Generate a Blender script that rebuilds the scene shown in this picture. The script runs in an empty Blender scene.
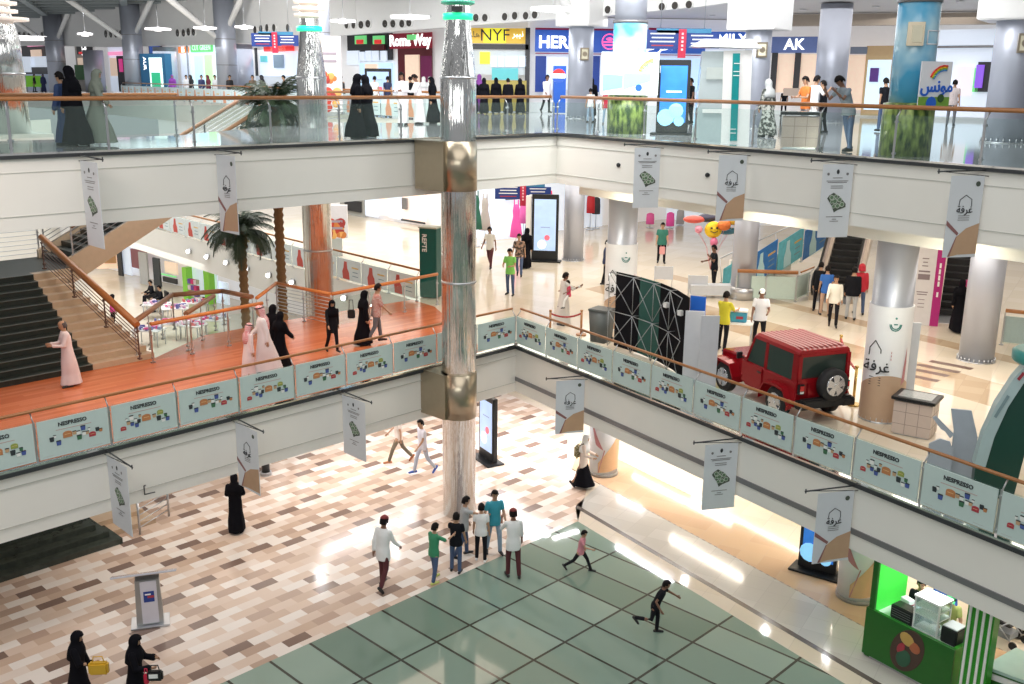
import bpy, bmesh, math, random
from mathutils import Vector, Matrix, Quaternion
random.seed(7)
C = bpy.context.scene.collection
PI = math.pi
ZM, ZU, CZ = 4.09, 10.18, 11.67          # mid floor, upper floor, camera height (ground floor = 0)
F, PITCH, ROLL = 1001.5, 0.25445, 0.01101
# ---------------------------------------------------------------- camera
_c, _s = math.cos(PITCH), math.sin(PITCH)
_fw, _up, _rt = Vector((0, _c, -_s)), Vector((0, _s, _c)), Vector((1, 0, 0))
_cr, _sr = math.cos(ROLL), math.sin(ROLL)
_R, _U = _rt * _cr + _up * _sr, _up * _cr - _rt * _sr
cd = bpy.data.cameras.new('camera'); cam = bpy.data.objects.new('camera', cd); C.objects.link(cam)
cd.sensor_width = 36; cd.lens = F / 1024 * 36; cd.clip_end = 400
M3 = Matrix((_R, _U, -_fw)).transposed()
cam.matrix_world = Matrix.Translation((0, 0, CZ)) @ M3.to_4x4()
bpy.context.scene.camera = cam
# ---------------------------------------------------------------- world, exposure, lights
vs = bpy.context.scene.view_settings
vs.view_transform = 'Standard'; vs.look = 'None'; vs.gamma = 1; vs.use_curve_mapping = False
vs.exposure = 0.18
w = bpy.data.worlds.new('world'); bpy.context.scene.world = w; w.use_nodes = True
w.node_tree.nodes['Background'].inputs[0].default_value = (0.97, 0.98, 1, 1)
w.node_tree.nodes['Background'].inputs[1].default_value = 0.34
bpy.context.scene.cycles.use_denoising = True
bpy.context.scene.cycles.max_bounces = 8
bpy.context.scene.cycles.sample_clamp_indirect = 4
def area(x, y, z, sx, sy, power, col=(1, .95, .88), rz=0, rx=0):
    l = bpy.data.lights.new('area', 'AREA'); l.shape = 'RECTANGLE'; l.size = sx; l.size_y = sy
    l.energy = power; l.color = col
    o = bpy.data.objects.new('area_lamp', l); C.objects.link(o); o.location = (x, y, z)
    o.rotation_euler = (rx, 0, rz); return o
TH = 0.7997; CT, ST = math.cos(TH), math.sin(TH)
def UV(u, v): return (u * CT - v * ST, u * ST + v * CT)          # bridge frame: u along the bridge, v across it
RN = (0.8387, 0.5446)                                             # normal of the right gallery edge
def OV(o, v):                                                     # point at offset o from that edge and v across
    a, b, c, d = RN[0], RN[1], -ST, CT
    det = a * d - b * c
    return ((o * d - b * v) / det, (a * v - c * o) / det)
DIR_R = Vector((0.5446, -0.8387))                                 # along the right edge, towards the viewer
def floor_at(px, py, z):                                          # where a sight line meets a floor level
    d = _R * ((px - 512) / F) - _U * ((py - 342) / F) + _fw
    t = (z - CZ) / d.z
    return (d.x * t, d.y * t, z)
def sight(px, Y):                                                 # x of sight column px at depth Y (mid height)
    return (px - 512) / F * Y * 1.02
# unseen area lights over the big atrium and the far-left opening
area(1, 13, 21, 16, 14, 1250, (1, .97, .95))
area(-3, 4, 15, 14, 4, 700, (.97, 1, .98), 0, 1.15)
area(-9, 15, 12.5, 2, 2, 170, (1, .80, .72))
area(-12, 42, 15.6, 14, 14, 2300, (1, .98, .95), .8)
area(0, 26, 17.5, 16, 5, 2500, (1, .99, .97), 0, 1.15)  # tilted fill added out of view to whiten the bulkhead
area(-22, 46, 15.5, 16, 4, 2600, (1, .99, .98), .45, 1.2)  # second added fill, turned to brighten the left bulkhead
# right middle gallery, under the upper slab
area(9.5, 27.5, 8.1, 4, 9, 340, (1, .92, .82), .576)
area(5, 38, 8.2, 9, 8, 400, (1, .94, .86))
area(16, 38, 8.2, 8, 14, 540, (1, .93, .84))
area(0, 46, 8.2, 12, 8, 460, (1, .95, .9))
area(-8, 50, 8.2, 8, 8, 380, (1, .95, .9))
area(14, 22, 8.1, 4, 8, 200, (1, .92, .82), .576)
area(-6, 27, 8.3, 14, 3, 300, (1, .82, .66), TH)
# ground floor, under the middle slab: strip lamps in the ceiling, seen again as streaks in the polished floor
def strip_lamp(x, y, L, power, col, rz): return area(x, y, 2.6, .16, L, power, col, rz)
for o_, v_, L in ((20.6, 15.5, 3.2), (20.6, 9.5, 3.0), (20.6, 4, 3.0), (23.5, 16, 5), (23.5, 8, 5), (23.5, 1, 5)):
    a_, b_ = RN; det = a_ * CT + b_ * ST
    strip_lamp((o_ * CT - b_ * v_) / det, (a_ * v_ + ST * o_) / det, L, 88, (1, .88, .72), .576)
for x, y, L, rz in ((.75, 30.4, 1.4, .8), (2.1, 30.2, 1.7, -.95), (3.9, 28.3, 3.4, .576), (-.5, 33, 3, .6), (3, 34, 5, .7), (-4.5, 30, 4, -.75), (6, 33, 5, .6)):
    strip_lamp(x, y, L, 72, (.95, .95, 1), rz)
for x, y in ((.9, 26.9 + 3), (2.4, 31.5), (5.2, 27.0), (6.9, 24.2), (8.2, 22.9), (-1.2, 31.2), (-3.6, 28.8), (-5.6, 27)):
    area(x, y, 2.6, .16, .16, 14, (1, 1, 1))
area(-5.5, 27.5, 2.5, 14, 4, 170, (1, .93, .86), TH)
area(-18, 53, 3.0, 7, 12, 300, (1, .97, .9), .8)
# upper floor
area(9, 30, 14.6, 8, 12, 360, (.97, .98, 1), -.55)
area(2.5, 46, 14.2, 9, 5, 420, (.96, .98, 1))
area(15, 42, 14.6, 10, 10, 330, (1, .97, .95))
area(-22, 74, 13.6, 12, 16, 850, (.93, .97, 1), .7)
# ---------------------------------------------------------------- materials
MATS = {}
def mat(name, col, rough=.5, metal=0, emit=0, trans=0, alpha=1, var=.06, scale=6, spec=.5, ior=1.45, ecol=None):
    if name in MATS: return MATS[name]
    m = bpy.data.materials.new(name); m.use_nodes = True
    nt = m.node_tree; b = nt.nodes['Principled BSDF']
    col = tuple(col) + (1,) if len(col) == 3 else col
    b.inputs['Base Color'].default_value = col
    b.inputs['Roughness'].default_value = rough; b.inputs['Metallic'].default_value = metal
    b.inputs['IOR'].default_value = ior
    b.inputs['Specular IOR Level'].default_value = spec
    b.inputs['Transmission Weight'].default_value = trans; b.inputs['Alpha'].default_value = alpha
    if emit:
        b.inputs['Emission Color'].default_value = (tuple(ecol) + (1,)) if ecol else col
        b.inputs['Emission Strength'].default_value = emit
    if var:
        tc = nt.nodes.new('ShaderNodeTexCoord'); n = nt.nodes.new('ShaderNodeTexNoise'); n.inputs['Scale'].default_value = scale
        n.inputs['Detail'].default_value = 3
        mr = nt.nodes.new('ShaderNodeMapRange'); mr.inputs['To Min'].default_value = 1 - var; mr.inputs['To Max'].default_value = 1 + var
        hs = nt.nodes.new('ShaderNodeHueSaturation'); hs.inputs['Color'].default_value = col
        nt.links.new(tc.outputs['Object'], n.inputs['Vector']); nt.links.new(n.outputs['Fac'], mr.inputs['Value'])
        nt.links.new(mr.outputs[0], hs.inputs['Value']); nt.links.new(hs.outputs[0], b.inputs['Base Color'])
    MATS[name] = m; return m
def cm(col, rough=.6, emit=0):                       # material straight from a colour
    return mat('c_%d_%d_%d_%d_%d' % (*[int(max(0, min(1, v)) * 255) for v in col], int(rough * 100), int(emit * 10)), col, rough, emit=emit)
def glass_thin(name, col, a, rough=.05):
    if name in MATS: return MATS[name]
    m = bpy.data.materials.new(name); m.use_nodes = True; nt = m.node_tree
    for n in list(nt.nodes): nt.nodes.remove(n)
    o = nt.nodes.new('ShaderNodeOutputMaterial'); t = nt.nodes.new('ShaderNodeBsdfTransparent'); g = nt.nodes.new('ShaderNodeBsdfPrincipled')
    g.inputs['Base Color'].default_value = (*col, 1); g.inputs['Roughness'].default_value = rough
    mx = nt.nodes.new('ShaderNodeMixShader'); mx.inputs[0].default_value = a
    t.inputs[0].default_value = (.93, .98, .97, 1)
    nt.links.new(t.outputs[0], mx.inputs[1]); nt.links.new(g.outputs[0], mx.inputs[2]); nt.links.new(mx.outputs[0], o.inputs[0])
    MATS[name] = m; return m
WHITE = mat('white_plaster', (.80, .79, .74), .5, var=.03, scale=1.2)
WHITE2 = mat('white_paint', (.86, .86, .85), .4, var=.02)
CHROME = mat('polished_steel', (.66, .66, .65), .05, 1, var=0)
def _streak(m):
    nt = m.node_tree; b = nt.nodes['Principled BSDF']; N = nt.nodes.new
    tc = N('ShaderNodeTexCoord'); mp = N('ShaderNodeMapping'); mp.inputs['Scale'].default_value = (7, 7, .22); nz = N('ShaderNodeTexNoise'); nz.inputs['Scale'].default_value = 1.6; nz.inputs['Detail'].default_value = 4
    bp = N('ShaderNodeBump'); bp.inputs['Strength'].default_value = .9; bp.inputs['Distance'].default_value = .05
    nt.links.new(tc.outputs['Object'], mp.inputs[0]); nt.links.new(mp.outputs[0], nz.inputs['Vector']); nt.links.new(nz.outputs['Fac'], bp.inputs['Height']); nt.links.new(bp.outputs[0], b.inputs['Normal'])
_streak(CHROME); CHROMET = mat('polished_trim', (.8, .8, .78), .1, 1, var=.03)
STEEL = mat('brushed_steel', (.55, .57, .60), .3, 1, var=.05)
COLM = mat('column_metal', (.46, .49, .57), .4, .5, var=.04, scale=2)
BRONZE = mat('bronze_sheet', (.42, .36, .27), .28, .9, var=.05)
WOOD = mat('handrail_wood', (.36, .15, .05), .3, var=.15, scale=9)
WOODO = mat('orange_handrail_wood', (.62, .22, .06), .28, var=.12, scale=9)
BLACK = mat('black_plastic', (.012, .013, .015), .4, var=.1)
DARK = mat('dark_trim', (.05, .055, .06), .35, .3, var=.1)
GLASS = glass_thin('clear_glass', (.6, .75, .72), .035)
GLASSB = glass_thin('pane_glass', (.7, .85, .85), .25)
TEAL = mat('teal_print', (.50, .62, .60), .35, var=.03)
GREYT = mat('grey_trim', (.22, .22, .23), .35, .4, var=.06)
SKIN = mat('skin', (.46, .27, .17), .5, var=.05); SKIN2 = mat('skin_dark', (.22, .11, .07), .5, var=.05)
HAIR = mat('hair_black', (.008, .006, .006), .65, spec=.2, var=.2, scale=40)
ABAYA = mat('black_cloth', (.006, .006, .009), .85, var=.25, scale=14, spec=.12)
THOBE = mat('white_robe_cloth', (.80, .77, .79), .8, var=.04, scale=5)
RUBBER = mat('rubber', (.02, .02, .022), .7)
def nodes_new(name, rough=.3, spec=.5):
    m = bpy.data.materials.new(name); m.use_nodes = True; b = m.node_tree.nodes['Principled BSDF']
    b.inputs['Roughness'].default_value = rough; b.inputs['Specular IOR Level'].default_value = spec
    MATS[name] = m; return m, m.node_tree, b
def tile_mat(name, cols, cw, ch, shift, ang, rough, mortar=None, mw=.01, off=(0, 0), quasi=0):
    """cells cw x ch rotated by ang; each row slides by shift; colour picked per cell; cols = [(pos,colour)]"""
    m, nt, b = nodes_new(name, rough)
    N = nt.nodes.new; L = nt.links.new
    g = N('ShaderNodeNewGeometry'); mp = N('ShaderNodeMapping'); mp.vector_type = 'POINT'
    mp.inputs['Rotation'].default_value = (0, 0, -ang); mp.inputs['Location'].default_value = (-off[0], -off[1], 0)
    L(g.outputs['Position'], mp.inputs['Vector']); sx = N('ShaderNodeSeparateXYZ'); L(mp.outputs[0], sx.inputs[0])
    def mth(op, a, bb=None):
        n = N('ShaderNodeMath'); n.operation = op
        for i, q in enumerate((a, bb)):
            if q is None: continue
            if isinstance(q, (int, float)): n.inputs[i].default_value = q
            else: L(q, n.inputs[i])
        return n.outputs[0]
    yv = mth('DIVIDE', sx.outputs[1], ch); row = mth('FLOOR', yv)
    xv = mth('ADD', mth('DIVIDE', sx.outputs[0], cw), mth('MULTIPLY', row, shift)); colm = mth('FLOOR', xv)
    cb = N('ShaderNodeCombineXYZ'); L(colm, cb.inputs[0]); L(row, cb.inputs[1])
    wn = N('ShaderNodeTexWhiteNoise'); wn.noise_dimensions = '2D'; L(cb.outputs[0], wn.inputs['Vector'])
    pick = wn.outputs['Value']
    if quasi: pick = mth('FRACT', mth('ADD', mth('ADD', mth('MULTIPLY', colm, .3819), mth('MULTIPLY', row, .2361)), mth('MULTIPLY', pick, quasi)))
    cr = N('ShaderNodeValToRGB'); cr.color_ramp.interpolation = 'CONSTANT'
    el = cr.color_ramp.elements
    while len(el) > 1: el.remove(el[-1])
    el[0].position = cols[0][0]; el[0].color = (*cols[0][1], 1)
    for p_, c_ in cols[1:]:
        e = el.new(p_); e.color = (*c_, 1)
    L(pick, cr.inputs[0]); out = cr.outputs[0]
    if mortar:
        fx = mth('FRACT', xv); fy = mth('FRACT', yv)
        ex = mth('LESS_THAN', fx, mw / cw); ey = mth('LESS_THAN', fy, mw / ch); e = mth('MAXIMUM', ex, ey)
        mx = N('ShaderNodeMix'); mx.data_type = 'RGBA'; L(e, mx.inputs[0]); L(out, mx.inputs[6]); mx.inputs[7].default_value = (*mortar, 1)
        out = mx.outputs[2]
    L(out, b.inputs['Base Color']); return m
PLANKS = tile_mat('plank_tiles', [(0, (.72, .57, .47)), (.20, (.86, .79, .73)), (.42, (.60, .44, .34)), (.55, (.80, .69, .61)), (.68, (.50, .36, .28)), (.80, (.23, .155, .125)), (.90, (.70, .54, .43))],
                  .60, .29, .40, TH, .16, quasi=.16)
GLASSF = tile_mat('green_floor_glass', [(0, (.23, .32, .265)), (.5, (.29, .385, .325)), (.8, (.18, .26, .21))], .9802, 1.9438, 0, TH, .05,
                  (.05, .05, .04), .06, (-5.676 * CT + 17.696 * ST, 5.676 * ST + 17.696 * CT))
CREAM = tile_mat('cream_tiles', [(0, (.70, .62, .50)), (.5, (.73, .65, .54))], .8, .8, 0, 1.025 - PI / 2, .10, (.60, .53, .45), .012)
CREAMU = tile_mat('grey_stone_tiles', [(0, (.36, .37, .38)), (.5, (.42, .42, .44))], .8, .8, 0, -.5, .06, (.4, .4, .4), .012)
PALE = tile_mat('pale_tiles', [(0, (.58, .56, .52)), (.4, (.62, .60, .56)), (.8, (.56, .54, .50))], .6, .6, 0, 1.025 - PI / 2, .11, (.5, .48, .45), .012)
TAN = tile_mat('tan_tiles', [(0, (.60, .41, .26)), (.5, (.63, .44, .28))], .6, .6, 0, 1.025 - PI / 2, .09, (.6, .44, .31), .01)
BROWNT = tile_mat('brown_tiles', [(0, (.50, .38, .26)), (.5, (.55, .43, .30))], .6, .6, 0, 1.025 - PI / 2, .09, (.45, .34, .24), .01)
WOODF = tile_mat('orange_wood_floor', [(0, (.60, .17, .065)), (.35, (.64, .195, .08)), (.7, (.54, .145, .055))], 2.4, .14, .37, TH, .22, (.5, .13, .05), .008)
# ---------------------------------------------------------------- mesh building
class MB:
    def __init__(s): s.bm = bmesh.new(); s.mats = []
    def mi(s, m):
        if m not in s.mats: s.mats.append(m)
        return s.mats.index(m)
    def _fin(s, geom, m, T=None, smooth=False):
        k = s.mi(m)
        vs_ = [g for g in geom if isinstance(g, bmesh.types.BMVert)]
        if T is not None: bmesh.ops.transform(s.bm, matrix=T, verts=vs_)
        fs = set(f for v in vs_ for f in v.link_faces)
        for f in fs: f.material_index = k; f.smooth = smooth
        return vs_
    def box(s, c, size, m, rz=0, bev=0, rx=0, ry=0):
        r = bmesh.ops.create_cube(s.bm, size=1)['verts']
        bmesh.ops.scale(s.bm, vec=size, verts=r)
        if bev:
            es = list(set(e for v in r for e in v.link_edges))
            q = bmesh.ops.bevel(s.bm, geom=es, offset=bev, segments=2, affect='EDGES')
            r = list(set(q['verts']) | set(v for v in r if v.is_valid))
        T = Matrix.Translation(c) @ Matrix.Rotation(rz, 4, 'Z') @ Matrix.Rotation(ry, 4, 'Y') @ Matrix.Rotation(rx, 4, 'X')
        s._fin(r, m, T); return s
    def cyl(s, a, b, r1, m, r2=None, seg=12, smooth=True):
        a, b = Vector(a), Vector(b); d = b - a; r2 = r1 if r2 is None else r2
        r = bmesh.ops.create_cone(s.bm, cap_ends=True, segments=seg, radius1=r1, radius2=r2, depth=d.length)['verts']
        q = Vector((0, 0, 1)).rotation_difference(d.normalized())
        s._fin(r, m, Matrix.Translation((a + b) / 2) @ q.to_matrix().to_4x4(), False)
        if smooth:
            for v in r:
                for f in v.link_faces:
                    if len(f.verts) == 4: f.smooth = True
        return s
    def sph(s, c, r, m, sc=(1, 1, 1), seg=12, rz=0):
        v = bmesh.ops.create_uvsphere(s.bm, u_segments=seg, v_segments=max(6, seg * 2 // 3), radius=r)['verts']
        s._fin(v, m, Matrix.Translation(c) @ Matrix.Rotation(rz, 4, 'Z') @ Matrix.Diagonal((*sc, 1)), True); return s
    def tube(s, pts, r, m, seg=8):
        for a, b in zip(pts, pts[1:]):
            s.cyl(a, b, r, m, seg=seg)
        for p in pts[1:-1]: s.sph(p, r, m, seg=seg)
        return s
    def loft(s, rings, m, cap=True, smooth=True, close=True):
        """rings: lists of points"""
        k = s.mi(m); R = [[s.bm.verts.new(p) for p in r] for r in rings]; n = len(R[0])
        for a, b in zip(R, R[1:]):
            for i in range(n if close else n - 1):
                f = s.bm.faces.new((a[i], a[(i + 1) % n], b[(i + 1) % n], b[i])); f.material_index = k; f.smooth = smooth
        if cap:
            for r, rev in ((R[0], True), (R[-1], False)):
                f = s.bm.faces.new(r[::-1] if rev else r); f.material_index = k
        return s
    def lathe(s, prof, m, c=(0, 0), seg=32, cap=True):
        return s.loft([[(c[0] + r * math.cos(2 * PI * i / seg), c[1] + r * math.sin(2 * PI * i / seg), z) for i in range(seg)] for r, z in prof], m, cap)
    def prism(s, poly, z0, z1, m, T=None, side=None):
        """poly in xy extruded z0..z1, optionally transformed"""
        k = s.mi(m); ks = s.mi(side or m)
        A = [s.bm.verts.new((*p[:2], z0)) for p in poly]; B = [s.bm.verts.new((*p[:2], z1)) for p in poly]
        n = len(poly)
        f = s.bm.faces.new(A[::-1]); f.material_index = k
        f = s.bm.faces.new(B); f.material_index = k
        for i in range(n):
            f = s.bm.faces.new((A[i], A[(i + 1) % n], B[(i + 1) % n], B[i])); f.material_index = ks
        if T is not None: bmesh.ops.transform(s.bm, matrix=T, verts=A + B)
        return s
    def quad(s, pts, m):
        k = s.mi(m); f = s.bm.faces.new([s.bm.verts.new(p) for p in pts]); f.material_index = k; return s
    def addmesh(s, me, m, T):
        k = s.mi(m); ov = set(s.bm.verts); of = set(s.bm.faces); s.bm.from_mesh(me)
        bmesh.ops.transform(s.bm, matrix=T, verts=[v for v in s.bm.verts if v not in ov])
        for f in s.bm.faces:
            if f not in of: f.material_index = k
        return s
    def text(s, body, size, m, T, align='CENTER', depth=.01, bold=0):
        key = (body, bold, align)
        if key not in TXT:
            c = bpy.data.curves.new('t', 'FONT'); c.body = body; c.align_x = align; c.align_y = 'CENTER'; c.size = 1; c.extrude = .01; c.offset = bold
            c.resolution_u = 2
            o = bpy.data.objects.new('t', c); C.objects.link(o)
            TXT[key] = bpy.data.meshes.new_from_object(o.evaluated_get(bpy.context.evaluated_depsgraph_get()))
            bpy.data.objects.remove(o); bpy.data.curves.remove(c)
        return s.addmesh(TXT[key], m, T @ Matrix.Diagonal((size, size, 1, 1)))
    def mesh(s, name):
        me = bpy.data.meshes.new(name); bmesh.ops.recalc_face_normals(s.bm, faces=s.bm.faces)
        s.bm.to_mesh(me); s.bm.free()
        for m in s.mats: me.materials.append(m)
        return me
    def build(s, name, parent=None, label=None, cat=None, group=None, kind=None, loc=None, rz=0, pl=None):
        o = bpy.data.objects.new(name, s.mesh(name)); C.objects.link(o)
        if parent is not None: o.parent = parent
        if loc is not None: o.location = loc
        if rz: o.rotation_euler = (0, 0, rz)
        if pl: o['label'] = pl
        return tag(o, label, cat, group, kind)
TXT = {}
def tag(o, label=None, cat=None, group=None, kind=None):
    if label: o['label'] = label
    if cat: o['category'] = cat
    if group: o['group'] = group
    if kind: o['kind'] = kind
    return o
def thing(name, label, cat, loc=(0, 0, 0), rz=0, group=None):
    o = bpy.data.objects.new(name, None); C.objects.link(o); o.location = loc; o.rotation_euler = (0, 0, rz)
    o.empty_display_size = .2
    return tag(o, label, cat, group)
def copy_tree(o, parent=None):
    c = o.copy(); C.objects.link(c); c.parent = parent
    for ch in o.children: copy_tree(ch, c)
    return c
def frame(origin, xdir, up=(0, 0, 1)):
    """matrix whose x runs along xdir, y along up, z out of the face"""
    x = Vector(xdir).normalized(); y = Vector(up).normalized(); z = x.cross(y).normalized()
    return Matrix.Translation(origin) @ Matrix((x, y, z)).transposed().to_4x4()
def struct(mb, name, **k): return mb.build(name, kind='structure', **k)
# ================================================================ THE SETTING
# ---- ground floor zones
def zone(name, poly, z0, z1, m):
    struct(MB().prism(poly, z0, z1, m), name)
VG = 16.36
struct(MB().prism([(-45, -5), (45, -5), (45, 75), (-45, 75)], -.3, -.02, CREAM), 'floor')
zone('floor', [OV(-12, VG), OV(15.39, VG), OV(15.39, 2), OV(-12, 2)], -.02, .0, GLASSF)
zone('floor', [UV(-14, VG), OV(15.39, VG), OV(16.9, 17.6), OV(17.3, 19), OV(20, 22), OV(20, 31), UV(-14, 31)], -.02, .001, PLANKS)
zone('floor', [OV(15.39, VG), OV(15.39, 0), OV(15.87, 0), OV(15.87, 17.0)], -.02, .001, CREAM)
zone('floor', [OV(15.87, 17.0), OV(15.87, 0), OV(16.02, 0), OV(16.02, 17.1)], -.02, .002, mat('dark_strip', (.12, .10, .09), .25))
zone('floor', [OV(16.02, 17.1), OV(16.02, 0), OV(17.53, 0), OV(17.53, 17.6)], -.02, .001, PALE)
zone('floor', [OV(17.53, 19.0), OV(17.53, 0), OV(19.27, 0), OV(19.27, 20.5)], -.02, .003, TAN)
# dotted inlay lines either side of the tan strip
for o_ in (17.53, 19.27):
    mb = MB()
    for i in range(90):
        x, y = OV(o_, 19.2 - i * .22)
        mb.box((x, y, .004), (.1, .03, .006), mat('inlay_dots', (.30, .24, .19), .3), rz=-.995)
    struct(mb, 'trim_1')
# ---- middle slab: right gallery, bridge, far part (each a 1.44 m deep slab with a fascia)
MC0 = (0.12, 28.78)
def along(p, d, t): return (p[0] + d[0] * t, p[1] + d[1] * t)
MRE = along(MC0, DIR_R, 24)
E0 = (-3.39, 34.75); EM = (-30, 64.5)
WB = (-.75, 27.93)
m_far = [MC0, MRE, (45, 8), (45, 75), (-45, 75), EM, E0, (-2.7, 33.9), WB]
LOW = 2.66
struct(MB().prism(m_far, LOW, ZM - .004, WHITE).prism(m_far, ZM - .004, ZM, CREAM), 'floor')
BL = UV(-9, 19.97)
bridge = [BL, WB, (-2.7, 33.9), E0, (-3.6, 35.0), UV(17.6, 27.3), UV(14.6, 27.3), UV(12.36, 25.91), UV(-9, 25.91)]
struct(MB().prism(bridge, LOW, ZM - .004, WHITE).prism(bridge, ZM - .004, ZM + .002, WOODF), 'floor')
# brown bands in the gallery floor
def mband(o0, o1, v0, v1, m=BROWNT): struct(MB().prism([OV(o0, v0), OV(o0, v1), OV(o1, v1), OV(o1, v0)], ZM, ZM + .004, m), 'trim_2')
mband(22.6, 24.6, -3, 24); mband(26.8, 27.5, -3, 24)
for i in range(4):
    x, y, z = floor_at(*[(951, 365), (938, 368.5), (927, 372), (917, 377)][i], ZM)
    struct(MB().box((x, y, ZM + .004), (1.15, .26, .006), mat('brown_bar', (.15, .09, .07), .3), rz=-.75), 'trim_3')
# steel edge trim and dark trim line along the middle slab edges, grey strip on the right fascia
FAINT = mat('faint_joint', (.50, .51, .47), .5)
def strip(name, a, b, z, w, h, m, out=0):
    d = Vector((b[0] - a[0], b[1] - a[1], 0)); n = Vector((d.y, -d.x, 0)).normalized()
    c = Vector(((a[0] + b[0]) / 2, (a[1] + b[1]) / 2, z)) + n * out
    struct(MB().box(c, (d.length, w, h), m, rz=math.atan2(d.y, d.x)), name)
strip('trim_4', BL, MC0, ZM - .03, .14, .09, DARK, .03); strip('trim_4', MC0, MRE, ZM - .03, .14, .09, DARK, .03)
strip('trim_5', BL, MC0, ZM + .03, .10, .05, CHROMET, .04); strip('trim_5', MC0, MRE, ZM + .03, .10, .05, CHROMET, .04)
strip('trim_6', MC0, MRE, 3.06, .03, .12, GREYT, .012)
strip('trim_6', BL, MC0, 2.95, .02, .012, FAINT, .008); strip('trim_6', BL, MC0, ZM - .32, .02, .010, FAINT, .008)
# ---- upper slab
UC0 = (1.26, 30.2); UD = Vector((math.cos(math.radians(-55.2)), math.sin(math.radians(-55.2))))
URE = along(UC0, UD, 26); UL = along(UC0, (-.7127, -.7015), 30)
EU = [(-2.3, 37.2), (-7.15, 44.8), (-15.65, 61.5), (-30.5, 80), (-52, 106)]
walk = [UL, UC0, URE, (46, 10), (46, 122), (-62, 122), EU[4], EU[3], EU[2], EU[1], EU[0], (-8.7, 36.7), (-7.6, 35.2), (-9.0, 27.3), UV(-9, 24.9)]
struct(MB().prism(walk, 8.74, ZU - .004, WHITE).prism(walk, ZU - .004, ZU, CREAMU), 'floor')
struct(MB().box((-13.6, 27.6, ZU - .72), (1.6, 1.6, 1.43), WHITE, rz=TH), 'floor')
# deeper lit beam behind the upper right fascia
def off(p, n, t): return (p[0] + n[0] * t, p[1] + n[1] * t)
UNr = (.8211, .5707)
a, b = off(UC0, UNr, .9), off(URE, UNr, .9); c2, d2 = off(UC0, UNr, 1.5), off(URE, UNr, 1.5)
struct(MB().prism([a, b, d2, c2], 8.36, 8.74, WHITE), 'ceiling')
for k_ in range(4):    # cove lamps behind the upper right fascia, shining on the beam
    q_ = along(off(UC0, UNr, .12), UD, 2.6 + k_ * 5.2)
    l_ = area(q_[0], q_[1], 8.66, 4.8, .08, 70, (1, .92, .72), 0); l_.rotation_euler = Vector((UNr[0], UNr[1], -.25)).to_track_quat('-Z', 'Z').to_euler()
strip('trim_7', UL, UC0, 9.02, .02, .012, FAINT, .008); strip('trim_7', UC0, URE, 9.02, .02, .012, FAINT, .008)
strip('trim_7', UL, UC0, 9.86, .02, .008, FAINT, .008); strip('trim_7', UC0, URE, 9.86, .02, .008, FAINT, .008)
strip('trim_8', UL, UC0, ZU - .02, .12, .07, DARK, .03); strip('trim_8', UC0, URE, ZU - .02, .12, .07, DARK, .03)
strip('trim_8', UL, UC0, ZU + .03, .08, .05, CHROMET, .03); strip('trim_8', UC0, URE, ZU + .03, .08, .05, CHROMET, .03)
# small camera domes on the upper fascia
# ---- back walls on the ground and middle levels
def wallseg(a, b, z0, z1, m, name='wall_back', th=.2):
    d = Vector((b[0] - a[0], b[1] - a[1], 0))
    struct(MB().box(((a[0] + b[0]) / 2, (a[1] + b[1]) / 2, (z0 + z1) / 2), (d.length, th, z1 - z0), m, rz=math.atan2(d.y, d.x)), name)
LITW = mat('glowing_shop_wall', (.85, .84, .84), .4, emit=.22, var=.03)  # weak glow put into the wall colour so the shops look lit
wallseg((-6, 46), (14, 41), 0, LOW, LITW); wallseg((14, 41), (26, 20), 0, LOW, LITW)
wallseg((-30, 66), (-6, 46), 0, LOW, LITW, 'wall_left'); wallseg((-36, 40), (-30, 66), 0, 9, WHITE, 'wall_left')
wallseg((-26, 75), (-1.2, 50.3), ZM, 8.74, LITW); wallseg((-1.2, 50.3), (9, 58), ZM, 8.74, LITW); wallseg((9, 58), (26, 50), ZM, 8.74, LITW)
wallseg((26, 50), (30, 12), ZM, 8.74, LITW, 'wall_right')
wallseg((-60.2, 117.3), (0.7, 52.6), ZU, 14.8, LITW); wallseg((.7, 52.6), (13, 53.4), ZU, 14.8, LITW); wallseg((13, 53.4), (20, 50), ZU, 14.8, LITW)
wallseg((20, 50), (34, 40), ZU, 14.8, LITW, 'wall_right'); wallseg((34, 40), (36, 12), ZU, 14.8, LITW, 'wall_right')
# ---- upper ceiling: bulkhead with round air nozzles, soffit behind it, roof grid at the left
BK = [(-56, 111, 14.7), (-45, 99.5, 14.5), (-34.2, 87.5, 14.1), (-19.7, 71, 13.9), (-8.3, 55.5, 14.0), (-.5, 48, 14.25), (4, 43.3, 14.35), (7.1, 40.2, 14.5), (10.5, 36.5, 14.8), (13.5, 31, 14.8)]
for (x0, y0, z0), (x1, y1, z1) in zip(BK, BK[1:]):
    n = Vector((y1 - y0, -(x1 - x0), 0)).normalized() * .15
    mb = MB()
    mb.loft([[(x0 - n.x, y0 - n.y, z0), (x0 + n.x, y0 + n.y, z0), (x0 + n.x, y0 + n.y, 17.2), (x0 - n.x, y0 - n.y, 17.2)],
             [(x1 - n.x, y1 - n.y, z1), (x1 + n.x, y1 + n.y, z1), (x1 + n.x, y1 + n.y, 17.2), (x1 - n.x, y1 - n.y, 17.2)]], WHITE2, smooth=False)
    struct(mb, 'wall_bulkhead')
CEILM = mat('soffit_paint', (.80, .78, .75), .5, var=.02)
struct(MB().prism([(q[0], q[1]) for q in BK] + [(46, 20), (46, 122), (-62, 122)], 14.85, 15.0, CEILM), 'ceiling')
struct(MB().prism([(10.6, 36.4), (13.5, 31), (36, 14), (46, 14), (46, 34), (26, 40)], 14.82, 14.84, CEILM), 'ceiling')
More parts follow.
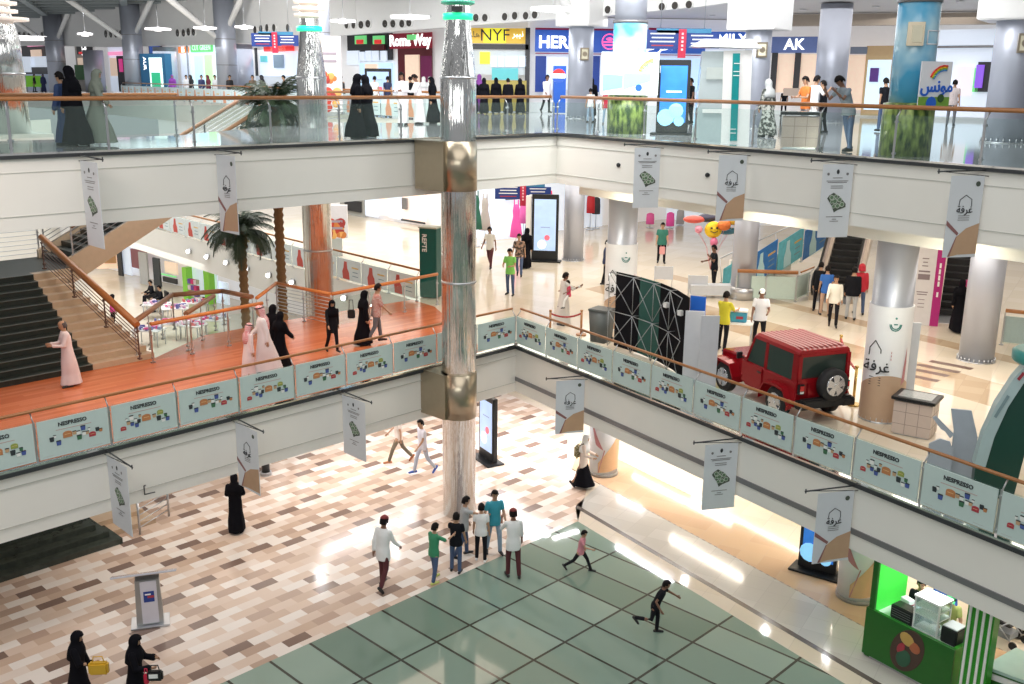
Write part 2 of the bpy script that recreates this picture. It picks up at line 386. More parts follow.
# dropped beige band in front of the shops on the right
struct(MB().box((22, 45.2, 14.55), (24, .5, .5), mat('beige_soffit', (.50, .42, .34), .5), rz=-.38), 'ceiling')
ROOFD = mat('roof_dark', (.03, .035, .04), .5, var=.1); ROOFB = mat('roof_beam', (.30, .34, .35), .4)
struct(MB().prism([(-75, 40), (-26, 40), (-5, 53), (-8.6, 56), (-20, 71.3), (-34.5, 87.8), (-45.3, 99.8), (-57, 112), (-75, 112)], 17.22, 17.4, ROOFD), 'ceiling')
for k in range(20):
    mb = MB(); y = 44 + k * 3
    mb.box((-36, y, 17.1), (42, .35, .18), ROOFB, rz=-.15); struct(mb, 'trim_9')
for k in range(4):
    struct(MB().box((-16 - k * 9, 62 + k * 5, 17.0), (.5, 44, .3), ROOFB, rz=.35), 'trim_9')
struct(MB().prism([(-26, 3), (26, 3), (34, 40), (8, 40), (-8, 50), (-26, 40)], 22.2, 22.4, mat('atrium_roof', (.30, .32, .33), .6)), 'ceiling')
# ---- fascias of the far opening at the left (middle and upper level) are the slab faces; spotlights under the rail
for k in range(9):
    t = 2.6 + k * 2.0; d = Vector((EM[0] - E0[0], EM[1] - E0[1])).normalized()
    p = (E0[0] + d.x * t - d.y * .03, E0[1] + d.y * t + d.x * .03)
    n = Vector((-d.y, d.x, 0))
    mb = MB(); mb.cyl((0, 0, 0), Vector(n) * .12 + Vector((0, 0, .02)), .12, STEEL, r2=.17); mb.sph(Vector(n) * .13, .1, mat('lamp_glow', (1, .97, .9), .4, emit=5, var=0), seg=8)
    mb.build('wall_lamp', None, 'small round lamp on the white edge of the mid-level opening, number %d along from the bridge end' % (k + 1) if 0 else None, loc=(p[0], p[1], 3.45))
    o = C.objects[-1]; tag(o, 'small silver wall lamp on the white slab edge below the red poster railing', 'lamp', 'lamps along the white slab edge')
# ================================================================ COLUMNS
def column(label, x, y, z0, z1, r=.52, name='column', wrap=None, m=COLM, seams=(), group=None):
    t = thing(name, label, 'column', (x, y, z0), 0, group)
    MB().lathe([(r, 0), (r, z1 - z0)], m, seg=40).build('shaft', t)
    mb = MB()
    for q in seams: mb.lathe([(r + .006, q), (r + .006, q + .04)], GREYT, seg=40)
    if seams: mb.build('seam', t)
    mb = MB()
    for i in range(24):
        a = 2 * PI * i / 24
        mb.cyl((math.cos(a) * (r + .03), math.sin(a) * (r + .03), 0), (math.cos(a) * (r + .03), math.sin(a) * (r + .03), .12), .018, STEEL, seg=6)
    mb.lathe([(r + .05, 0), (r + .05, .02), (r, .03)], STEEL, seg=32); mb.build('foot_ring', t)
    return t
def arc_print(mb, r, z, ang, items):
    """flat printed pieces wrapped on a cylinder: items = (kind, da, dz, size, mat)"""
    for body, da, dz, size, m, flip in items:
        a = ang + da; T = frame((math.cos(a) * r, math.sin(a) * r, z + dz), (-math.sin(a), math.cos(a), 0))
        mb.text(body, size, m, T)
INK = mat('dark_ink', (.03, .035, .04), .5); GREENINK = mat('green_ink', (.03, .22, .20), .5)
PINKM = mat('dusty_pink', (.50, .22, .24), .5); TANP = mat('tan_print', (.52, .36, .25), .4); WHP = mat('white_print', (.80, .82, .86), .35, var=.02)
def sleeve(parent, r, z0, z1, ang, tan=True):
    MB().lathe([(r, z0), (r, z1)], WHP, seg=40, cap=False).lathe([(r - .03, z1), (r, z1)], WHP, seg=40, cap=False).build('printed_sleeve', parent, pl='white printed sleeve wrapped round the column')
    if tan:  # tan field with a curved upper edge
        rings_lo, rings_hi = [], []
        mb = MB(); k = mb.mi(TANP); n = 24; prev = None
        for i in range(n + 1):
            a = ang - 1.45 + 2.9 * i / n; h = z0 + .80 + .34 * math.sin(i / n * PI * .9)
            p = (mb.bm.verts.new((math.cos(a) * (r + .006), math.sin(a) * (r + .006), z0 + .02)), mb.bm.verts.new((math.cos(a) * (r + .006), math.sin(a) * (r + .006), h)))
            if prev: f = mb.bm.faces.new((prev[0], p[0], p[1], prev[1])); f.material_index = k; f.smooth = True
            prev = p
        mb.build('tan_print', parent)
    mb = MB(); r2 = r + .006
    # crest, house outline and word mark
    def pt(da, z): return (math.cos(ang + da) * (r2 + .004), math.sin(ang + da) * (r2 + .004), z)
    zc = z1 - .38
    mb.tube([pt(.22 + .26 * math.cos(q) , zc + .15 * math.sin(q)) for q in [PI * 1.0 + i * PI / 10 for i in range(11)]], .012, GREENINK, 5)
    mb.tube([pt(.22 + .2 * math.cos(q), zc + .11 * math.sin(q)) for q in [PI + i * PI / 8 for i in range(9)]], .012, GREENINK, 5)
    mb.cyl(pt(.14, zc), pt(.30, zc), .014, GREENINK); mb.sph(pt(.22, zc + .14), .025, GREENINK, seg=6)
    mb.tube([pt(-.9, zc - .78), pt(-.88, zc - .60), pt(-.6, zc - .42), pt(-.3, zc - .62), pt(-.3, zc - .70)], .012, INK, 5)
    a = ang - .42
    T = frame((math.cos(a) * (r2 + .012), math.sin(a) * (r2 + .012), zc - 1.02), (-math.sin(a), math.cos(a), 0))
    mb.text('\uFE94\uFED3\uFEAE\uFECF', .34, INK, T, bold=.006)
    for q in range(3): mb.cyl(pt(.16, zc - .66 - q * .08), pt(.17, zc - .66 - q * .08), .026, mat('red_dot', (.45, .05, .05)))
    for q in range(4): mb.cyl(pt(-.75, zc - 1.28 - q * .06), pt(-.2, zc - 1.28 - q * .06), .009, INK, seg=5)
    mb.build('printed_mark', parent)
    mb = MB(); mb.mi(PINKM)
    V = [mb.bm.verts.new(pt(*q)) for q in ((.78, z0 + .9), (1.0, z0 + 1.0), (1.02, z0 + 1.45), (.95, z0 + 1.8), (.85, z0 + 1.35))]
    mb.bm.faces.new(V); mb.build('pink_flash', parent)
TOWARD = -1.75
c1 = column('brushed metal column wearing a tall white printed sleeve behind the red car', 8.70, 22.45, ZM, 8.74, .45)
sleeve(c1, .49, .02, 2.75, -1.9)
c2 = column('brushed metal column with white sleeve rising behind the black exhibition frame', 3.42, 31.2, ZM, 8.74, .46)
sleeve(c2, .50, .02, 2.72, -1.62)
column('plain brushed metal column with a stone bench ring, near the man in black with balloons', 8.40, 35.9, ZM, 8.74, .44)
MB().lathe([(.5, 0), (.5, .42), (.45, .46)], STEEL, seg=32).box((-1.1, .1, .3), (1.6, .5, .35), mat('pale_grey_board', (.58, .61, .66), .4)).build('bench', C.objects['column.002'] if 'column.002' in C.objects else None)
column('plain metal column behind the tall white and black advertising screen stand', 2.65, 43.6, ZM, 8.74, .44)
column('plain metal column at far right, behind the four brown floor bars', 13.3, 27.7, ZM, 8.74, .47)
# upper floor columns with their drop blocks and slanting roof struts
def ucol(label, x, y, r=.5, ztop=14.8, block=None, struts=(), seams=(), m=COLM, clock=False, wide=1.6):
    t = column(label, x, y, ZU, ztop, r, m=m, seams=seams)
    if block:
        MB().box((0, 0, (block + 16.3) / 2 - ZU), (wide, wide, 16.3 - block), WHITE2, rz=-.6, bev=.03).build('drop_block', t)
    for dx, dy, dz, zb in struts:
        MB().cyl((0, 0, zb), (dx, dy, zb + dz), .16, WHITE2, r2=.26, seg=10).build('roof_strut', t)
    if clock:
        mb = MB(); a = math.atan2(-y, -x) + .25; T = frame((math.cos(a) * (r + .07), math.sin(a) * (r + .07), 2.62), (-math.sin(a), math.cos(a), 0))
        mb.box((0, 0, 0), (.36, .5, .1), BRONZE); mb.box((0, 0, .055), (.25, .38, .02), mat('dial_cream', (.7, .66, .5))); mb.cyl((0, 0, .06), (0, 0, .08), .1, BRONZE)
        bmesh.ops.transform(mb.bm, matrix=T, verts=mb.bm.verts); mb.build('wall_sconce', t)
    return t
ucol('blue-grey column on the upper floor beside the cream pillar, third from left', -18.6, 67.0, .66, 17.2, struts=((-4.5, -3, 4.2, 3.6), (3.5, -3, 5, 4.2)), seams=(2.3, 3.9))
ucol('blue-grey column on the upper floor left of the lit green and white display case', -29.3, 79.8, .74, 17.2, struts=((-5.5, -3, 4.6, 3.9), (4, -3, 5, 4.2)), seams=(2.8, 4.6))
ucol('blue-grey column at far left of the upper floor behind the women in black and grey', -41.7, 94.4, .8, 17.2, struts=((-6, -3, 5.2, 3.9), (4, -3, 5, 4.2)), seams=(2.8, 4.6))
ucol('silver column with white drop block left of the big blue shop sign', 2.75, 43.6, .52, block=13.9, struts=((-1.8, -1.5, 3, 3.4),), clock=True)
ucol('silver column with white drop block behind the grey cash machine', 8.35, 35.9, .44, block=13.45, wide=1.7, clock=True, struts=((-1, -1.8, 2.5, 3.6), (.8, -1.8, 2.5, 3.6)))
ucol('wide grey column with flat face behind the man leaning on the upper rail', 12.8, 42, .62, m=COLM, seams=())
ucol('silver column at the right edge of the upper floor with a framed sconce', 13.65, 28.4, .6, block=13.4, wide=1.9, clock=True)
ucol('narrow grey column behind the white-robed men on the upper floor', -8.30, 44.7, .38, 17.2, seams=(3.4,))
for n_, (x_, y_) in enumerate([(-36.6, 90.2), (-26.6, 79.0), (-18.6, 70.4)]):
    ucol(['pale pillar right of the far-left blue-grey column', 'cream pillar beside the orange shop sign', 'pale pillar right of the third blue-grey column'][n_], x_, y_, .85, 13.9)
# advertisement wraps on two upper columns
SKYB = mat('sky_blue_print', (.10, .42, .66), .2, var=.12, scale=1.5); CLOUD = mat('pale_blue_print', (.42, .66, .80), .2, var=.1, scale=2)
m_, nt_, b_ = nodes_new('cloud_wrap', .15)
tc = nt_.nodes.new('ShaderNodeTexCoord'); nz = nt_.nodes.new('ShaderNodeTexNoise'); nz.inputs['Scale'].default_value = .9; nz.inputs['Detail'].default_value = 3
cr = nt_.nodes.new('ShaderNodeValToRGB'); cr.color_ramp.elements[0].position = .40; cr.color_ramp.elements[0].color = (.08, .40, .66, 1)
cr.color_ramp.elements[1].position = .62; cr.color_ramp.elements[1].color = (.52, .74, .82, 1)
nt_.links.new(tc.outputs['Object'], nz.inputs[0]); nt_.links.new(nz.outputs[0], cr.inputs[0]); nt_.links.new(cr.outputs[0], b_.inputs['Base Color'])
m2_, nt_, b_ = nodes_new('grass_wrap', .3)
tc = nt_.nodes.new('ShaderNodeTexCoord'); mp = nt_.nodes.new('ShaderNodeMapping'); mp.inputs['Scale'].default_value = (1, 1, .35); nz = nt_.nodes.new('ShaderNodeTexNoise'); nz.inputs['Scale'].default_value = 9; nz.inputs['Detail'].default_value = 5
cr = nt_.nodes.new('ShaderNodeValToRGB'); cr.color_ramp.elements[0].position = .38; cr.color_ramp.elements[0].color = (.025, .06, .012, 1)
cr.color_ramp.elements[1].position = .65; cr.color_ramp.elements[1].color = (.30, .40, .09, 1)
nt_.links.new(tc.outputs['Object'], mp.inputs[0]); nt_.links.new(mp.outputs[0], nz.inputs[0]); nt_.links.new(nz.outputs[0], cr.inputs[0]); nt_.links.new(cr.outputs[0], b_.inputs['Base Color'])
GRASSW = m2_
def adcol(label, x, y, r):
    t = thing('advertising_column', label, 'column', (x, y, ZU))
    MB().lathe([(r, 1.1), (r, 3.25)], m_, seg=40).build('printed_wrap', t, pl='sky blue cloud printed wrap')
    MB().lathe([(r - .03, 3.25), (r - .03, 4.6)], COLM, seg=40).lathe([(r + .02, 3.2), (r + .02, 3.28)], GREYT, seg=40).build('shaft', t)
    MB().lathe([(r + .10, 0), (r + .10, 1.12), (r - .01, 1.14)], GRASSW, seg=40).build('grass_print_base', t, pl='drum base printed with tall green grass')
    return t
ac = adcol('big sky-blue printed column with grass print base at right of the upper rail', 8.62, 22.5, .44)
MB().box((-.2, -.46, 2.55), (.34, .08, .48), BRONZE, rz=-.3).box((-.19, -.51, 2.55), (.2, .05, .34), mat('dial_cream', (.7, .66, .5)), rz=-.3).build('wall_sconce', ac)
T = frame((.28, -.56, 1.50), (.93, .30, 0)) @ Matrix.Diagonal((.78, .86, 1, 1))
mb = MB(); mb.box((0, 0, 0), (1.0, 1.15, .03), WHP)
mb.box((0, -.42, .02), (1.0, .3, .02), mat('leaf_green', (.18, .36, .05))); mb.cyl((-.1, -.42, .03), (-.1, -.42, .05), .16, mat('royal_blue', (.02, .13, .6)))
mb.cyl((.2, -.3, .03), (.2, -.3, .05), .1, mat('leaf_dark', (.03, .09, .02)))
mb.text('\uFEB2\uFEE7\uFEEE\uFEE3', .42, mat('royal_blue', (.02, .13, .6)), Matrix.Translation((.05, -.02, .03)), bold=.02)
for q, c_ in enumerate([(.75, .05, .03), (.85, .5, .02), (.2, .5, .1), (.1, .3, .7)]):
    rr = .62 - q * .045
    mb.tube([(.25 + rr * math.cos(a_) * .8, rr * math.sin(a_) * .8 - .02, .03) for a_ in [PI * .45 + i * PI * .08 for i in range(6)]], .022, cm(c_), 5)
bmesh.ops.transform(mb.bm, matrix=T, verts=mb.bm.verts); mb.build('advert_board', ac, pl='white board with a rainbow and blue lettering')
mb = MB(); mb.tube([(.06, -.46, 2.62), (.06, -.46, 2.35), (.34, -.32, 2.35), (.34, -.32, 2.62), (.06, -.46, 2.62)], .015, WHP, 5); mb.build('house_outline', ac)
ac2 = adcol('slim blue-wrapped column rising behind the white lit board above the grass drum', 3.42, 31.2, .50)
GLOW = mat('lit_white_board', (.8, .88, .86), .3, emit=.35, var=.02)
for k, (dx, a_) in enumerate(((-.55, .12), (.28, -.10))):
    mb = MB(); mb.box((0, 0, 0), (.68 + .35 * k, 1.22, .08), GLOW)
    if k:
        mb.text('RANI', .3, cm((.35, .42, .45)), Matrix.Translation((.25, .12, .05))); mb.cyl((-.05, -.4, .04), (-.05, -.4, .06), .1, mat('royal_blue', (.02, .13, .6)))
        for q, c_ in enumerate([(.85, .4, .1), (.8, .75, .2), (.35, .65, .3)]):
            mb.tube([(.42 + (.5 - q * .04) * math.cos(b_), (.5 - q * .04) * math.sin(b_) - .08, .05) for b_ in [PI * .55 + i * PI * .07 for i in range(6)]], .018, cm(c_), 5)
        mb.prism([(-.5, -.45), (.3, -.2), (.3, 0), (-.5, 0)], .045, .055, cm((.30, .68, .50), .4, .25))
    else: mb.prism([(-.3, -.5), (.3, -.4), (.3, -.05), (-.3, -.02)], .045, .055, cm((.25, .62, .42), .4, .25))
    T = frame((dx, -.72, 1.75), (1, a_, 0)); bmesh.ops.transform(mb.bm, matrix=T, verts=mb.bm.verts); mb.build('lit_board', ac2)
# ---- polished steel atrium columns
def chrome(label, x, y, z0, prof, rings, collars):
    t = thing('chrome_column', label, 'column', (x, y, z0))
    mb = MB(); mb.lathe([(r, z - z0) for r, z in prof], CHROME, seg=64)
    mb.build('shaft', t)
    mb = MB()
    for z in rings: r = z[1]; mb.lathe([(r + .012, z[0] - z0), (r + .012, z[0] - z0 + .05)], STEEL, seg=48)
    mb.build('joint_ring', t)
    for z0_, z1_, fx, fy in collars:
        MB().lathe([(.48, z0_ - z0), (.48, z1_ - z0)], BRONZE, seg=40).build('collar', t, pl='bronze coloured collar')
        MB().box((fx * .5, fy * .5, (z0_ + z1_) / 2 - z0), (1.15, 1.1, z1_ - z0_), BRONZE, rz=TH).build('fascia_bracket', t)
    return t
r0 = .455
cc = chrome('tall mirror-polished steel column with bronze collars in the middle of the atrium', -1.42, 25.9, 0,
       [(r0, 0), (r0, 11.75), (.44, 11.8), (.30, 13.1), (.30, 14.6), (.42, 16)], [(3.0, r0), (6.55, r0), (11.72, r0)], [(2.85, 4.09, -.7, .72), (8.95, 10.2, -.7, .72)])
GREENL = mat('green_light', (.02, .75, .32), .3, emit=1.1, var=0)
def halo(parent, z, r): MB().lathe([(r - .06, z), (r, z + .01), (r, z + .15), (r - .06, z + .16)], GREENL, seg=40).build('green_light_ring', parent, pl='glowing green ring')
halo(cc, 13.12, .37); MB().lathe([(.30, 13.46), (.42, 13.5), (.42, 13.56), (.30, 13.58)], mat('green_glass', (.1, .5, .35), .1), seg=40).build('green_plate', cc)
MB().box((0, -.42, 13.36), (.26, .12, .12), BLACK).build('spotlight', cc)
c3 = chrome('second mirror-polished steel column beyond the orange bridge, with stacked white ring lamps on top', -6.45, 32.8, 0,
       [(.47, 0), (.47, 11.7), (.30, 13.1), (.30, 16)], [(6.2, .47), (8.2, .47), (11.7, .47)], [])
halo(c3, 13.12, .40)
for k in range(5):
    MB().lathe([(.30, 13.55 + k * .2), (.46 + .04 * (k % 2), 13.55 + k * .2), (.46 + .04 * (k % 2), 13.65 + k * .2), (.30, 13.65 + k * .2)], mat('ring_lamp', (.8, .70, .62), .4, emit=.5, var=0), seg=32).build('ring_lamp', c3)
c4 = chrome('dark mirrored column at the left edge of the upper floor below stacked ring lamps', -13.6, 27.6, ZU, [(.5, 0 + ZU), (.46, 12.6), (.3, 13.3), (.3, 15)], [(11.7, .5)], [])
for k in range(4):
    MB().lathe([(.30, 2.9 + k * .2), (.48 + .25 * (k == 0), 2.9 + k * .2), (.48 + .25 * (k == 0), 2.98 + k * .2), (.30, 2.98 + k * .2)], mat('ring_lamp', (1, .93, .86), .4, emit=.9, var=0), seg=32).build('ring_lamp', c4)
# ---- ground floor promotional columns (white and tan, slightly conical)
def promo(label, x, y, ang, r=.43):
    t = thing('promotion_column', label, 'column', (x, y, 0))
    MB().lathe([(r + .03, 0), (r + .03, .09)], mat('stone_base', (.3, .27, .24), .3, var=.2)).build('base', t)
    MB().lathe([(r, .09), (r + .05, LOW - .01)], WHP, seg=40).build('body', t)
    def patch(name, m, pts):
        mb = MB(); mb.mi(m); n = 10; rows = []
        for i in range(n + 1):
            q = i / n; a0 = pts[0](q); rows.append([mb.bm.verts.new((math.cos(ang + a) * (r + .012 + .05 * z / 2.66), math.sin(ang + a) * (r + .012 + .05 * z / 2.66), z)) for a, z in a0])
        for A, B in zip(rows, rows[1:]):
            for j in range(len(A) - 1):
                f = mb.bm.faces.new((A[j], B[j], B[j + 1], A[j + 1])); f.smooth = True
        mb.build(name, t)
    patch('tan_print', mat('peach_print', (.66, .42, .24), .35), [lambda q: [(-.45 + (1.75) * s_, .12 + (.1 + q) / 1.1 * (.35 + .95 * min(1, s_ * 1.15)) ) for s_ in [i / 10 for i in range(11)]]])
    patch('pink_stripe', PINKM, [lambda q: [(-1.15 + 1.05 * q - .02 * s_ , 2.2 - 1.3 * q ** .7 - .17 * s_ * (1 - abs(2 * q - 1)) * 2) for s_ in (0, 1)]])
    patch('pink_stripe', PINKM, [lambda q: [(-.45 + .4 * q + .06 * s_, .15 + .75 * q) for s_ in (0, 1)]])
promo('white and tan promotional column on the ground floor near the woman with the backpack', 2.86, 28.95, -1.6)
promo('white and tan promotional column on the ground floor next to the blue screen stand', 8.2, 21.4, -1.85, .45)
column('dark slender post under the bridge on the ground floor', *floor_at(266, 475, 0)[:2], 0, 2.66, .12, m=DARK)
# ================================================================ RAILINGS
ORANGEP = mat('orange_box', (.46, .20, .08), .5); REDP = mat('red_box', (.38, .04, .06), .5); LIMEP = mat('lime_cup', (.28, .34, .08), .5)
BLUEP = mat('blue_cup', (.06, .10, .32), .5); TANC = mat('tan_cup', (.5, .34, .2), .5); BLK = mat('black_cup', (.03, .04, .045), .5); WHC = mat('white_cup', (.75, .78, .76), .5); GRNC = mat('green_cup', (.05, .16, .08), .5)
def coffee_poster(var, w=1.44, h=.80):
    mb = MB(); mb.box((0, 0, 0), (w, h, .02), TEAL)
    mb.text('NESPRESSO', .115, INK, Matrix.Translation((-.02, h * .33, .012)), bold=.022)
    mb.box((0, h * .19, .011), (.72, .012, .004), cm((.45, .30, .28)))
    mb.box((-.55, -h * .44, .011), (.2, .01, .004), cm((.45, .5, .48))); mb.box((.45, -h * .44, .011), (.2, .01, .004), cm((.45, .5, .48)))
    def cup(x, y, s, m, m2=BLK):
        mb.prism([(x - s * .4, y - s * .5), (x + s * .4, y - s * .5), (x + s * .5, y + s * .35), (x - s * .5, y + s * .35)], .01, .022, m)
        mb.prism([(x - s * .52, y + s * .35), (x + s * .52, y + s * .35), (x + s * .42, y + s * .55), (x - s * .42, y + s * .55)], .01, .024, m2)
    def bag(x, y, s, m):
        s *= .80; n = 9; mb.prism([(x - s, y - s * .7), (x + s, y - s * .7), (x + s, y + s * .3)] + [(x + s * math.cos(a), y + s * .3 + s * .5 * math.sin(a)) for a in [PI * (i + 1) / (n + 1) for i in range(n)]] + [(x - s, y + s * .3)], .01, .022, m)
        mb.box((x, y + s * .1, .023), (s * 1.3, s * .1, .004), cm((.72, .5, .25)))
    r = random.Random(var)
    if var == 0:
        bag(-.5, -.15, .075, REDP); bag(.02, -.02, .12, ORANGEP); bag(.34, .03, .085, LIMEP)
        L = [(-.38, -.05, .08, TANC), (-.31, .05, .1, WHC), (-.3, -.09, .08, BLUEP), (-.22, -.02, .07, WHC), (-.2, -.14, .09, BLUEP), (-.15, -.06, .08, BLK), (-.12, .05, .06, TANC), (.2, -.02, .08, TANC), (.3, -.1, .1, BLK), (.4, -.16, .08, WHC), (.46, -.06, .07, GRNC), (.5, -.15, .09, BLUEP), (-.42, .03, .05, WHC)]
    else:
        bag(-.14, .02, .115, ORANGEP); bag(.36, -.1, .085, REDP)
        L = [(-.46, -.02, .09, BLK), (-.40, .03, .06, WHC), (-.33, -.12, .1, BLUEP), (0, .02, .08, TANC), (.08, 0, .08, WHC), (.09, -.1, .1, GRNC), (.18, .08, .1, BLUEP), (.19, -.04, .08, WHC), (.26, -.04, .07, TANC), (.47, -.02, .08, BLK), (.54, -.05, .07, ORANGEP), (.3, .03, .05, WHC)]
    for x, y, s, m in L: cup(x, y, s, m)
    return mb.mesh('poster')
POSTERS = [coffee_poster(0), coffee_poster(1)]
def balustrade(label, a, b, z, spacing, h=1.1, posters=None, rail=WOOD, rail_r=.035, post=STEEL, glass=GLASS, n=None, inward=.13, rail_only=False, cables=0, panel=(.06, .92), base=True, group=None, poster_off=0, width=None):
    """a -> b with the open side to the right of the walking direction"""
    a = Vector((*a, z)) if len(a) == 2 else Vector(a); b = Vector((*b, z)) if len(b) == 2 else Vector(b)
    d = b - a; L = d.length; dh = Vector((d.x, d.y, 0)); ang = math.atan2(d.y, d.x); n_in = Vector((-dh.y, dh.x, 0)).normalized()
    sl = d.z / dh.length
    t = thing('balustrade', label, 'railing', a, 0, group)
    n = n or max(1, round(dh.length / spacing)); st = dh.length / n; u = dh.normalized()
    def at(s_, hz=0, inn=0): return Vector(u) * s_ + Vector((0, 0, s_ * sl + hz)) + n_in * inn
    mb = MB(); hr = at(0, h, inward), at(dh.length, h, inward)
    mb.cyl(hr[0], hr[1], rail_r, rail, seg=10); mb.build('handrail', t)
    pm = None
    for i in range(n + 1):
        if i == n and n > 1 and label.startswith('~'): continue
        if pm is None:
            q = MB(); q.box((0, 0, .45), (.045, .02, .9), post, rz=ang); q.cyl((0, 0, .88), n_in * inward + Vector((0, 0, h - .03)), .014, post, seg=6)
            for zz in (.15, .78): q.cyl(-n_in * .03 + Vector((0, 0, zz)), n_in * .05 + Vector((0, 0, zz)), .03, post, seg=8)
            q.box((0, 0, .02), (.12, .08, .04), post, rz=ang); pm = q.mesh('post')
        o = bpy.data.objects.new('post', pm); C.objects.link(o); o.parent = t; o.location = at(i * st)
    if glass and not cables:
        for i in range(n):
            q = MB(); w_ = st - .06
            q.loft([[at(i * st + .03, panel[0], -.012), at(i * st + .03, panel[0], .002), at(i * st + .03, panel[1], .002), at(i * st + .03, panel[1], -.012)],
                    [at(i * st + .03 + w_, panel[0], -.012), at(i * st + .03 + w_, panel[0], .002), at(i * st + .03 + w_, panel[1], .002), at(i * st + .03 + w_, panel[1], -.012)]], glass, smooth=False)
            q.build('glass_panel', t)
    for k in range(cables):
        q = MB(); zz = .15 + (h - .25) * k / max(1, cables - 1) * .95
        q.cyl(at(0, zz), at(dh.length, zz), .012, post, seg=6); q.build('rail_wire', t)
    if posters:
        for i in range(n):
            me = posters[(i + poster_off) % len(posters)]
            o = bpy.data.objects.new('poster', me); C.objects.link(o); o.parent = t
            T = frame(at(i * st + st / 2, .5 * h / 1.1, -.035), u); o.matrix_local = T @ Matrix.Diagonal((st / 1.52, h / 1.1, 1, 1))
            if abs(sl) > .05:       # sheared copy follows the slope
                me2 = me.copy(); Sh = Matrix.Identity(4); Sh[1][0] = sl * st / 1.52; me2.transform(Sh); o.data = me2
    return t
# middle level, around the atrium. The open side is on the right when walking from a to b
def back(p, q, t):  # point moved from p towards q
    d = Vector((q[0] - p[0], q[1] - p[1])).normalized(); return (p[0] + d.x * t, p[1] + d.y * t)
Lcor = back(MC0, BL, .05)
LP0 = back(Lcor, BL, 1.52 * 13 + .1)
balustrade('long bridge railing with coffee posters facing the atrium, left of the middle', LP0, back(Lcor, BL, 1.6), ZM, 1.52, posters=POSTERS, n=12, poster_off=1)
balustrade('short railing bay with a plain print between the steel column and the corner', back(Lcor, BL, 1.6), Lcor, ZM, 1.5, n=1, posters=[POSTERS[1]])
Rcor = back(MC0, MRE, .05)
balustrade('long gallery railing with coffee posters right of the corner, below the red car', Rcor, back(Rcor, MRE, 1.52 * 13), ZM, 1.52, posters=POSTERS, n=13)
# upper level
up_in = .05
UA = back(UC0, UL, .05)
balustrade('upper front railing with clear glass at the left above the bridge', back(UA, UL, 1.9 * 13), back(UA, UL, .1), ZU, 1.9, h=1.07, n=13, rail_r=.045)
balustrade('upper front railing with clear glass at the right of the corner', UC0, back(UC0, URE, 1.9 * 10), ZU, 1.9, h=1.07, n=10, rail_r=.045)
# inner railings of the upper walkway and of the far opening
WLI = Vector((-9.0, 27.2)); WLo = Vector(UV(-6, 24.8))
balustrade('inner railing of the upper walkway behind the veiled women', WLI, WLo, ZU, 2.1, h=1.07, rail_r=.04)
balustrade('upper railing right of the stair head, behind the pair in black', (-5.9, 36.9), (-7.5, 35.4), ZU, 1.2, h=1.07, cables=6, rail_r=.04)
GREENP = mat('pale_green_print', (.55, .68, .66), .35)
def figure_poster(bg, blob, hi=.8):
    mb = MB(); mb.box((0, 0, 0), (1.44, hi, .02), bg)
    mb.prism([(-.35, -.38), (.05, -.38), (.02, -.1), (-.08, .05), (-.1, .3), (-.25, .3), (-.3, .05), (-.38, -.1)], .01, .02, blob)
    mb.box((.4, .12, .012), (.4, .05, .006), cm((.7, .45, .12))); mb.box((.4, -.05, .012), (.3, .03, .006), cm((.2, .3, .35)))
    mb.box((.4, -.2, .012), (.34, .03, .006), cm((.2, .3, .35)))
    return mb.mesh('poster')
FP = figure_poster(mat('white_print2', (.68, .74, .75), .35), mat('red_print', (.55, .07, .05), .5))
FPU = figure_poster(mat('pale_teal_print', (.60, .72, .75), .35), mat('orange_print', (.62, .30, .18), .5))
balustrade('far upper railing with pale teal posters on the other side of the opening', EU[3], EU[0], ZU, 1.9, h=1.07, posters=[FPU], rail_r=.04)
balustrade('mid-level railing with red figure posters above the white lamp-lit edge', EM, E0, ZM, 1.75, posters=[FP], rail_r=.04)
FB = figure_poster(mat('blue_print', (.05, .16, .38), .35), mat('yellow_print', (.6, .45, .12), .5))
# orange wood rail of the bridge
OR = dict(rail=WOODO, rail_r=.055, inward=.02)
def at_rail(px, py, z): p = floor_at(px, py, z + 1.1); return (p[0], p[1])
q1, q2, q3, q4 = at_rail(437, 274, ZM), at_rail(331, 294, ZM), at_rail(276, 283, ZM), at_rail(256, 298, ZM)
balustrade('orange wood railing with glass at the far right end of the bridge', q1, q2, ZM, 1.7, **OR)
balustrade('orange wood railing section with bars behind the palm trunk, middle of the bridge', q2, q3, ZM, 1.6, cables=8, **OR)
balustrade('short orange rail dropping from the corner towards the lower steps', q3, q4, ZM, 1.4, glass=None, **OR)
q5, q6 = at_rail(262, 303, ZM), at_rail(150, 324, ZM)
balustrade('orange wood railing left of the robed family on the bridge', q5, q6, ZM, 1.3, **OR)
# ================================================================ STAIRS
CARP = mat('dark_green_stone', (.022, .030, .026), .35, var=.3, scale=3); TREAD = mat('tan_stone', (.56, .42, .29), .35, var=.08); TREADR = mat('tan_stone_riser', (.42, .30, .20), .4, var=.08)
st = MB(); sd = MB()
RISE, RUN, NS = .158, .315, 13
for k in range(NS):
    v0, v1 = 25.91 + RUN * k, 25.91 + RUN * NS + .02; z1 = ZM + RISE * (k + 1); ur = 12.36 - .95 * k / NS; us = 10.62 + .12 * k / NS
    st.prism([UV(us, v0), UV(ur, v0), UV(ur - .05, v0 + RUN), UV(us, v0 + RUN)], ZM - .3, z1, TREAD)
    sd.prism([UV(2, v0), UV(us, v0), UV(us, v0 + RUN), UV(2, v0 + RUN)], ZM - .3, z1, CARP)
    sd.prism([UV(2, v0 - .02), UV(us, v0 - .02), UV(us, v0 + .03), UV(2, v0 + .03)], z1 - .012, z1 + .004, mat('stone_nosing', (.10, .12, .11), .3))
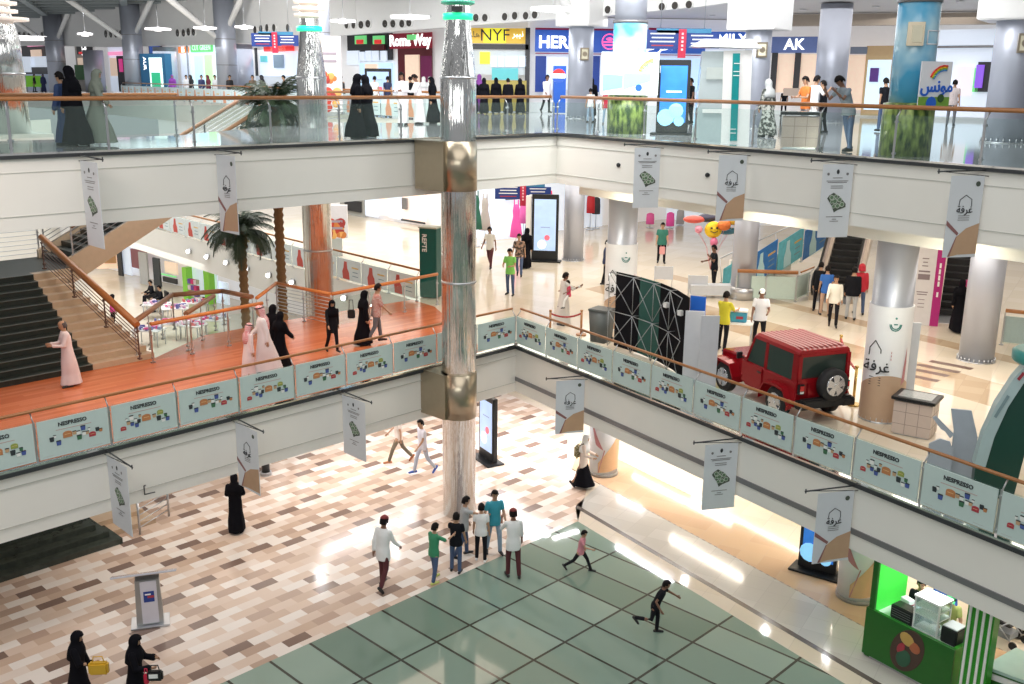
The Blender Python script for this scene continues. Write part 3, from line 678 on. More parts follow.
stair = thing('staircase', 'wide staircase with dark steps and tan stone edge rising at far left of the bridge', 'stairs', (0, 0, 0))
st.build('tan_steps', stair, pl='tan stone steps along the right edge'); sd.build('dark_steps', stair, pl='dark green stone steps')
LZ = ZM + RISE * NS; v1 = 25.91 + RUN * NS
MB().prism([UV(2, v1), UV(12.0, v1), UV(12.0, v1 + 2.6), UV(2, v1 + 2.6)], LZ - .35, LZ, CARP, side=TREAD).build('landing', stair)
up = MB(); N2 = 25; r2 = (ZU - LZ) / N2; run2 = 7.9 / N2; va, vb = v1 + .15, v1 + 2.3
for k in range(N2):
    u0 = 12.0 + run2 * k; z1 = LZ + r2 * (k + 1)
    up.prism([UV(u0, va + .1), UV(u0 + run2, va + .1), UV(u0 + run2, vb), UV(u0, vb)], z1 - .3, z1, CARP)
up.build('upper_steps', stair, pl='dark steps of the upper flight')
sg = MB()
for vv in (va - .05, vb):
    A = [UV(11.9, vv), UV(19.9, vv), UV(19.9, vv + .14), UV(11.9, vv + .14)]
    k_ = sg.mi(TREAD); zs = [(LZ - .55, ZU - .5), (LZ + .25, ZU + .05)]
    pts = [[(*A[0], zs[0][0]), (*A[3], zs[0][0]), (*A[3], zs[1][0]), (*A[0], zs[1][0])], [(*A[1], zs[0][1]), (*A[2], zs[0][1]), (*A[2], zs[1][1]), (*A[1], zs[1][1])]]
    sg.loft(pts, TREAD, smooth=False)
sg.build('stringer', stair, pl='tan stone stringer under the upper flight')
p0 = Vector(floor_at(137, 325, ZM + 1.16)) - Vector((0, 0, .95)); p1 = Vector(floor_at(41, 237, ZM + 3.05)) - Vector((0, 0, .95))
balustrade('thick wooden handrail with steel wires running down beside the tan stone steps', p1, p0, ZM, 1.35, h=.95, rail=mat('brown_handrail', (.40, .15, .04), .3, var=.1), rail_r=.095, cables=7, inward=.0, post=mat('brown_post', (.16, .09, .07), .4, .3))
for vv, nm in ((va, 'near'), (vb, 'far')):
    a_, b_ = (*UV(12.1, vv), LZ + .2), (*UV(19.8, vv), ZU)
    balustrade('sloping wooden handrail with wires on the %s side of the upper stair flight' % nm, a_, b_, ZU, 1.9, h=1.0, rail_r=.07, cables=6, inward=0, rail=mat('brown_handrail2', (.30, .15, .08), .35, var=.1))
balustrade('wire railing along the outer edge of the stair landing', (*UV(12, v1 + 2.5), LZ), (*UV(5, v1 + 2.5), LZ), LZ, 1.8, h=1.0, cables=6, inward=0)
# dark steps on the ground floor, under the bridge at the far left
gs = MB()
for k in range(5):
    gs.prism([UV(2, 23.72 + .32 * k), UV(10.05 - .2 * k, 23.72 + .32 * k), UV(10.05 - .2 * k, 25.6), UV(2, 25.6)], 0, .15 * (k + 1), mat('dark_marble', (.05, .06, .05), .15, var=.5, scale=5))
gs.build('staircase', label='low dark green marble steps on the ground floor at the left under the bridge', cat='stairs')
gr = thing('ramp_railing', 'short steel bar railing with pale steps beside the dark marble steps under the bridge', 'railing', (*UV(11.2, 23.9), 0), TH)
for k in range(5): MB().cyl((-.6, 0, .2 + k * .17), (.5, .55, .2 + k * .17), .014, STEEL, seg=6).build('rail_bar', gr)
for dx, dy in ((.5, .55), (-.6, 0)): MB().cyl((dx, dy, 0), (dx, dy, 1.0), .03, STEEL).build('post', gr)
MB().box((-.9, .75, .07), (1.9, .7, .14), TREAD).box((-1.0, 1.2, .2), (1.9, .6, .14), TREAD).build('pale_steps', gr)
# far-left opening: lower orange rails near the bridge (a second flight going down)
dn = thing('lower_staircase', 'steps going down from the bridge behind the orange wood railing', 'stairs', (0, 0, 0))
mb = MB()
for k in range(10): mb.prism([UV(14.8 + 0, 27.4 + .3 * k), UV(17.4, 27.4 + .3 * k), UV(17.4, 27.7 + .3 * k), UV(14.8, 27.7 + .3 * k)], ZM - .16 * (k + 1) - .25, ZM - .16 * (k + 1), mat('speckled_stone', (.38, .34, .30), .3, var=.3, scale=12))
mb.build('steps', dn)
for k_, (a_, b_) in enumerate((((134, 322), (172, 295)), ((172, 295), (222, 291)), ((222, 291), (252, 297)))):
    A_ = Vector(floor_at(*a_, ZM + 1.1)) - Vector((0, 0, 1.1)); B_ = Vector(floor_at(*b_, ZM + 1.1)) - Vector((0, 0, 1.1))
    balustrade(['brown wood rail climbing away from the foot of the staircase', 'brown wood rail across the far side of the lower steps', 'brown wood rail running back to the palm trunk'][k_], A_, B_, ZM, 1.4, rail=mat('brown_handrail2', (.30, .15, .08), .35), rail_r=.075, glass=None, cables=0, inward=0)
A_ = Vector(floor_at(186, 317, ZM + 1.0)) - Vector((0, 0, 1.0)); B_ = Vector(floor_at(214, 299, ZM + 1.0)) - Vector((0, 0, 1.0))
balustrade('short brown rail sloping down between the two wood rails', A_, B_, ZM, 1.4, rail=MATS['brown_handrail2'], rail_r=.07, glass=None, inward=0)
# ================================================================ PALMS
PALMG = mat('palm_leaf', (.035, .06, .03), .5, var=.3); BARK = mat('palm_bark', (.22, .12, .05), .8, var=.4, scale=20)
def palm(label, x, y, zc, zcx=0, n=40, L=1.75):
    t = thing('palm_tree', label, 'palm tree', (x, y, 0))
    prof = []; nseg = int(zc / .12)
    for k in range(nseg + 1):
        z = k * zc / nseg; q = k % 2
        prof.append((.14 + .045 * q + .06 * (k > nseg - 6), z))
    mb = MB(); mb.lathe(prof, BARK, seg=10); mb.build('trunk', t)
    rnd = random.Random(int(zc * 10))
    variants = []
    for v in range(5):
        mb = MB(); k = mb.mi(PALMG); droop = rnd.uniform(.55, 1.2); ln = L * rnd.uniform(.85, 1.1)
        pts = []
        for i in range(9):
            s_ = i / 8; pts.append(Vector((s_ * ln * (1 - .25 * s_ * droop), 0, .65 * s_ * ln * (1 - s_ * 1.35 * droop))))
        mb.tube(pts, .018, PALMG, 5)
        for i in range(40):
            s_ = .12 + .88 * i / 40; j = min(7, int(s_ * 8)); f_ = s_ * 8 - j; p = pts[j].lerp(pts[j + 1], f_)
            tl = (pts[j + 1] - pts[j]).normalized(); w_ = .42 * math.sin(PI * min(1, s_ * .9 + .1)) + .08
            for sgn in (1, -1):
                e = p + tl * w_ * .6 + Vector((0, sgn * w_ * .8, -w_ * rnd.uniform(.3, .7)))
                a_, b_ = p - tl * .018, p + tl * .018
                f = mb.bm.faces.new([mb.bm.verts.new(q) for q in (a_, b_, e)]); f.material_index = k
        variants.append(mb.mesh('frond'))
    for i in range(n):
        o = bpy.data.objects.new('frond', variants[i % 5]); C.objects.link(o); o.parent = t; o.location = (0, 0, zc - .05)
        o.rotation_euler = (0, -rnd.uniform(-.75, .95), i * 2.399)
palm('whole palm tree with dark green crown standing in front of the poster-lined white edge', -9.95, 36.4, 6.3, L=1.75)
palm('taller palm tree whose crown reaches the upper floor beside the second mirror column', -8.1, 34.5, 10.75, L=1.6)
# ================================================================ RED CAR
RED = mat('car_paint', (.30, .006, .012), .16, .25, var=.03); REDR = mat('car_roof_paint', (.34, .012, .018), .3, .1, var=.05)
CGL = mat('car_glass', (.03, .045, .04), .06, var=0); RIM = mat('wheel_rim', (.72, .73, .76), .25, .8)
car = thing('car', 'red two-door off-road car with a spare wheel on its tail behind the railing', 'car', (6.54, 23.62, ZM), math.radians(111 - 90)); car.scale = (.95, .93, .95)
# local: y forward, x right, z up ; length 4.0
def tyre(mb, c, r=.40, w=.24, ax='x'):
    prof = [(r * .62, -w / 2), (r * .92, -w / 2), (r, -w / 2 + .04), (r, w / 2 - .04), (r * .92, w / 2), (r * .62, w / 2)]
    rings = []
    for q, h in prof + [prof[0]]:
        ring = []
        for i in range(28):
            a = 2 * PI * i / 28
            ring.append((c[0] + h, c[1] + q * math.cos(a), c[2] + q * math.sin(a)) if ax == 'x' else (c[0] + q * math.cos(a), c[1] + h, c[2] + q * math.sin(a)))
        rings.append(ring)
    mb.loft(rings, RUBBER, cap=False)
def rim(c, r, out, ax='x'):
    mb = MB(); o = Vector(out)
    mb.cyl(Vector(c) - o * .08, Vector(c) + o * .02, r, mat('rim_dark', (.06, .06, .07), .4, .5), seg=24)
    mb.cyl(Vector(c) + o * .02, Vector(c) + o * .06, r * .25, RIM, seg=12)
    for i in range(5):
        a = 2 * PI * i / 5 + PI / 2
        d = Vector((0, math.cos(a), math.sin(a))) if ax == 'x' else Vector((math.cos(a), 0, math.sin(a)))
        s_ = d.cross(o)
        A = Vector(c) + o * .05
        mb.loft([[A + s_ * .045, A - s_ * .045, A - s_ * .045 - o * .05, A + s_ * .045 - o * .05],
                 [A + d * r * .98 + s_ * .10 - o * .01, A + d * r * .98 - s_ * .10 - o * .01, A + d * r * .98 - s_ * .10 - o * .06, A + d * r * .98 + s_ * .10 - o * .06]], RIM, smooth=False)
    n = 24; pr = []
    for q, h in ((r * .9, .02), (r * 1.02, .03), (r * 1.02, -.02), (r * .9, -.02), (r * .9, .02)):
        ring = []
        for i in range(n):
            a = 2 * PI * i / n; d = Vector((0, math.cos(a), math.sin(a))) if ax == 'x' else Vector((math.cos(a), 0, math.sin(a)))
            ring.append(Vector(c) + d * q + o * h)
        pr.append(ring)
    mb.loft(pr, RIM, cap=False); return mb
for sx in (-1, 1):
    for yy in (-1.12, 1.26):
        mb = MB(); tyre(mb, (sx * .74, yy, .40)); w_ = mb.build('wheel', car)
        rim((sx * .84, yy, .40), .24, (sx, 0, 0)).build('rim', w_)
body = MB()
# tub and doors: cross-sections along y
def sec(y, w, z0, z1): return [(-w, y, z0), (w, y, z0), (w, y, z1 - .05), (w - .04, y, z1), (-w + .04, y, z1), (-w, y, z1 - .05)]
body.loft([sec(-1.82, .76, .50, 1.08), sec(-1.80, .78, .46, 1.10), sec(.30, .78, .46, 1.10), sec(.42, .76, .5, 1.12)], RED, smooth=False)
body.loft([sec(.40, .76, .55, 1.13), sec(.62, .70, .55, 1.14), sec(1.25, .60, .55, 1.08), sec(1.80, .55, .55, 1.02), sec(1.86, .53, .57, .98)], RED, smooth=False)
body.build('body', car)
bev = MB()
# flat topped fenders (arched strips)
for sx in (-1, 1):
    for yy, r_, w0, w1 in ((1.26, .56, .58, .95), (-1.12, .55, .76, .94)):
        rings = []
        for a in (200, 165, 130, 105, 75, 50, 20, -15):
            q = math.radians(a); yv = yy + math.cos(q) * r_ * 1.12; zv = .40 + min(.52, math.sin(q) * r_ * 1.15)
            if zv < .42: zv = .45
            rings.append([(sx * w0, yv, zv), (sx * w1, yv, zv - .02), (sx * w1, yv, zv - .09), (sx * w0, yv, zv - .05)])
        bev = MB(); bev.loft(rings, RED, smooth=False); bev.build('fender', car)
    d = MB(); d.box((sx * .79, .02, .80), (.04, .92, .54), RED, bev=.015); d.box((sx * .815, -.32, .95), (.03, .14, .035), BLACK); d.cyl((sx * .81, .44, .62), (sx * .81, .44, .72), .02, RED); d.build('door', car)
    m = MB(); m.box((sx * .93, .42, 1.22), (.16, .08, .18), BLACK, bev=.02); m.cyl((sx * .78, .42, 1.14), (sx * .9, .42, 1.2), .02, BLACK); m.build('side_mirror', car)
    m = MB(); m.box((sx * .66, -1.87, .92), (.16, .08, .24), BLACK, bev=.01); m.box((sx * .66, -1.915, .95), (.11, .02, .12), mat('tail_red', (.6, .03, .03), .2)); m.box((sx * .66, -1.915, .85), (.1, .02, .05), WHITE2); m.build('tail_lamp', car)
# hard top with window openings drawn as frames + glass
top = MB()
def ts(y, w, z0, z1, wt): return [(-w, y, z0), (w, y, z0), (wt, y, z1 - .06), (wt - .07, y, z1), (-wt + .07, y, z1), (-wt, y, z1 - .06)]
top.loft([ts(-1.80, .73, 1.74, 1.86, .73), ts(-1.5, .74, 1.74, 1.89, .74), ts(.0, .73, 1.74, 1.89, .72), ts(.12, .72, 1.74, 1.85, .70)], REDR, smooth=False)
for i in range(9): top.box((-.56 + i * .14, -.85, 1.892), (.05, 1.75, .012), REDR)
for sx in (-1, 1):
    for (y0, y1, yt0, yt1) in ((-1.82, -1.62, -1.80, -1.58), (-.58, -.46, -.56, -.44), (.30, .38, .02, .10)):
        top.loft([[(sx * .78, y0, 1.08), (sx * .78, y1, 1.08), (sx * .70, y1, 1.08), (sx * .70, y0, 1.08)], [(sx * .735, yt0, 1.76), (sx * .735, yt1, 1.76), (sx * .66, yt1, 1.76), (sx * .66, yt0, 1.76)]], RED, smooth=False)
top.box((0, -1.79, 1.74), (1.4, .07, .08), RED); top.box((0, -1.80, 1.10), (1.5, .08, .12), RED); top.box((-.70, -1.8, 1.42), (.10, .08, .62), RED); top.box((.70, -1.8, 1.42), (.10, .08, .62), RED)
top.build('hard_top', car)
g_ = MB()
for sx in (-1, 1):
    g_.loft([[(sx * .765, -1.64, 1.1), (sx * .765, .32, 1.1), (sx * .75, .32, 1.1), (sx * .75, -1.64, 1.1)], [(sx * .725, -1.6, 1.76), (sx * .725, .06, 1.76), (sx * .71, .06, 1.76), (sx * .71, -1.6, 1.76)]], CGL, smooth=False)
g_.box((0, -1.78, 1.42), (1.36, .02, .62), CGL)
g_.loft([[(-.72, .40, 1.12), (.72, .40, 1.12), (.72, .38, 1.12), (-.72, .38, 1.12)], [(-.68, .12, 1.76), (.68, .12, 1.76), (.68, .10, 1.76), (-.68, .10, 1.76)]], CGL, smooth=False)
g_.build('windows', car, pl='dark tinted windows')
b_ = MB(); b_.box((0, -1.98, .58), (1.5, .22, .24), BLACK, bev=.04); b_.box((.62, -1.95, .55), (.36, .3, .2), BLACK, bev=.03); b_.box((-.62, -1.95, .55), (.36, .3, .2), BLACK, bev=.03); b_.build('rear_bumper', car)
b_ = MB(); b_.box((0, 2.0, .58), (1.5, .2, .22), BLACK, bev=.03); b_.build('front_bumper', car)
b_ = MB()
for i in range(7): b_.box((-.27 + i * .09, 1.875, .86), (.035, .03, .26), BLACK)
b_.build('grille', car)
for sx in (-1, 1): MB().cyl((sx * .42, 1.84, .86), (sx * .42, 1.90, .86), .1, mat('lamp_glass', (.8, .8, .82), .1)).build('headlamp', car)
sp = MB(); tyre(sp, (.12, -2.02, 1.02), .40, .26, 'y'); sw = sp.build('spare_wheel', car); rim((.12, -2.14, 1.02), .25, (0, -1, 0), 'y').build('rim', sw)
MB().cyl((.2, -1.8, 1.02), (.12, -2.0, 1.02), .08, BLACK).box((.0, -1.845, .8), (.9, .03, .5), RED, bev=.01).build('tailgate', car)
MB().cyl((.30, -1.85, 1.30), (.0, -1.85, 1.36), .015, BLACK).build('rear_wiper', car)
# ================================================================ EXHIBITION FRAME behind the railing
ex = thing('exhibition_backdrop', 'curved black exhibition backdrop with silver lattice frame seen from behind, left of the red car', 'display', (3.15, 28.9, ZM))
A0 = Vector((3.02, 28.75)); A1 = Vector((4.55, 25.2))
def arc(t, bulge=.75):
    d = A1 - A0; n = Vector((-d.y, d.x)).normalized(); p = A0 + d * t + n * (-bulge * 4 * t * (1 - t)); return p - Vector((3.15, 28.9))
H = 2.25; NX = 4
sheet_mats = [ABAYA, mat('teal_sheet', (.008, .07, .06), .6), ABAYA, ABAYA]
RODM = mat('rod_grey', (.32, .34, .36), .35, .6)
for i in range(NX):
    a_, b_ = arc(i / NX, -.32), arc((i + 1) / NX, -.32)
    for j in range(2):
        q = MB(); q.loft([[(a_.x, a_.y, .03 + j * H / 2 - .04 * j), (a_.x + .02, a_.y + .02, .03 + j * H / 2 - .04 * j), (a_.x + .02, a_.y + .02, (j + 1) * H / 2), (a_.x, a_.y, (j + 1) * H / 2)],
                         [(b_.x, b_.y, .03 + j * H / 2 - .04 * j), (b_.x + .02, b_.y + .02, .03 + j * H / 2 - .04 * j), (b_.x + .02, b_.y + .02, (j + 1) * H / 2), (b_.x, b_.y, (j + 1) * H / 2)]], sheet_mats[i] if i != 1 else sheet_mats[1], smooth=False)
        q.build('fabric_panel', ex)
    m_ = (a_ + b_) / 2
    if i > 1: MB().box((m_.x - .05, m_.y - .05, 1.75), (.13, .13, .13), WHITE2, rz=-1).build('white_tag', ex)
for i in range(NX):
    a_, b_ = arc(i / NX, -.32), arc((i + 1) / NX, -.32); n = Vector((-.92, -.40)) * .22
    for j in range(2):
        z0, z1 = .05 + j * H / 2, (j + 1) * H / 2
        for (p, q) in (((a_.x + n.x, a_.y + n.y, z0), (b_.x + n.x, b_.y + n.y, z1)), ((a_.x + n.x, a_.y + n.y, z1), (b_.x + n.x, b_.y + n.y, z0)), ((a_.x + n.x, a_.y + n.y, z1), (b_.x + n.x, b_.y + n.y, z1)), ((a_.x, a_.y, z1), (a_.x + n.x, a_.y + n.y, z1)), ((a_.x + n.x, a_.y + n.y, z0), (a_.x + n.x, a_.y + n.y, z1))):
            MB().cyl(p, q, .011, RODM, seg=6).build('frame_rod', ex)
bl = thing('blue_banner_panel', 'narrow royal blue upright panel at the right end of the black backdrop', 'display', (*floor_at(694, 372, ZM)[:2], ZM), -.5)
MB().box((0, 0, 1.05), (.42, .05, 2.1), mat('royal_blue', (.02, .13, .6))).build('panel', bl); MB().box((0, 0, .03), (.5, .3, .04), STEEL).build('foot', bl)
for k, (px, w_) in enumerate(((691, .48), (706, .46))):
    p = floor_at(px, 384 + k * 6, ZM); t = thing('display_panel', ['white-grey upright board standing in front of the black backdrop, left one', 'white-grey upright board standing next to the red car nose, right one'][k], 'display board', p, -.15 + k * .1)
    MB().box((0, 0, 1.0), (w_, .04, 1.9), mat('pale_grey_board', (.58, .61, .66), .4)).build('board', t); MB().box((0, 0, .02), (w_, .3, .03), STEEL).build('foot', t)
bn = thing('waste_bin', 'dark grey plastic wheeled bin left of the black backdrop', 'bin', (*floor_at(601, 341, ZM)[:2], ZM), -.6)
MB().loft([[(x * (.24 + .05 * q), y * (.24 + .05 * q), q * .95) for x, y in ((-1, -1), (1, -1), (1, 1), (-1, 1))] for q in (0, 1)], mat('bin_grey', (.09, .10, .10), .5)).build('body', bn)
MB().box((0, 0, .98), (.64, .62, .07), mat('bin_grey', (.09, .10, .10), .5), bev=.02).build('lid', bn)
for sx in (-1, 1): MB().cyl((sx * .2, .22, .06), (sx * .26, .22, .06), .07, RUBBER).build('wheel', bn)
for k, (px, py) in enumerate(((663, 287), (697, 297))):
    p = floor_at(px, py, ZM); t = thing('folding_counter', ['small grey counter board standing behind the backdrop, left one', 'small grey counter board standing behind the backdrop, right one'][k], 'counter', p, -.15)
    MB().box((0, 0, .55), (.72, .04, .5), mat('pale_grey_board', (.58, .61, .66), .4)).build('front_board', t)
    for sx in (-1, 1): MB().cyl((sx * .33, 0, 0), (sx * .33, .1, .8), .018, STEEL).build('leg', t)
# table with a blue box beside the man in yellow
p = floor_at(733, 346, ZM); t = thing('promotion_table', 'small white-topped table beside the man in the yellow shirt', 'table', p, -.3)
MB().box((0, 0, .74), (1.1, .6, .04), WHITE2).build('tabletop', t)
for sx in (-1, 1):
    for sy in (-1, 1): MB().cyl((sx * .5, sy * .26, 0), (sx * .5, sy * .26, .72), .018, STEEL).build('leg', t)
t = thing('cool_box', 'blue cool box with white lid and red mark on the small table', 'box', (p[0] + .1, p[1], ZM + .76), -.3)
MB().box((0, 0, .16), (.5, .36, .3), mat('cool_blue', (.06, .32, .48), .3), bev=.02).box((.05, -.19, .15), (.2, .01, .08), REDP).build('body', t); MB().box((0, 0, .34), (.53, .39, .05), WHITE2, bev=.01).build('lid', t)
# rope barriers
ropem = mat('rope_red', (.35, .04, .04), .6); WPOST = mat('wood_post', (.42, .20, .08), .4)
def barrier(label, pts, h=.95, brass=False):
    t = thing('rope_barrier', label, 'barrier', (*pts[0], ZM)); o = Vector((*pts[0], 0)); m = mat('brass', (.55, .38, .12), .25, .9) if brass else WPOST
    for p in pts:
        q = Vector((*p, 0)) - o; MB().cyl(q, q + Vector((0, 0, h)), .035, m).cyl(q, q + Vector((0, 0, .04)), .16, m, seg=20).cyl(q + Vector((0, 0, h)), q + Vector((0, 0, h + .05)), .045, m).build('post', t)
    for a, b in zip(pts, pts[1:]):
        a, b = Vector((*a, h - .06)) - o, Vector((*b, h - .06)) - o
        MB().tube([a.lerp(b, i / 8) - Vector((0, 0, .12 * 4 * (i / 8) * (1 - i / 8))) for i in range(9)], .03, ropem, 6).build('rope', t)
barrier('low barrier with wooden posts and red rope just inside the corner of the railing', [floor_at(550, 335, ZM)[:2], floor_at(581, 335, ZM)[:2]], .75)
barrier('brass posts with a red rope to the right of the red car', [floor_at(853, 405, ZM)[:2], floor_at(838, 370, ZM)[:2]], .95, True)
# planters / tile clad bins
TILEB = tile_mat('beige_clad', [(0, (.55, .44, .38)), (.5, (.60, .50, .44))], .3, .3, 0, .5, .3, (.35, .28, .24), .012)
def clad(label, x, y, z, rz, s=.92, h=.85, top=mat('speckled_glass', (.35, .37, .38), .15, var=.3, scale=20)):
    t = thing('litter_box', label, 'litter bin', (x, y, z), rz)
    m = mat('beige_tile', (.55, .45, .40), .3, var=.06)
    MB().box((0, 0, h / 2 - .02), (s, s * .8, h - .1), m).build('body', t)
    mb = MB()
    for k in range(1, 3):
        mb.box((0, 0, k * h / 3 - .02), (s + .006, s * .8 + .006, .012), mat('joint', (.30, .24, .21)))
        mb.box((-s / 2 + k * s / 3, 0, h / 2 - .02), (.012, s * .8 + .006, h - .12), MATS['joint']); mb.box((0, -s * .4 + k * s * .8 / 3, h / 2 - .02), (s + .006, .012, h - .12), MATS['joint'])
    mb.build('tile_joints', t)
    MB().box((0, 0, h), (s + .12, s * .8 + .12, .07), BLACK, bev=.01).build('rim', t); MB().box((0, 0, h + .035), (s - .1, s * .8 - .1, .02), top).build('top', t); MB().box((0, 0, .03), (s - .1, s * .8 - .1, .06), STEEL).build('plinth', t)
clad('square tile-clad litter box with black rim beside the printed column sleeve', 9.08, 21.38, ZM, -.62, .82)
clad('square tile-clad litter box on the upper floor beneath the group with the orange shirt', 6.95, 24.9, ZU, -.25, .86, .82)
# grey cut-out boards and board behind the sleeve
GB = mat('cool_grey_board', (.42, .47, .54), .45)
t = thing('cutout_stand', 'pale blue-grey cut-out promotional stand near the right end of the railing', 'display stand', (*floor_at(944, 482, ZM)[:2], ZM), -.3); t.scale = (.85, .85, .85)
MB().prism([(-.42, 0), (.10, 0), (.12, .75), (.02, 1.0), (-.2, 1.05), (-.42, .9)], -.03, .03, GB, T=Matrix.Rotation(PI / 2, 4, 'X')).build('front_board', t)
MB().prism([(.1, 0), (.6, 0), (.62, 1.1), (.42, 1.72), (-.02, 1.72), (.1, 1.2)], -.03, .03, GB, T=Matrix.Translation((0, .25, 0)) @ Matrix.Rotation(PI / 2, 4, 'X')).build('rear_board', t)
MB().prism([(-.4, 1.5), (-.33, 1.55), (.1, 1.15), (.02, 1.05), (-.1, 1.2), (-.2, 1.25)], -.03, .03, GB, T=Matrix.Translation((0, .12, 0)) @ Matrix.Rotation(PI / 2, 4, 'X')).build('arm_board', t)
t = thing('standing_board', 'tall narrow pale board standing right behind the printed column sleeve', 'display board', (9.36, 22.95, ZM), -.3)
MB().box((0, 0, 1.1), (.5, .05, 2.2), mat('pale_grey_board', (.58, .61, .66), .4)).build('board', t); MB().box((0, 0, .02), (.5, .35, .03), STEEL).build('foot', t)
# curved green kiosk at the right edge
kx, ky = 9.38, 17.85
t = thing('curved_kiosk', 'tall dark green curved kiosk with round teal top at the right edge', 'kiosk', (kx, ky, ZM), -.30); t.scale = (1.0, 1.0, 1.22)
GK = mat('kiosk_green', (.012, .06, .045), .3); PB = mat('kiosk_pale', (.42, .55, .56), .35); TT = mat('kiosk_teal', (.04, .26, .24), .3)
prof = [(-.52, 0), (-.52, .5), (-.44, 1.0), (-.28, 1.5), (-.05, 1.95), (.18, 2.25)]
MB().prism([(x, z) for x, z in prof] + [(.95, 2.25), (.55, 1.5), (.3, .9), (.2, 0)], -.15, .15, GK, T=Matrix.Rotation(PI / 2, 4, 'X')).build('body', t)
mb = MB(); mb.loft([[(x - .03, -.16, z), (x - .03, .16, z), (x + .17, .16, z), (x + .17, -.18, z)] for x, z in prof[1:]], PB, smooth=False)
mb.build('front_edge', t, pl='pale blue-grey front edge'); MB().lathe([(.52, 2.2), (.56, 2.24), (.56, 2.36), (.5, 2.4)], TT, (.42, 0), 32).build('round_top', t)
mb = MB(); mb.box((-.22, -.185, 1.5), (.05, .01, .4), cm((.2, .3, .32)), ry=.45); mb.box((.03, -.185, 2.0), (.05, .01, .14), REDP, ry=.6); mb.build('small_print', t)
for k, (px, py, ln, m, h) in enumerate(((1012, 452, 1.4, mat('bench_brown', (.10, .07, .06), .5), .42), (1018, 418, 1.1, mat('bench_brown', (.10, .07, .06), .5), .42))):
    p = floor_at(px, py, ZM); t = thing('bench', ['low dark bench behind the green kiosk, nearer the railing', 'low dark bench behind the green kiosk, farther from the railing'][k], 'bench', (p[0] + .3, p[1], ZM), -.2)
    MB().box((0, 0, h), (ln, .45, .08), m, bev=.01).build('seat', t)
    for sx in (-1, 1): MB().box((sx * ln * .42, 0, h / 2 - .02), (.06, .4, h - .04), m).build('leg', t)
# ================================================================ SCREEN STANDS
def screen_stand(label, x, y, z, rz, w=.95, h=2.1, kind=0, sm=None):
    t = thing('screen_stand', label, 'screen', (x, y, z), rz)
    MB().box((0, 0, h / 2 + .06), (w, .16, h), BLACK, bev=.015).build('case', t)
    MB().box((0, -.05, .03), (w + .3, .6, .05), BLACK, bev=.01).build('foot', t)
    q = MB(); q.box((0, -.085, h * .56), (w * .82, .01, h * .78), sm)
    if kind == 1:
        q.cyl((.1, -.095, 1.05), (.1, -.088, 1.05), .12, cm((.75, .15, .2), .3, .5)); q.cyl((-.12, -.095, .75), (-.12, -.088, .75), .2, cm((.75, .85, .95), .3, .8)); q.box((.02, -.093, 1.5), (.4, .005, .03), cm((.3, .4, .6)))
    if kind == 2:
        for a_, b_, c_ in ((-.2, .5, .25), (.1, .7, .22), (.2, .4, .15)): q.cyl((a_, -.095, b_), (a_, -.088, b_), c_, cm((.25, .6, .9), .3, .7))
        q.box((.02, -.093, 1.25), (.45, .005, .05), cm((.7, .85, .95), .3, .8))
    q.build('screen', t, pl='lit screen')
    return t
SB = mat('screen_blue', (.25, .50, .80), .2, emit=.5, var=.35, scale=3); SB2 = mat('screen_deep_blue', (.03, .18, .60), .2, emit=.6, var=.5, scale=3); SW = mat('screen_pale', (.40, .55, .80), .2, emit=.5, var=.2, scale=3)
screen_stand('tall black digital advertising stand with pale blue screen on the middle floor', 1.38, 43.2, ZM, -.15, 1.15, 2.85, 1, SW)
MB().box((1.45 - .78, 43.45, ZM + 1.42), (.22, .3, 2.8), WHITE2, rz=-.15).build('white_post', label='white box post directly left of the tall advertising stand', cat='post')
screen_stand('black advertising screen partly hidden behind the big mirror column on the ground floor', -.72, 29.9, 0, -1.05, .95, 2.1, 1, SW)
screen_stand('black advertising stand with blue screen leaning back under the right gallery', 7.62, 22.6, 0, -.62, .95, 2.0, 2, SB2)
screen_stand('black stand with bright blue screen on the upper floor right of the green grass drum', 4.72, 30.7, ZU, -.2, .95, 2.1, 2, SB2)
screen_stand('slim black stand with white screen before the dark food counters', -7.0, 53, ZU, 0, 1.35, 2.0, 1, SW)
# green machine (vertical white letters)
t = thing('green_cabinet', 'tall dark teal box cabinet with white lettering near the far end of the bridge', 'cabinet', (-2.95, 35.5, ZM), -.35)
MB().box((0, 0, 1.27), (.66, .5, 2.5), mat('cabinet_teal', (.008, .10, .085), .3), bev=.02).build('body', t)
q = MB(); q.text('REFTE', .24, WHITE2, frame((-.18, -.256, 1.95), (0, 0, -1), (1, 0, 0)) if 0 else Matrix.Translation((-.13, -.257, 2.0)) @ Matrix.Rotation(PI / 2, 4, 'X') @ Matrix.Rotation(-PI / 2, 4, 'Z'), bold=.02); q.build('lettering', t, pl='white vertical lettering')
MB().box((0, 0, 2.54), (.7, .54, .05), mat('cabinet_top', (.45, .5, .42), .4)).build('top', t)
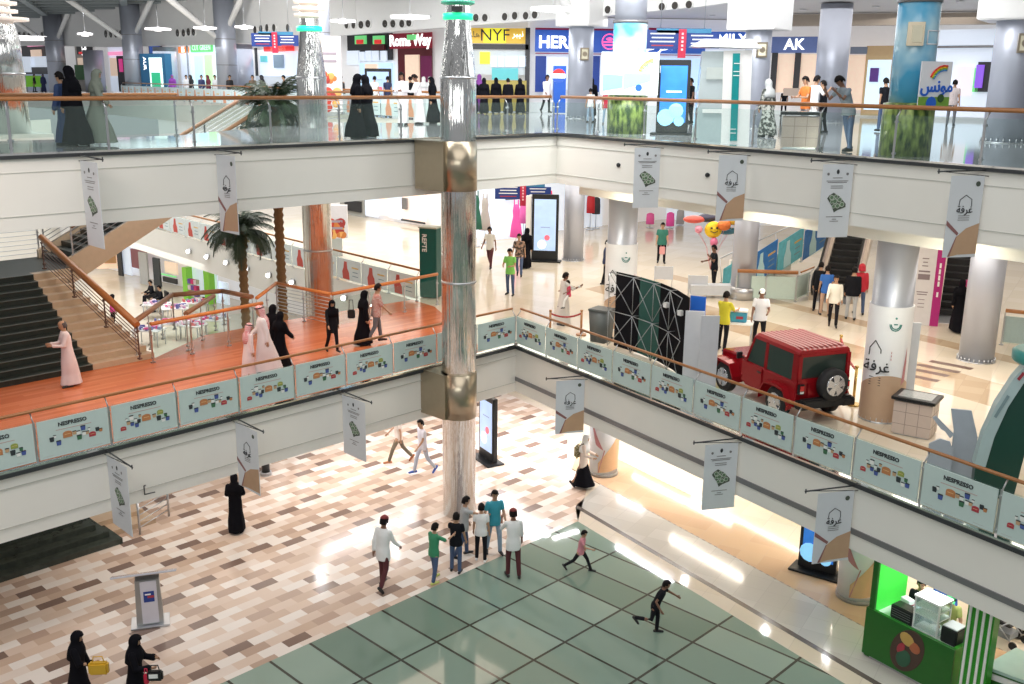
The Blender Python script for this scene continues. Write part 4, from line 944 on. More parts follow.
# grey teller machine on the upper floor
t = thing('teller_machine', 'tall pale grey cash machine booth with teal stripe on the upper floor', 'machine', (5.5, 27.2, ZU), -.12)
PG = mat('booth_grey', (.50, .58, .60), .25, .2)
MB().loft([[(-.75, -.4, 0), (.45, -.4, 0), (.45, .4, 0), (-.75, .4, 0)], [(-.62, -.36, 2.3), (.4, -.36, 2.3), (.4, .36, 2.3), (-.62, .36, 2.3)]], PG, smooth=False).build('body', t)
MB().box((.30, -.42, 1.15), (.72, .08, 2.35), WHITE2, ry=-.03).build('side_panel', t); MB().box((.26, -.47, 1.15), (.18, .04, 2.2), mat('stripe_teal', (.0, .26, .27), .3), ry=-.03).build('teal_stripe', t)
mb = MB(); [mb.box((.26, -.495, z), (.16, .01, .02), WHITE2) for z in (.25, .35, 1.7, 1.8, 2.0)]; mb.build('stripe_lines', t)
MB().loft([[(-.95, -.55, 2.42), (.85, -.55, 2.38), (.85, .5, 2.38), (-.95, .5, 2.42)], [(-.6, -.4, 2.6), (.6, -.4, 2.6), (.6, .4, 2.6), (-.6, .4, 2.6)]], WHITE2, smooth=False).build('canopy', t, pl='white canopy')
MB().box((-.25, -.40, 1.75), (.5, .03, .3), mat('booth_screen', (.55, .62, .6), .1)).box((.0, -.40, 1.72), (.12, .05, .16), mat('booth_dark', (.1, .2, .2))).box((-.25, -.42, .8), (.6, .02, .1), WHITE2).build('screen', t)
# podium on the ground floor
t = thing('lectern', 'grey lectern with a wide slanted top and small logo on the plank floor', 'lectern', (-7.92, 19.85, 0), .32)
MB().box((0, 0, .03), (.8, .55, .05), STEEL, bev=.01).build('base', t); MB().loft([[(-.28, -.14, .05), (.28, -.14, .05), (.28, .14, .05), (-.28, .14, .05)], [(-.25, -.12, 1.1), (.25, -.12, 1.1), (.25, .12, 1.1), (-.25, .12, 1.1)]], mat('lectern_grey', (.36, .36, .35), .3, .5), smooth=False).build('column', t)
MB().box((.02, -.146, .58), (.34, .02, 1.0), mat('lectern_panel', (.62, .60, .66), .3)).build('front_panel', t)
MB().box((.02, -.160, .72), (.22, .01, .25), mat('logo_blue', (.02, .05, .25))).box((.06, -.168, .72), (.14, .01, .05), REDP).box((0, -.168, .78), (.12, .01, .03), WHITE2).build('logo', t)
MB().box((-.05, -.0, 1.2), (1.35, .5, .04), mat('lectern_top', (.62, .62, .68), .15, .3), rx=-.40, ry=-.0, bev=.01).build('slanted_top', t)
# ================================================================ BANNERS on the slab edges
def wall_pt(px, py, A, B):                     # where a sight line meets the upright plane through A and B
    d = _R * ((px - 512) / F) - _U * ((py - 342) / F) + _fw
    n = Vector((B[1] - A[1], -(B[0] - A[0])))
    t = (A[0] * n.x + A[1] * n.y) / (d.x * n.x + d.y * n.y)
    return Vector((d.x * t, d.y * t, CZ + d.z * t))
BANC = mat('banner_cloth', (.66, .70, .74), .6, var=.02); TANB = mat('banner_tan', (.50, .33, .21), .55); MAROON = mat('banner_maroon', (.26, .12, .12), .55)
MAPG = mat('map_green', (.12, .20, .12), .6); MAPD = mat('map_dark', (.07, .09, .07), .6); MAPW = mat('map_pale', (.45, .52, .45), .6)
def banner(label, x, y, z, out, kind, flip, w=.66, h=1.45):
    """out = unit vector pointing from the slab edge into the atrium; printed on both sides"""
    t = thing('hanging_banner', label, 'banner', (x, y, z), math.atan2(out[1], out[0]), 'banners hung from the slab edges')
    mb = MB(); mb.cyl((-.05, 0, 0), (w + .38, 0, -.02), .016, DARK, seg=6); mb.cyl((w + .36, 0, -.06), (w + .36, 0, .03), .014, DARK, seg=6); mb.cyl((-.05, 0, -.12), (w + .3, 0, -.02), .008, DARK, seg=6)
    mb.build('rod', t)
    x0 = .08; cx = x0 + w / 2
    MB().box((cx, 0, -.1 - h / 2), (w, .012, h), BANC).build('cloth', t)
    for s_ in (-1, 1):
        q = MB(); T = Matrix.Translation((cx, s_ * .010, -.1 - h / 2)) @ Matrix.Rotation(0 if s_ < 0 else PI, 4, 'Z') @ Matrix.Rotation(PI / 2, 4, 'X')
        if kind == 'house':
            q.prism([(-w * .06, -h * .5 + .05), (w * .5, -h * .46), (w * .5, -h * .08), (w * .12, -h * .14), (-w * .14, -h * .24), (-w * .3, -h * .42), (-w * .3, -h * .49)], .0, .003, TANB)
            q.prism([(-w * .5, -h * .04), (-w * .1, -h * .20), (-w * .14, -h * .23), (-w * .5, -h * .1)], .0, .004, MAROON)
            q.prism([(-w * .3, -h * .49), (-w * .36, -h * .49), (-w * .16, -h * .24), (-w * .14, -h * .24)], .0, .004, MAROON)
            q.tube([(-.13, .22, 0), (-.12, .32, 0), (.0, .41, 0), (.13, .33, 0), (.14, .2, 0)], .007, INK, 5)
            q.text('\uFE94\uFED3\uFEAE\uFECF', .19, INK, Matrix.Translation((0, .13, 0)), bold=0)
            for k in range(3): q.box((0, .02 - k * .04, 0), (.24, .012, .004), MATS['grey_trim'])
            q.cyl((w * .32, h * .40, 0), (w * .32, h * .40, .004), .05, MAPD, seg=10)
        else:
            q.prism([(-.16, .12), (-.06, .18), (.08, .10), (.24, -.06), (.24, -.13), (.06, -.19), (-.02, -.24), (-.07, -.12), (-.2, .06)], .0, .003, MAPD)
            for a_, b_, r_ in ((-.10, .08, .055), (.0, .1, .045), (-.02, 0, .06), (.09, .03, .055), (.15, -.07, .055), (.05, -.1, .055), (-.04, -.11, .045), (-.09, -.01, .04)):
                q.cyl((a_, b_, .002), (a_, b_, .006), r_, MAPW, seg=10); q.cyl((a_, b_, .004), (a_, b_, .009), r_ * .72, MAPG, seg=8)
            q.sph((0, h * .40, 0), .035, INK, (1, 1.5, .2), 8)
            for k, (ww, yy) in enumerate(((.22, .46), (.5, .40), (.44, .37), (.28, .30), (.28, .26), (.38, -.31), (.1, -.36), (.2, -.40))): q.box((0, yy * (h / 1.45) - .0, 0), (ww, .014, .004), MATS['grey_trim'])
            for sx in (-1, 1): q.cyl((sx * .22, h * .37, 0), (sx * .22, h * .37, .004), .03, MATS['grey_trim'], seg=8)
        bmesh.ops.transform(q.bm, matrix=T, verts=q.bm.verts); q.build('print', t)
OL = (.70, -.71); OR_ = (-.966, -.26); OU = (-.98, -.2)
def onL(px, py): q = wall_pt(px, py, BL, MC0); return q.x, q.y
def onR(px, py): q = wall_pt(px, py, MC0, MRE); return q.x, q.y
def onUL(px, py): q = wall_pt(px, py, UL, UC0); return q.x, q.y
def onUR(px, py): q = wall_pt(px, py, UC0, URE); return q.x, q.y
for px, py, kd, nm in ((104, 442, 'map', 'leftmost, near the dark steps'), (233, 411, 'house', 'above the woman in black on the planks'), (340, 384, 'map', 'nearest the mirror column')):
    x, y = onL(px, py); banner('%s banner below the left coffee-poster railing, %s' % ({'map': 'green map', 'house': 'tan house-logo'}[kd], nm), x, y, ZM - .02, OL, kd, 0, .95, 1.55)
for px, py, kd, nm, h in ((588, 365, 'house', 'nearest the corner', 1.5), (743, 424, 'map', 'in the middle', 1.55), (860, 471, 'house', 'above the blue screen stand', 1.5)):
    x, y = onR(px, py); banner('%s banner hanging below the right coffee-poster railing, %s' % ({'map': 'green map', 'house': 'tan house-logo'}[kd], nm), x, y, ZM - .04, OR_, kd, 0, .80, h)
for px, py, kd, nm in ((78, 153, 'map', 'below the veiled women'), (214, 149, 'house', 'beside the palm crown')):
    x, y = onUL(px, py); banner('%s banner hanging from the upper slab edge at the left, %s' % ({'map': 'green map', 'house': 'tan house-logo'}[kd], nm), x, y, ZU - .03, OL, kd, 0, .80, 1.7)
for px, py, kd, nm in ((664, 140, 'map', 'nearest the corner'), (751, 146, 'house', 'below the cash machine'), (858, 157, 'map', 'below the leaning man'), (990, 166, 'house', 'at the far right')):
    x, y = onUR(px, py); banner('%s banner hanging from the upper right slab edge, %s' % ({'map': 'green map', 'house': 'tan house-logo'}[kd], nm), x, y, ZU - .03, OU, kd, 0, .70, 1.55)
for nm, (px, py), A, B in (('small black dome camera on the upper fascia below the cash machine', (708, 175), UC0, URE), ('small black dot camera on the upper fascia near the corner', (619, 165), UC0, URE)):
    q = wall_pt(px, py, A, B); MB().sph((0, 0, 0), .06, BLACK).cyl((0, 0, 0), Vector((OU[0], OU[1], 0)) * -.08, .045, BLACK).build('security_camera', None, nm, 'camera', loc=(q.x - .02, q.y - .02, q.z))
q = wall_pt(145, 489, BL, MC0)
MB().tube([(0, 0, .1), (-.02, -.04, .1), (-.02, -.04, -.1), (0.16, .10, -.1)], .014, DARK, 6).build('cable_bracket', None, 'small thin dark bracket fixed on the bridge fascia right of the first banner', 'bracket', loc=(q.x + .03, q.y - .03, q.z))
# ================================================================ GREEN SNACK KIOSK on the ground floor
KG = mat('vivid_green', (.03, .30, .02), .35, var=.05); KGL = mat('lit_green', (.05, .62, .06), .35, emit=.35); KGD = mat('deep_green', (.015, .13, .015), .35)
def on_k0(lx, ly, z): c_, s_ = math.cos(-.96), math.sin(-.96); return (7.5 + lx * c_ - ly * s_, 18.9 + lx * s_ + ly * c_, z)
kk = thing('snack_kiosk', 'bright green snack kiosk with striped pillar under the right gallery', 'kiosk', (7.5, 18.9, 0), -.96)
# local x: along front towards the viewer-right, y: away from the atrium
MB().box((1.0, 0, .60), (2.0, .08, 1.05), KGD).box((1.96, .4, .60), (.08, .8, 1.05), KG).build('counter_front', kk, pl='dark green counter front')
MB().box((1.0, .06, .06), (2.0, .1, .1), STEEL).build('kick_plate', kk)
MB().box((1.0, .38, 1.02), (1.9, .7, .05), mat('counter_white', (.72, .78, .76), .3)).build('countertop', kk)
MB().box((.10, .55, 1.25), (.10, 1.1, 2.4), KGL).build('end_wall', kk); MB().box((1.25, 1.05, 2.42), (2.4, .1, .1), KGD).box((.10, 0.02, 1.25), (.12, .06, 2.45), KGD).box((1.25, 0.0, 2.5), (2.5, .06, .07), KGD).build('roof_beam', kk)
pl_ = MB(); pl_.box((2.50, -.12, 1.25), (.52, .2, 2.5), KG).box((2.50, -.02, 1.25), (.2, .3, 2.5), KGD)
for k in range(4): pl_.box((2.30 + k * .133, -.228, 1.25), (.05, .02, 2.5), WHITE2)
pl_.build('striped_pillar', kk)
MB().prism([(2.6, .1), (3.4, .3), (3.5, .7), (3.2, 1.1), (2.6, 1.1)], .12, 1.0, KGD).prism([(2.55, .05), (3.45, .25), (3.58, .7), (3.22, 1.18), (2.55, 1.18)], 1.0, 1.06, mat('counter_mint', (.45, .62, .56), .25)).prism([(2.58, .08), (3.42, .28), (3.52, .7), (3.2, 1.12), (2.58, 1.12)], .82, .94, WHITE2).prism([(2.62, .12), (3.38, .32), (3.48, .7), (3.2, 1.08), (2.62, 1.08)], 0, .12, WHITE2).build('side_counter', kk)
area(*on_k0(1.2, .7, 2.38), .8, 1.4, 38, (.95, 1, .97), -.96)  # fill light added inside the kiosk to brighten it
em = MB(); T = Matrix.Translation((1.02, -.045, .62)) @ Matrix.Rotation(PI / 2, 4, 'X') @ Matrix.Rotation(-.42, 4, 'Z')
em.sph((0, 0, 0), 1, mat('emblem_brown', (.07, .04, .03), .5), (.34, .52, .012), 24); em.sph((-.12, .22, .012), .17, mat('emblem_yellow', (.55, .36, .10), .5), (1, .8, .08), 14); em.sph((.09, .2, .014), .13, mat('emblem_rust', (.42, .13, .06), .5), (1, .9, .08), 12)
em.sph((.03, -.2, .014), .16, mat('emblem_green', (.03, .11, .06), .5), (1, 1.3, .08), 12); em.sph((-.12, -.05, .014), .1, REDP, (.8, 1.4, .08), 10)
bmesh.ops.transform(em.bm, matrix=T, verts=em.bm.verts); em.build('oval_emblem', kk)
def on_k(lx, ly, z): c_, s_ = math.cos(-.96), math.sin(-.96); return (7.5 + lx * c_ - ly * s_, 18.9 + lx * s_ + ly * c_, z)
t = thing('glass_display_case', 'clear glass display case with white frame standing on the green kiosk counter', 'display case', on_k(1.22, .36, 1.045), -.96)
mb = MB()
for sx in (-1, 1):
    for sy in (-1, 1): mb.box((sx * .26, sy * .2, .36), (.03, .03, .72), WHITE2)
mb.box((0, 0, .73), (.58, .46, .04), WHITE2).box((0, 0, .02), (.56, .44, .04), WHITE2).box((0, 0, .36), (.54, .42, .02), WHITE2).box((0, 0, .54), (.54, .42, .02), WHITE2); mb.build('frame', t)
MB().box((0, -.21, .36), (.5, .006, .68), GLASSB).box((-.265, 0, .36), (.006, .4, .68), GLASSB).box((.265, 0, .36), (.006, .4, .68), GLASSB).build('glass', t)
t = thing('black_appliance', 'black countertop appliance box on the kiosk at the counter corner', 'appliance', on_k(1.72, .35, 1.045), -.96)
MB().box((0, 0, .17), (.34, .36, .34), BLACK, bev=.02).build('body', t); MB().box((0, 0, .35), (.3, .32, .03), mat('lid_grey', (.5, .52, .53), .3)).build('lid', t)
t = thing('black_machine', 'low black slotted machine at the left end of the kiosk counter', 'appliance', on_k(.68, .3, 1.045), -.96)
MB().box((0, 0, .15), (.5, .3, .3), BLACK, bev=.02).build('body', t); q = MB(); [q.box((0, -.152, .08 + k * .05), (.42, .01, .012), MATS['grey_trim']) for k in range(4)]; q.build('slots', t)
rk = random.Random(3)
for k in range(7):
    MB().box((0, 0, .05), (.24, .16, .10), cm([(.75, .8, .85), (.1, .25, .65), (.7, .75, .8), (.55, .05, .12), (.65, .72, .8), (.1, .2, .5), (.75, .78, .8)][k]), bev=.008).build('snack_box', None, ['white box at the bottom of the packet pile on the kiosk', 'blue box on the kiosk packet pile, lower row', 'pale box in the kiosk pile beside the glass case', 'crimson box in the kiosk packet pile', 'pale blue box on top at the left of the kiosk pile', 'navy box in the upper row of the kiosk pile', 'white box crowning the kiosk packet pile'][k], 'box', 'packets piled on the kiosk', loc=on_k(.50 + .26 * (k % 3), .62 + .03 * (k % 2), 1.045 + .105 * (k // 3)), rz=-.96 + rk.uniform(-.2, .2))
# cups under the kiosk, stroller
t = thing('baby_stroller', 'black baby stroller with grey wheels beside the kiosk side counter', 'stroller', (*floor_at(1004, 640, 0)[:2], 0), .6)
for sx in (-1, 1):
    for sy in (-1, 1): MB().cyl((sx * .24 - .02, sy * .32, .09), (sx * .24 + .02, sy * .32, .09), .09, RUBBER, seg=14).build('wheel', t)
    MB().tube([(sx * .24, -.32, .1), (sx * .22, .1, .45), (sx * .22, .42, 1.0)], .014, STEEL, 6).tube([(sx * .24, .32, .1), (sx * .22, -.15, .55)], .014, STEEL, 6).build('frame_tube', t)
MB().cyl((-.22, .42, 1.0), (.22, .42, 1.0), .02, BLACK).build('handle', t)
MB().box((0, .02, .45), (.38, .42, .06), BLACK, bev=.02).box((0, .22, .68), (.38, .06, .46), BLACK, rx=-.25, bev=.02).build('seat', t)
mb = MB(); mb.loft([[(x * .2, .2 - .32 * math.cos(a), .72 + .28 * math.sin(a)) for x in (-1, 1)] for a in [i * PI / 12 for i in range(3, 11)]], ABAYA, cap=False, close=False); mb.build('canopy', t)
MB().box((0, 0, .2), (.34, .4, .14), mat('basket_grey', (.2, .22, .25))).build('basket', t)
# ================================================================ ESCALATORS on the middle floor
EB = mat('escalator_black', (.015, .016, .017), .4); EPAN = mat('escalator_panel', (.40, .34, .34), .25, .2, var=.3, scale=2)
def escalator(label, base, dir_, rise, run, w=1.05):
    t = thing('escalator', label, 'escalator', base, math.atan2(dir_[1], dir_[0])); n = int(rise / .2)
    mb = MB()
    for k in range(n): mb.box((.9 + run * (k + .5) / n, 0, rise * (k + 1) / n - .5), (run / n, w, 1.0), EB)
    mb.build('steps', t)
    MB().box((.3, 0, .01), (1.4, w, .02), STEEL).build('comb_plate', t)
    for s_ in (-1, 1):
        y = s_ * (w / 2 + .14)
        MB().loft([[(x, y - .14, z0), (x, y + .14, z0), (x, y + .14, z1), (x, y - .14, z1)] for x, z0, z1 in ((-.2, -.0, .3), (.9, -.0, .3), (.9 + run, rise - .9, rise + .3))], mat('escalator_trim', (.52, .44, .36), .3, .4), smooth=False).build('skirt', t)
        MB().loft([[(x, y - .02, z0), (x, y + .02, z0), (x, y + .02, z1), (x, y - .02, z1)] for x, z0, z1 in ((-.5, .35, .85), (-.2, .28, 1.0), (.9, .28, 1.05), (.9 + run, rise + .28, rise + 1.05))], EPAN, smooth=False).build('side_panel', t)
        MB().tube([(-.35, y, .25), (-.6, y, .45), (-.62, y, .75), (-.4, y, .98), (-.1, y, 1.04), (.9, y, 1.09), (.9 + run, y, rise + 1.09)], .045, EB, 8).build('handrail', t)
ba = floor_at(832, 301, ZM); escalator('black escalator rising behind the group with the red hood', ba, (.42, .91), 4.4, 7.6)
ba = floor_at(955, 322, ZM); escalator('second escalator half hidden by the right-hand metal column and the woman in black', ba, (.42, .91), 4.4, 7.6)
# blue sea-print railing ramp and wood railing with white panels behind the man in black
WP = mat('white_glass_print', (.74, .74, .72), .15)
BP = [figure_poster(mat('aqua_print', (.12, .48, .58), .3, var=.3), mat('pale_print', (.5, .75, .8), .3)), figure_poster(mat('sea_blue_print', (.03, .18, .50), .3, var=.3), mat('pale_print', (.5, .75, .8), .3))]
A_ = wall_pt(720, 302, (8, 38), (16, 44)); B_ = wall_pt(826, 250, (8, 38), (16, 44))
balustrade('sloping railing covered with blue and aqua sea prints behind the metal column', Vector(A_), Vector(B_), ZM, 1.5, h=1.7, posters=BP, rail_r=.03, rail=STEEL)
struct(MB().prism([(8.5, 38.6), (11.5, 40.9), (11.5, 41.2), (8.5, 38.9)], ZM, ZM + .9, WHITE), 'trim_10')
g1, g2, g3 = floor_at(735, 300, ZM)[:2], floor_at(795, 302, ZM)[:2], floor_at(808, 296, ZM)[:2]
FW = figure_poster(WP, mat('rose_print', (.55, .30, .28), .4))
balustrade('wood-topped glass railing with pale rose prints between the metal column and the escalator', g2, g1, ZM, 1.5, posters=[FW], rail=WOOD, rail_r=.07, n=2)
balustrade('single railing end bay turning back toward the escalator', g3, g2, ZM, 1.2, posters=[FW], rail_r=.03, n=1)
a1, a2 = floor_at(1001, 345, ZM)[:2], floor_at(1060, 352, ZM)[:2]
balustrade('wood-topped railing with grey panels at far right behind the metal column', a2, a1, ZM, 1.5, posters=[figure_poster(mat('grey_print', (.5, .52, .55), .3), mat('grey_print2', (.4, .42, .45), .3))], rail=WOOD, rail_r=.06, n=2)
# pink and white totem
p = floor_at(924, 324, ZM); t = thing('totem_sign', 'white and magenta information totem right of the printed column sleeve', 'sign', (p[0], p[1], ZM), -.35)
MB().box((-.2, 0, 1.3), (.72, .42, 2.6), mat('totem_white', (.72, .70, .72), .3)).build('body', t); MB().box((.28, 0, 1.3), (.26, .43, 2.6), mat('magenta', (.45, .02, .20), .35)).build('magenta_strip', t)
q = MB(); [q.box((-.18, -.215, z), (w_, .01, h_), cm((.25, .2, .22))) for z, w_, h_ in ((2.2, .2, .03), (2.08, .14, .03), (1.96, .18, .03), (1.78, .34, .05), (1.6, .36, .18), (1.1, .34, .03), (1.02, .3, .03), (.85, .2, .02), (.72, .2, .02), (.6, .2, .02))]
[q.box((.28, -.22, z), (.06, .01, .16), WHITE2) for z in (2.0, 1.8, 1.6, 1.4, 1.05)]; q.build('lettering', t)
# balloons held by the man in black
bx, by, _z = floor_at(711, 290, ZM)
for k, (dx, dy, dz, c_, s_, nm) in enumerate(((-.75, .2, 3.0, (.65, .12, .1), (1, .5, .35), 'slim red fish-shaped foil balloon at the left of the bunch'), (-.05, 0, 2.65, (.8, .55, .03), (.8, .4, .75), 'round yellow smiling foil balloon in the middle of the bunch'), (-.25, .3, 3.05, (.06, .06, .1), (.9, .5, .4), 'dark foil balloon at the top of the bunch'), (.45, .1, 2.6, (.08, .22, .30), (1.0, .4, .35), 'long blue-grey foil balloon at the right of the bunch'), (.7, .0, 3.0, (.8, .5, .05), (.8, .5, .4), 'golden yellow foil balloon at the top right of the bunch'), (.3, -.2, 2.85, (.75, .2, .05), (.6, .5, .5), 'orange-red foil balloon behind the yellow smiling one'), (-.02, -.1, 2.2, (.75, .2, .35), (.35, .3, .4), 'small pink star balloon hanging lowest in the bunch'), (-.6, 0, 2.65, (.75, .3, .4), (.35, .3, .35), 'small pink star balloon hanging at the left of the bunch'))):
    t = thing('foil_balloon', nm, 'balloon', (bx + dx, by + dy, ZM + dz - .35), 0, 'foil balloons of the man in black')
    MB().sph((0, 0, 0), .42, mat('foil_%d' % k, c_, .25, .3), s_, 16).build('envelope', t); MB().tube([(0, 0, -.42 * s_[2]), (-dx * .6, -dy * .6, -(dz - 1.5) * .6), (-dx - .1, -dy - .1, -(dz - 1.15))], .006, cm((.7, .2, .2)), 5).build('string', t)
    if k == 1: MB().sph((-.1, -.17, .08), .04, BLACK).sph((.1, -.17, .08), .04, BLACK).tube([(-.13, -.165, -.04), (0, -.18, -.1), (.13, -.165, -.04)], .015, BLACK, 5).build('face', C.objects[-3] if 0 else t)
# ================================================================ hanging direction signs
def dir_sign(label, x, y, z, w=2.5):
    t = thing('direction_sign', label, 'sign', (x, y, z), 0)
    MB().box((-w * .26, 0, 0), (w * .5, .1, .62), mat('sign_navy', (.015, .045, .22), .35)).box((w * .27, 0, -.02), (w * .48, .1, .5), MATS['sign_navy']).box((.05, 0, .3), (w * .75, .1, .16), mat('sign_blue2', (.04, .2, .36), .35)).build('board', t)
    MB().box((0, -.04, -.12), (.26, .12, .95), mat('sign_red', (.48, .02, .06), .35)).build('red_strip', t)
    q = MB()
    for k in range(4):
        q.box((-w * .27, -.055, .2 - k * .13), (w * .34 - .1 * (k % 2), .01, .04), WHITE2 if k != 3 else REDP); q.box((w * .27, -.055, .15 - k * .13), (w * .3 - .1 * (k % 2), .01, .04), WHITE2 if k != 3 else REDP)
    [q.box((0, -.105, .2 - k * .13), (.07, .01, .07), cm((.8, .55, .6))) for k in range(5)]; q.build('lettering', t)
    for sx in (-1, 1): MB().cyl((sx * w * .3, 0, .3), (sx * w * .3, 0, 3), .012, STEEL, seg=6).build('hanger', t)
q = wall_pt(682, 40, (0, 36), (10, 36)); dir_sign('navy hanging direction sign on the upper floor, right of the slim blue column', *q)
q = wall_pt(275, 40, (-20, 50), (10, 50)); dir_sign('navy hanging direction sign on the upper floor, left of the ring-lamp mirror column', *q, w=2.2)
q = wall_pt(523, 192, (0, 44), (10, 44)); dir_sign('navy hanging direction sign with red strip above the pink dress on the middle floor', *q, w=2.4)
# ================================================================ ceiling nozzles, downlights, ring lamps
NOZ = mat('nozzle_dark', (.05, .045, .04), .4)
for px, py in ((22, 36), (27, 36), (32, 36), (45, 36), (50, 35), (55, 35), (109, 34), (114, 34), (119, 34), (124, 34), (181, 33), (187, 33), (192, 32), (197, 32), (259, 30), (265, 29), (271, 28), (278, 28), (292, 28), (351, 25), (358, 25), (365, 25), (372, 24), (389, 24), (397, 24), (406, 24), (413, 23), (471, 19), (480, 18), (489, 18), (509, 17), (519, 16), (530, 16), (539, 15), (602, 11), (612, 10), (666, 7), (679, 6), (693, 5)):
    for A, B in zip(BK, BK[1:]):
        q = wall_pt(px, py, A, B)
        if min(A[0], B[0]) <= q.x <= max(A[0], B[0]):
            n = Vector((B[1] - A[1], -(B[0] - A[0]), 0)).normalized()
            if n.dot(Vector((0, -1, 0))) < 0: n = -n
            t = thing('air_nozzle', 'round dark air nozzle set in the white bulkhead above the shops', 'vent', Vector(q) + n * .16, 0, 'air nozzles in the bulkhead')
            R_ = .0034 * q.y
            MB().cyl((0, 0, 0), n * .10, R_ * 1.05, WHITE2, seg=16).cyl(n * .06, n * .13, R_, NOZ, seg=16).build('ring', t); MB().sph(n * .10 + Vector((R_ * .35, 0, -R_ * .3)), R_ * .45, STEEL, seg=8).build('ball', t)
            break
DL = mat('downlight_glow', (1, .98, .94), .4, emit=6, var=0)
for px, py in ((803, 10), (825, 15), (876, 7), (960, 2), (1005, 12), (712, 16), (735, 20), (990, 20), (850, 12)):
    d = _R * ((px - 512) / F) - _U * ((py - 342) / F) + _fw
    tt = (14.80 - CZ) / d.z; x, y = d.x * tt, d.y * tt
    t = thing('ceiling_downlight', 'small round glowing downlight in the ceiling at the upper right', 'light', (x, y, 14.80), 0, 'round ceiling downlights')
    MB().lathe([(.12, -.01), (.16, -.01), (.16, .02), (.12, .02)], WHITE2, seg=16).build('trim_ring', t); MB().cyl((0, 0, .0), (0, 0, .012), .12, DL, seg=14).build('lens', t)
LAMPW = mat('ring_glow', (1, .97, .97), .4, emit=1.6, var=0)
for px, py, Y, R_, nm in ((12, 38, 34, .95, 'broad white double ring lamp at the far left top'), (85, 34, 60, .42, 'round white hanging lamp with three thin arms right of the leftmost column'), (158, 29, 62, .75, 'flat white ring lamp left of the third blue-grey column'), (205, 28, 60, .65, 'flat white ring lamp just left of the third blue-grey column top'), (244, 27, 58, .5, 'small ring lamp with arms right of the third blue-grey column'), (343, 21, 50, .6, 'flat white ring lamp right of the stacked ring column'), (410, 17, 48, .9, 'flat white ring lamp left of the middle mirror column'), (553, 9, 40, .85, 'flat white ring lamp above the yellow restaurant sign')):
    q = wall_pt(px, py, (-30, Y), (30, Y)); t = thing('ring_lamp', nm, 'lamp', q, 0)
    MB().lathe([(R_ * .75, -.03), (R_, -.05), (R_, .05), (R_ * .75, .04)], LAMPW, seg=28).build('ring', t); MB().cyl((0, 0, -.12), (0, 0, .12), .2, LAMPW, r2=.1, seg=16).build('bulb', t)
    for k in range(3): MB().cyl((0, 0, .1), (R_ * 1.1 * math.cos(k * 2.1 + .3), R_ * 1.1 * math.sin(k * 2.1 + .3), .06), .018, STEEL, seg=6).build('arm', t)
    MB().cyl((0, 0, .1), (0, 0, min(4, 16.2 - q.z)), .012, STEEL, seg=5).build('cable', t)
# ================================================================ SHOPS
UWL = ((-60, 117.0), (.6, 52.45)); UWR = ((.7, 52.4), (13, 53.2)); UWR2 = ((13, 53.2), (20, 49.8)); UWR3 = ((20, 49.8), (34, 39.8))
MWA = ((-26, 74.8), (-1.3, 50.15)); MWB = ((-1.2, 50.15), (9, 57.8)); MWC = ((9, 57.8), (26, 49.8))
def on_wall(mb, wall, px0, py0, px1, py1, m, out=.1, th=.1):
    A, B = wall; p = wall_pt(px0, py0, A, B); q = wall_pt(px1, py1, A, B); d = Vector((B[0] - A[0], B[1] - A[1], 0)).normalized()
    ctr = (p + q) / 2; n = Vector((d.y, -d.x, 0)); L = abs((q - p).dot(d)); H = abs(q.z - p.z)
    mb.box(ctr + n * out, (max(.03, L), th, max(.03, H)), m, rz=math.atan2(d.y, d.x)); return ctr + n * (out + th / 2), d, n
def shop(label, wall, parts, cat='shop'):
    """parts: (name, px0, py0, px1, py1, material, out[, text, size, text material])"""
    A, B = wall; t = thing('shop_front', label, cat, (0, 0, 0))
    groups = {}
    for q in parts:
        mb = MB(); c, d, n = on_wall(mb, wall, *q[1:5], q[5], q[6] if len(q) > 6 else .1)
        if len(q) > 7:
            T = frame(c + n * .01, d); mb.text(q[7], q[8], q[9], T, bold=q[10] if len(q) > 10 else 0)
        mb.build(q[0], t)
    return t
def E_(n, c, e=.8): return mat(n, c, .4, emit=e, var=.08)
LW = E_('shop_white', (.72, .80, .92), .42); LWW = E_('shop_warm', (.92, .70, .54), .35); DK = mat('shop_dark', (.03, .03, .035), .4); LRED = E_('sign_red_lit', (.70, .03, .03), .6); LBL = E_('sign_blue_lit', (.03, .10, .42), .45)
LPK = E_('sign_pink_lit', (.85, .30, .50), .7); LGR = E_('sign_green_lit', (.15, .60, .20), .7); TXT_W = E_('letter_white', (1, 1, 1), 1.4); MARN = mat('shop_maroon', (.12, .012, .02), .4); YEL = E_('sign_yellow', (.80, .52, .06), .3); LY = E_('logo_yellow', (.92, .85, .03), .5)
LTEAL = E_('shop_teal', (.10, .45, .48), .4)
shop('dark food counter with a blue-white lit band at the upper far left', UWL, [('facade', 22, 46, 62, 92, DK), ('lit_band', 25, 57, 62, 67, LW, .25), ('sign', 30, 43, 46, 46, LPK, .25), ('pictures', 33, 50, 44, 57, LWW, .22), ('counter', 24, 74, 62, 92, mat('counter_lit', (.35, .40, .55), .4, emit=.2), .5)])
shop('small shop with navy lettered sign right of the leftmost column', UWL, [('facade', 76, 45, 97, 92, mat('cream_wall', (.62, .58, .54), .5)), ('sign', 79, 46, 95, 54, DK, .2, 'Jeff', .9, TXT_W), ('red_mark', 83, 52, 88, 54, LRED, .35), ('menu', 80, 58, 92, 66, LWW, .2), ('green_board', 78, 65, 94, 80, mat('board_green', (.03, .18, .04)), .3)])
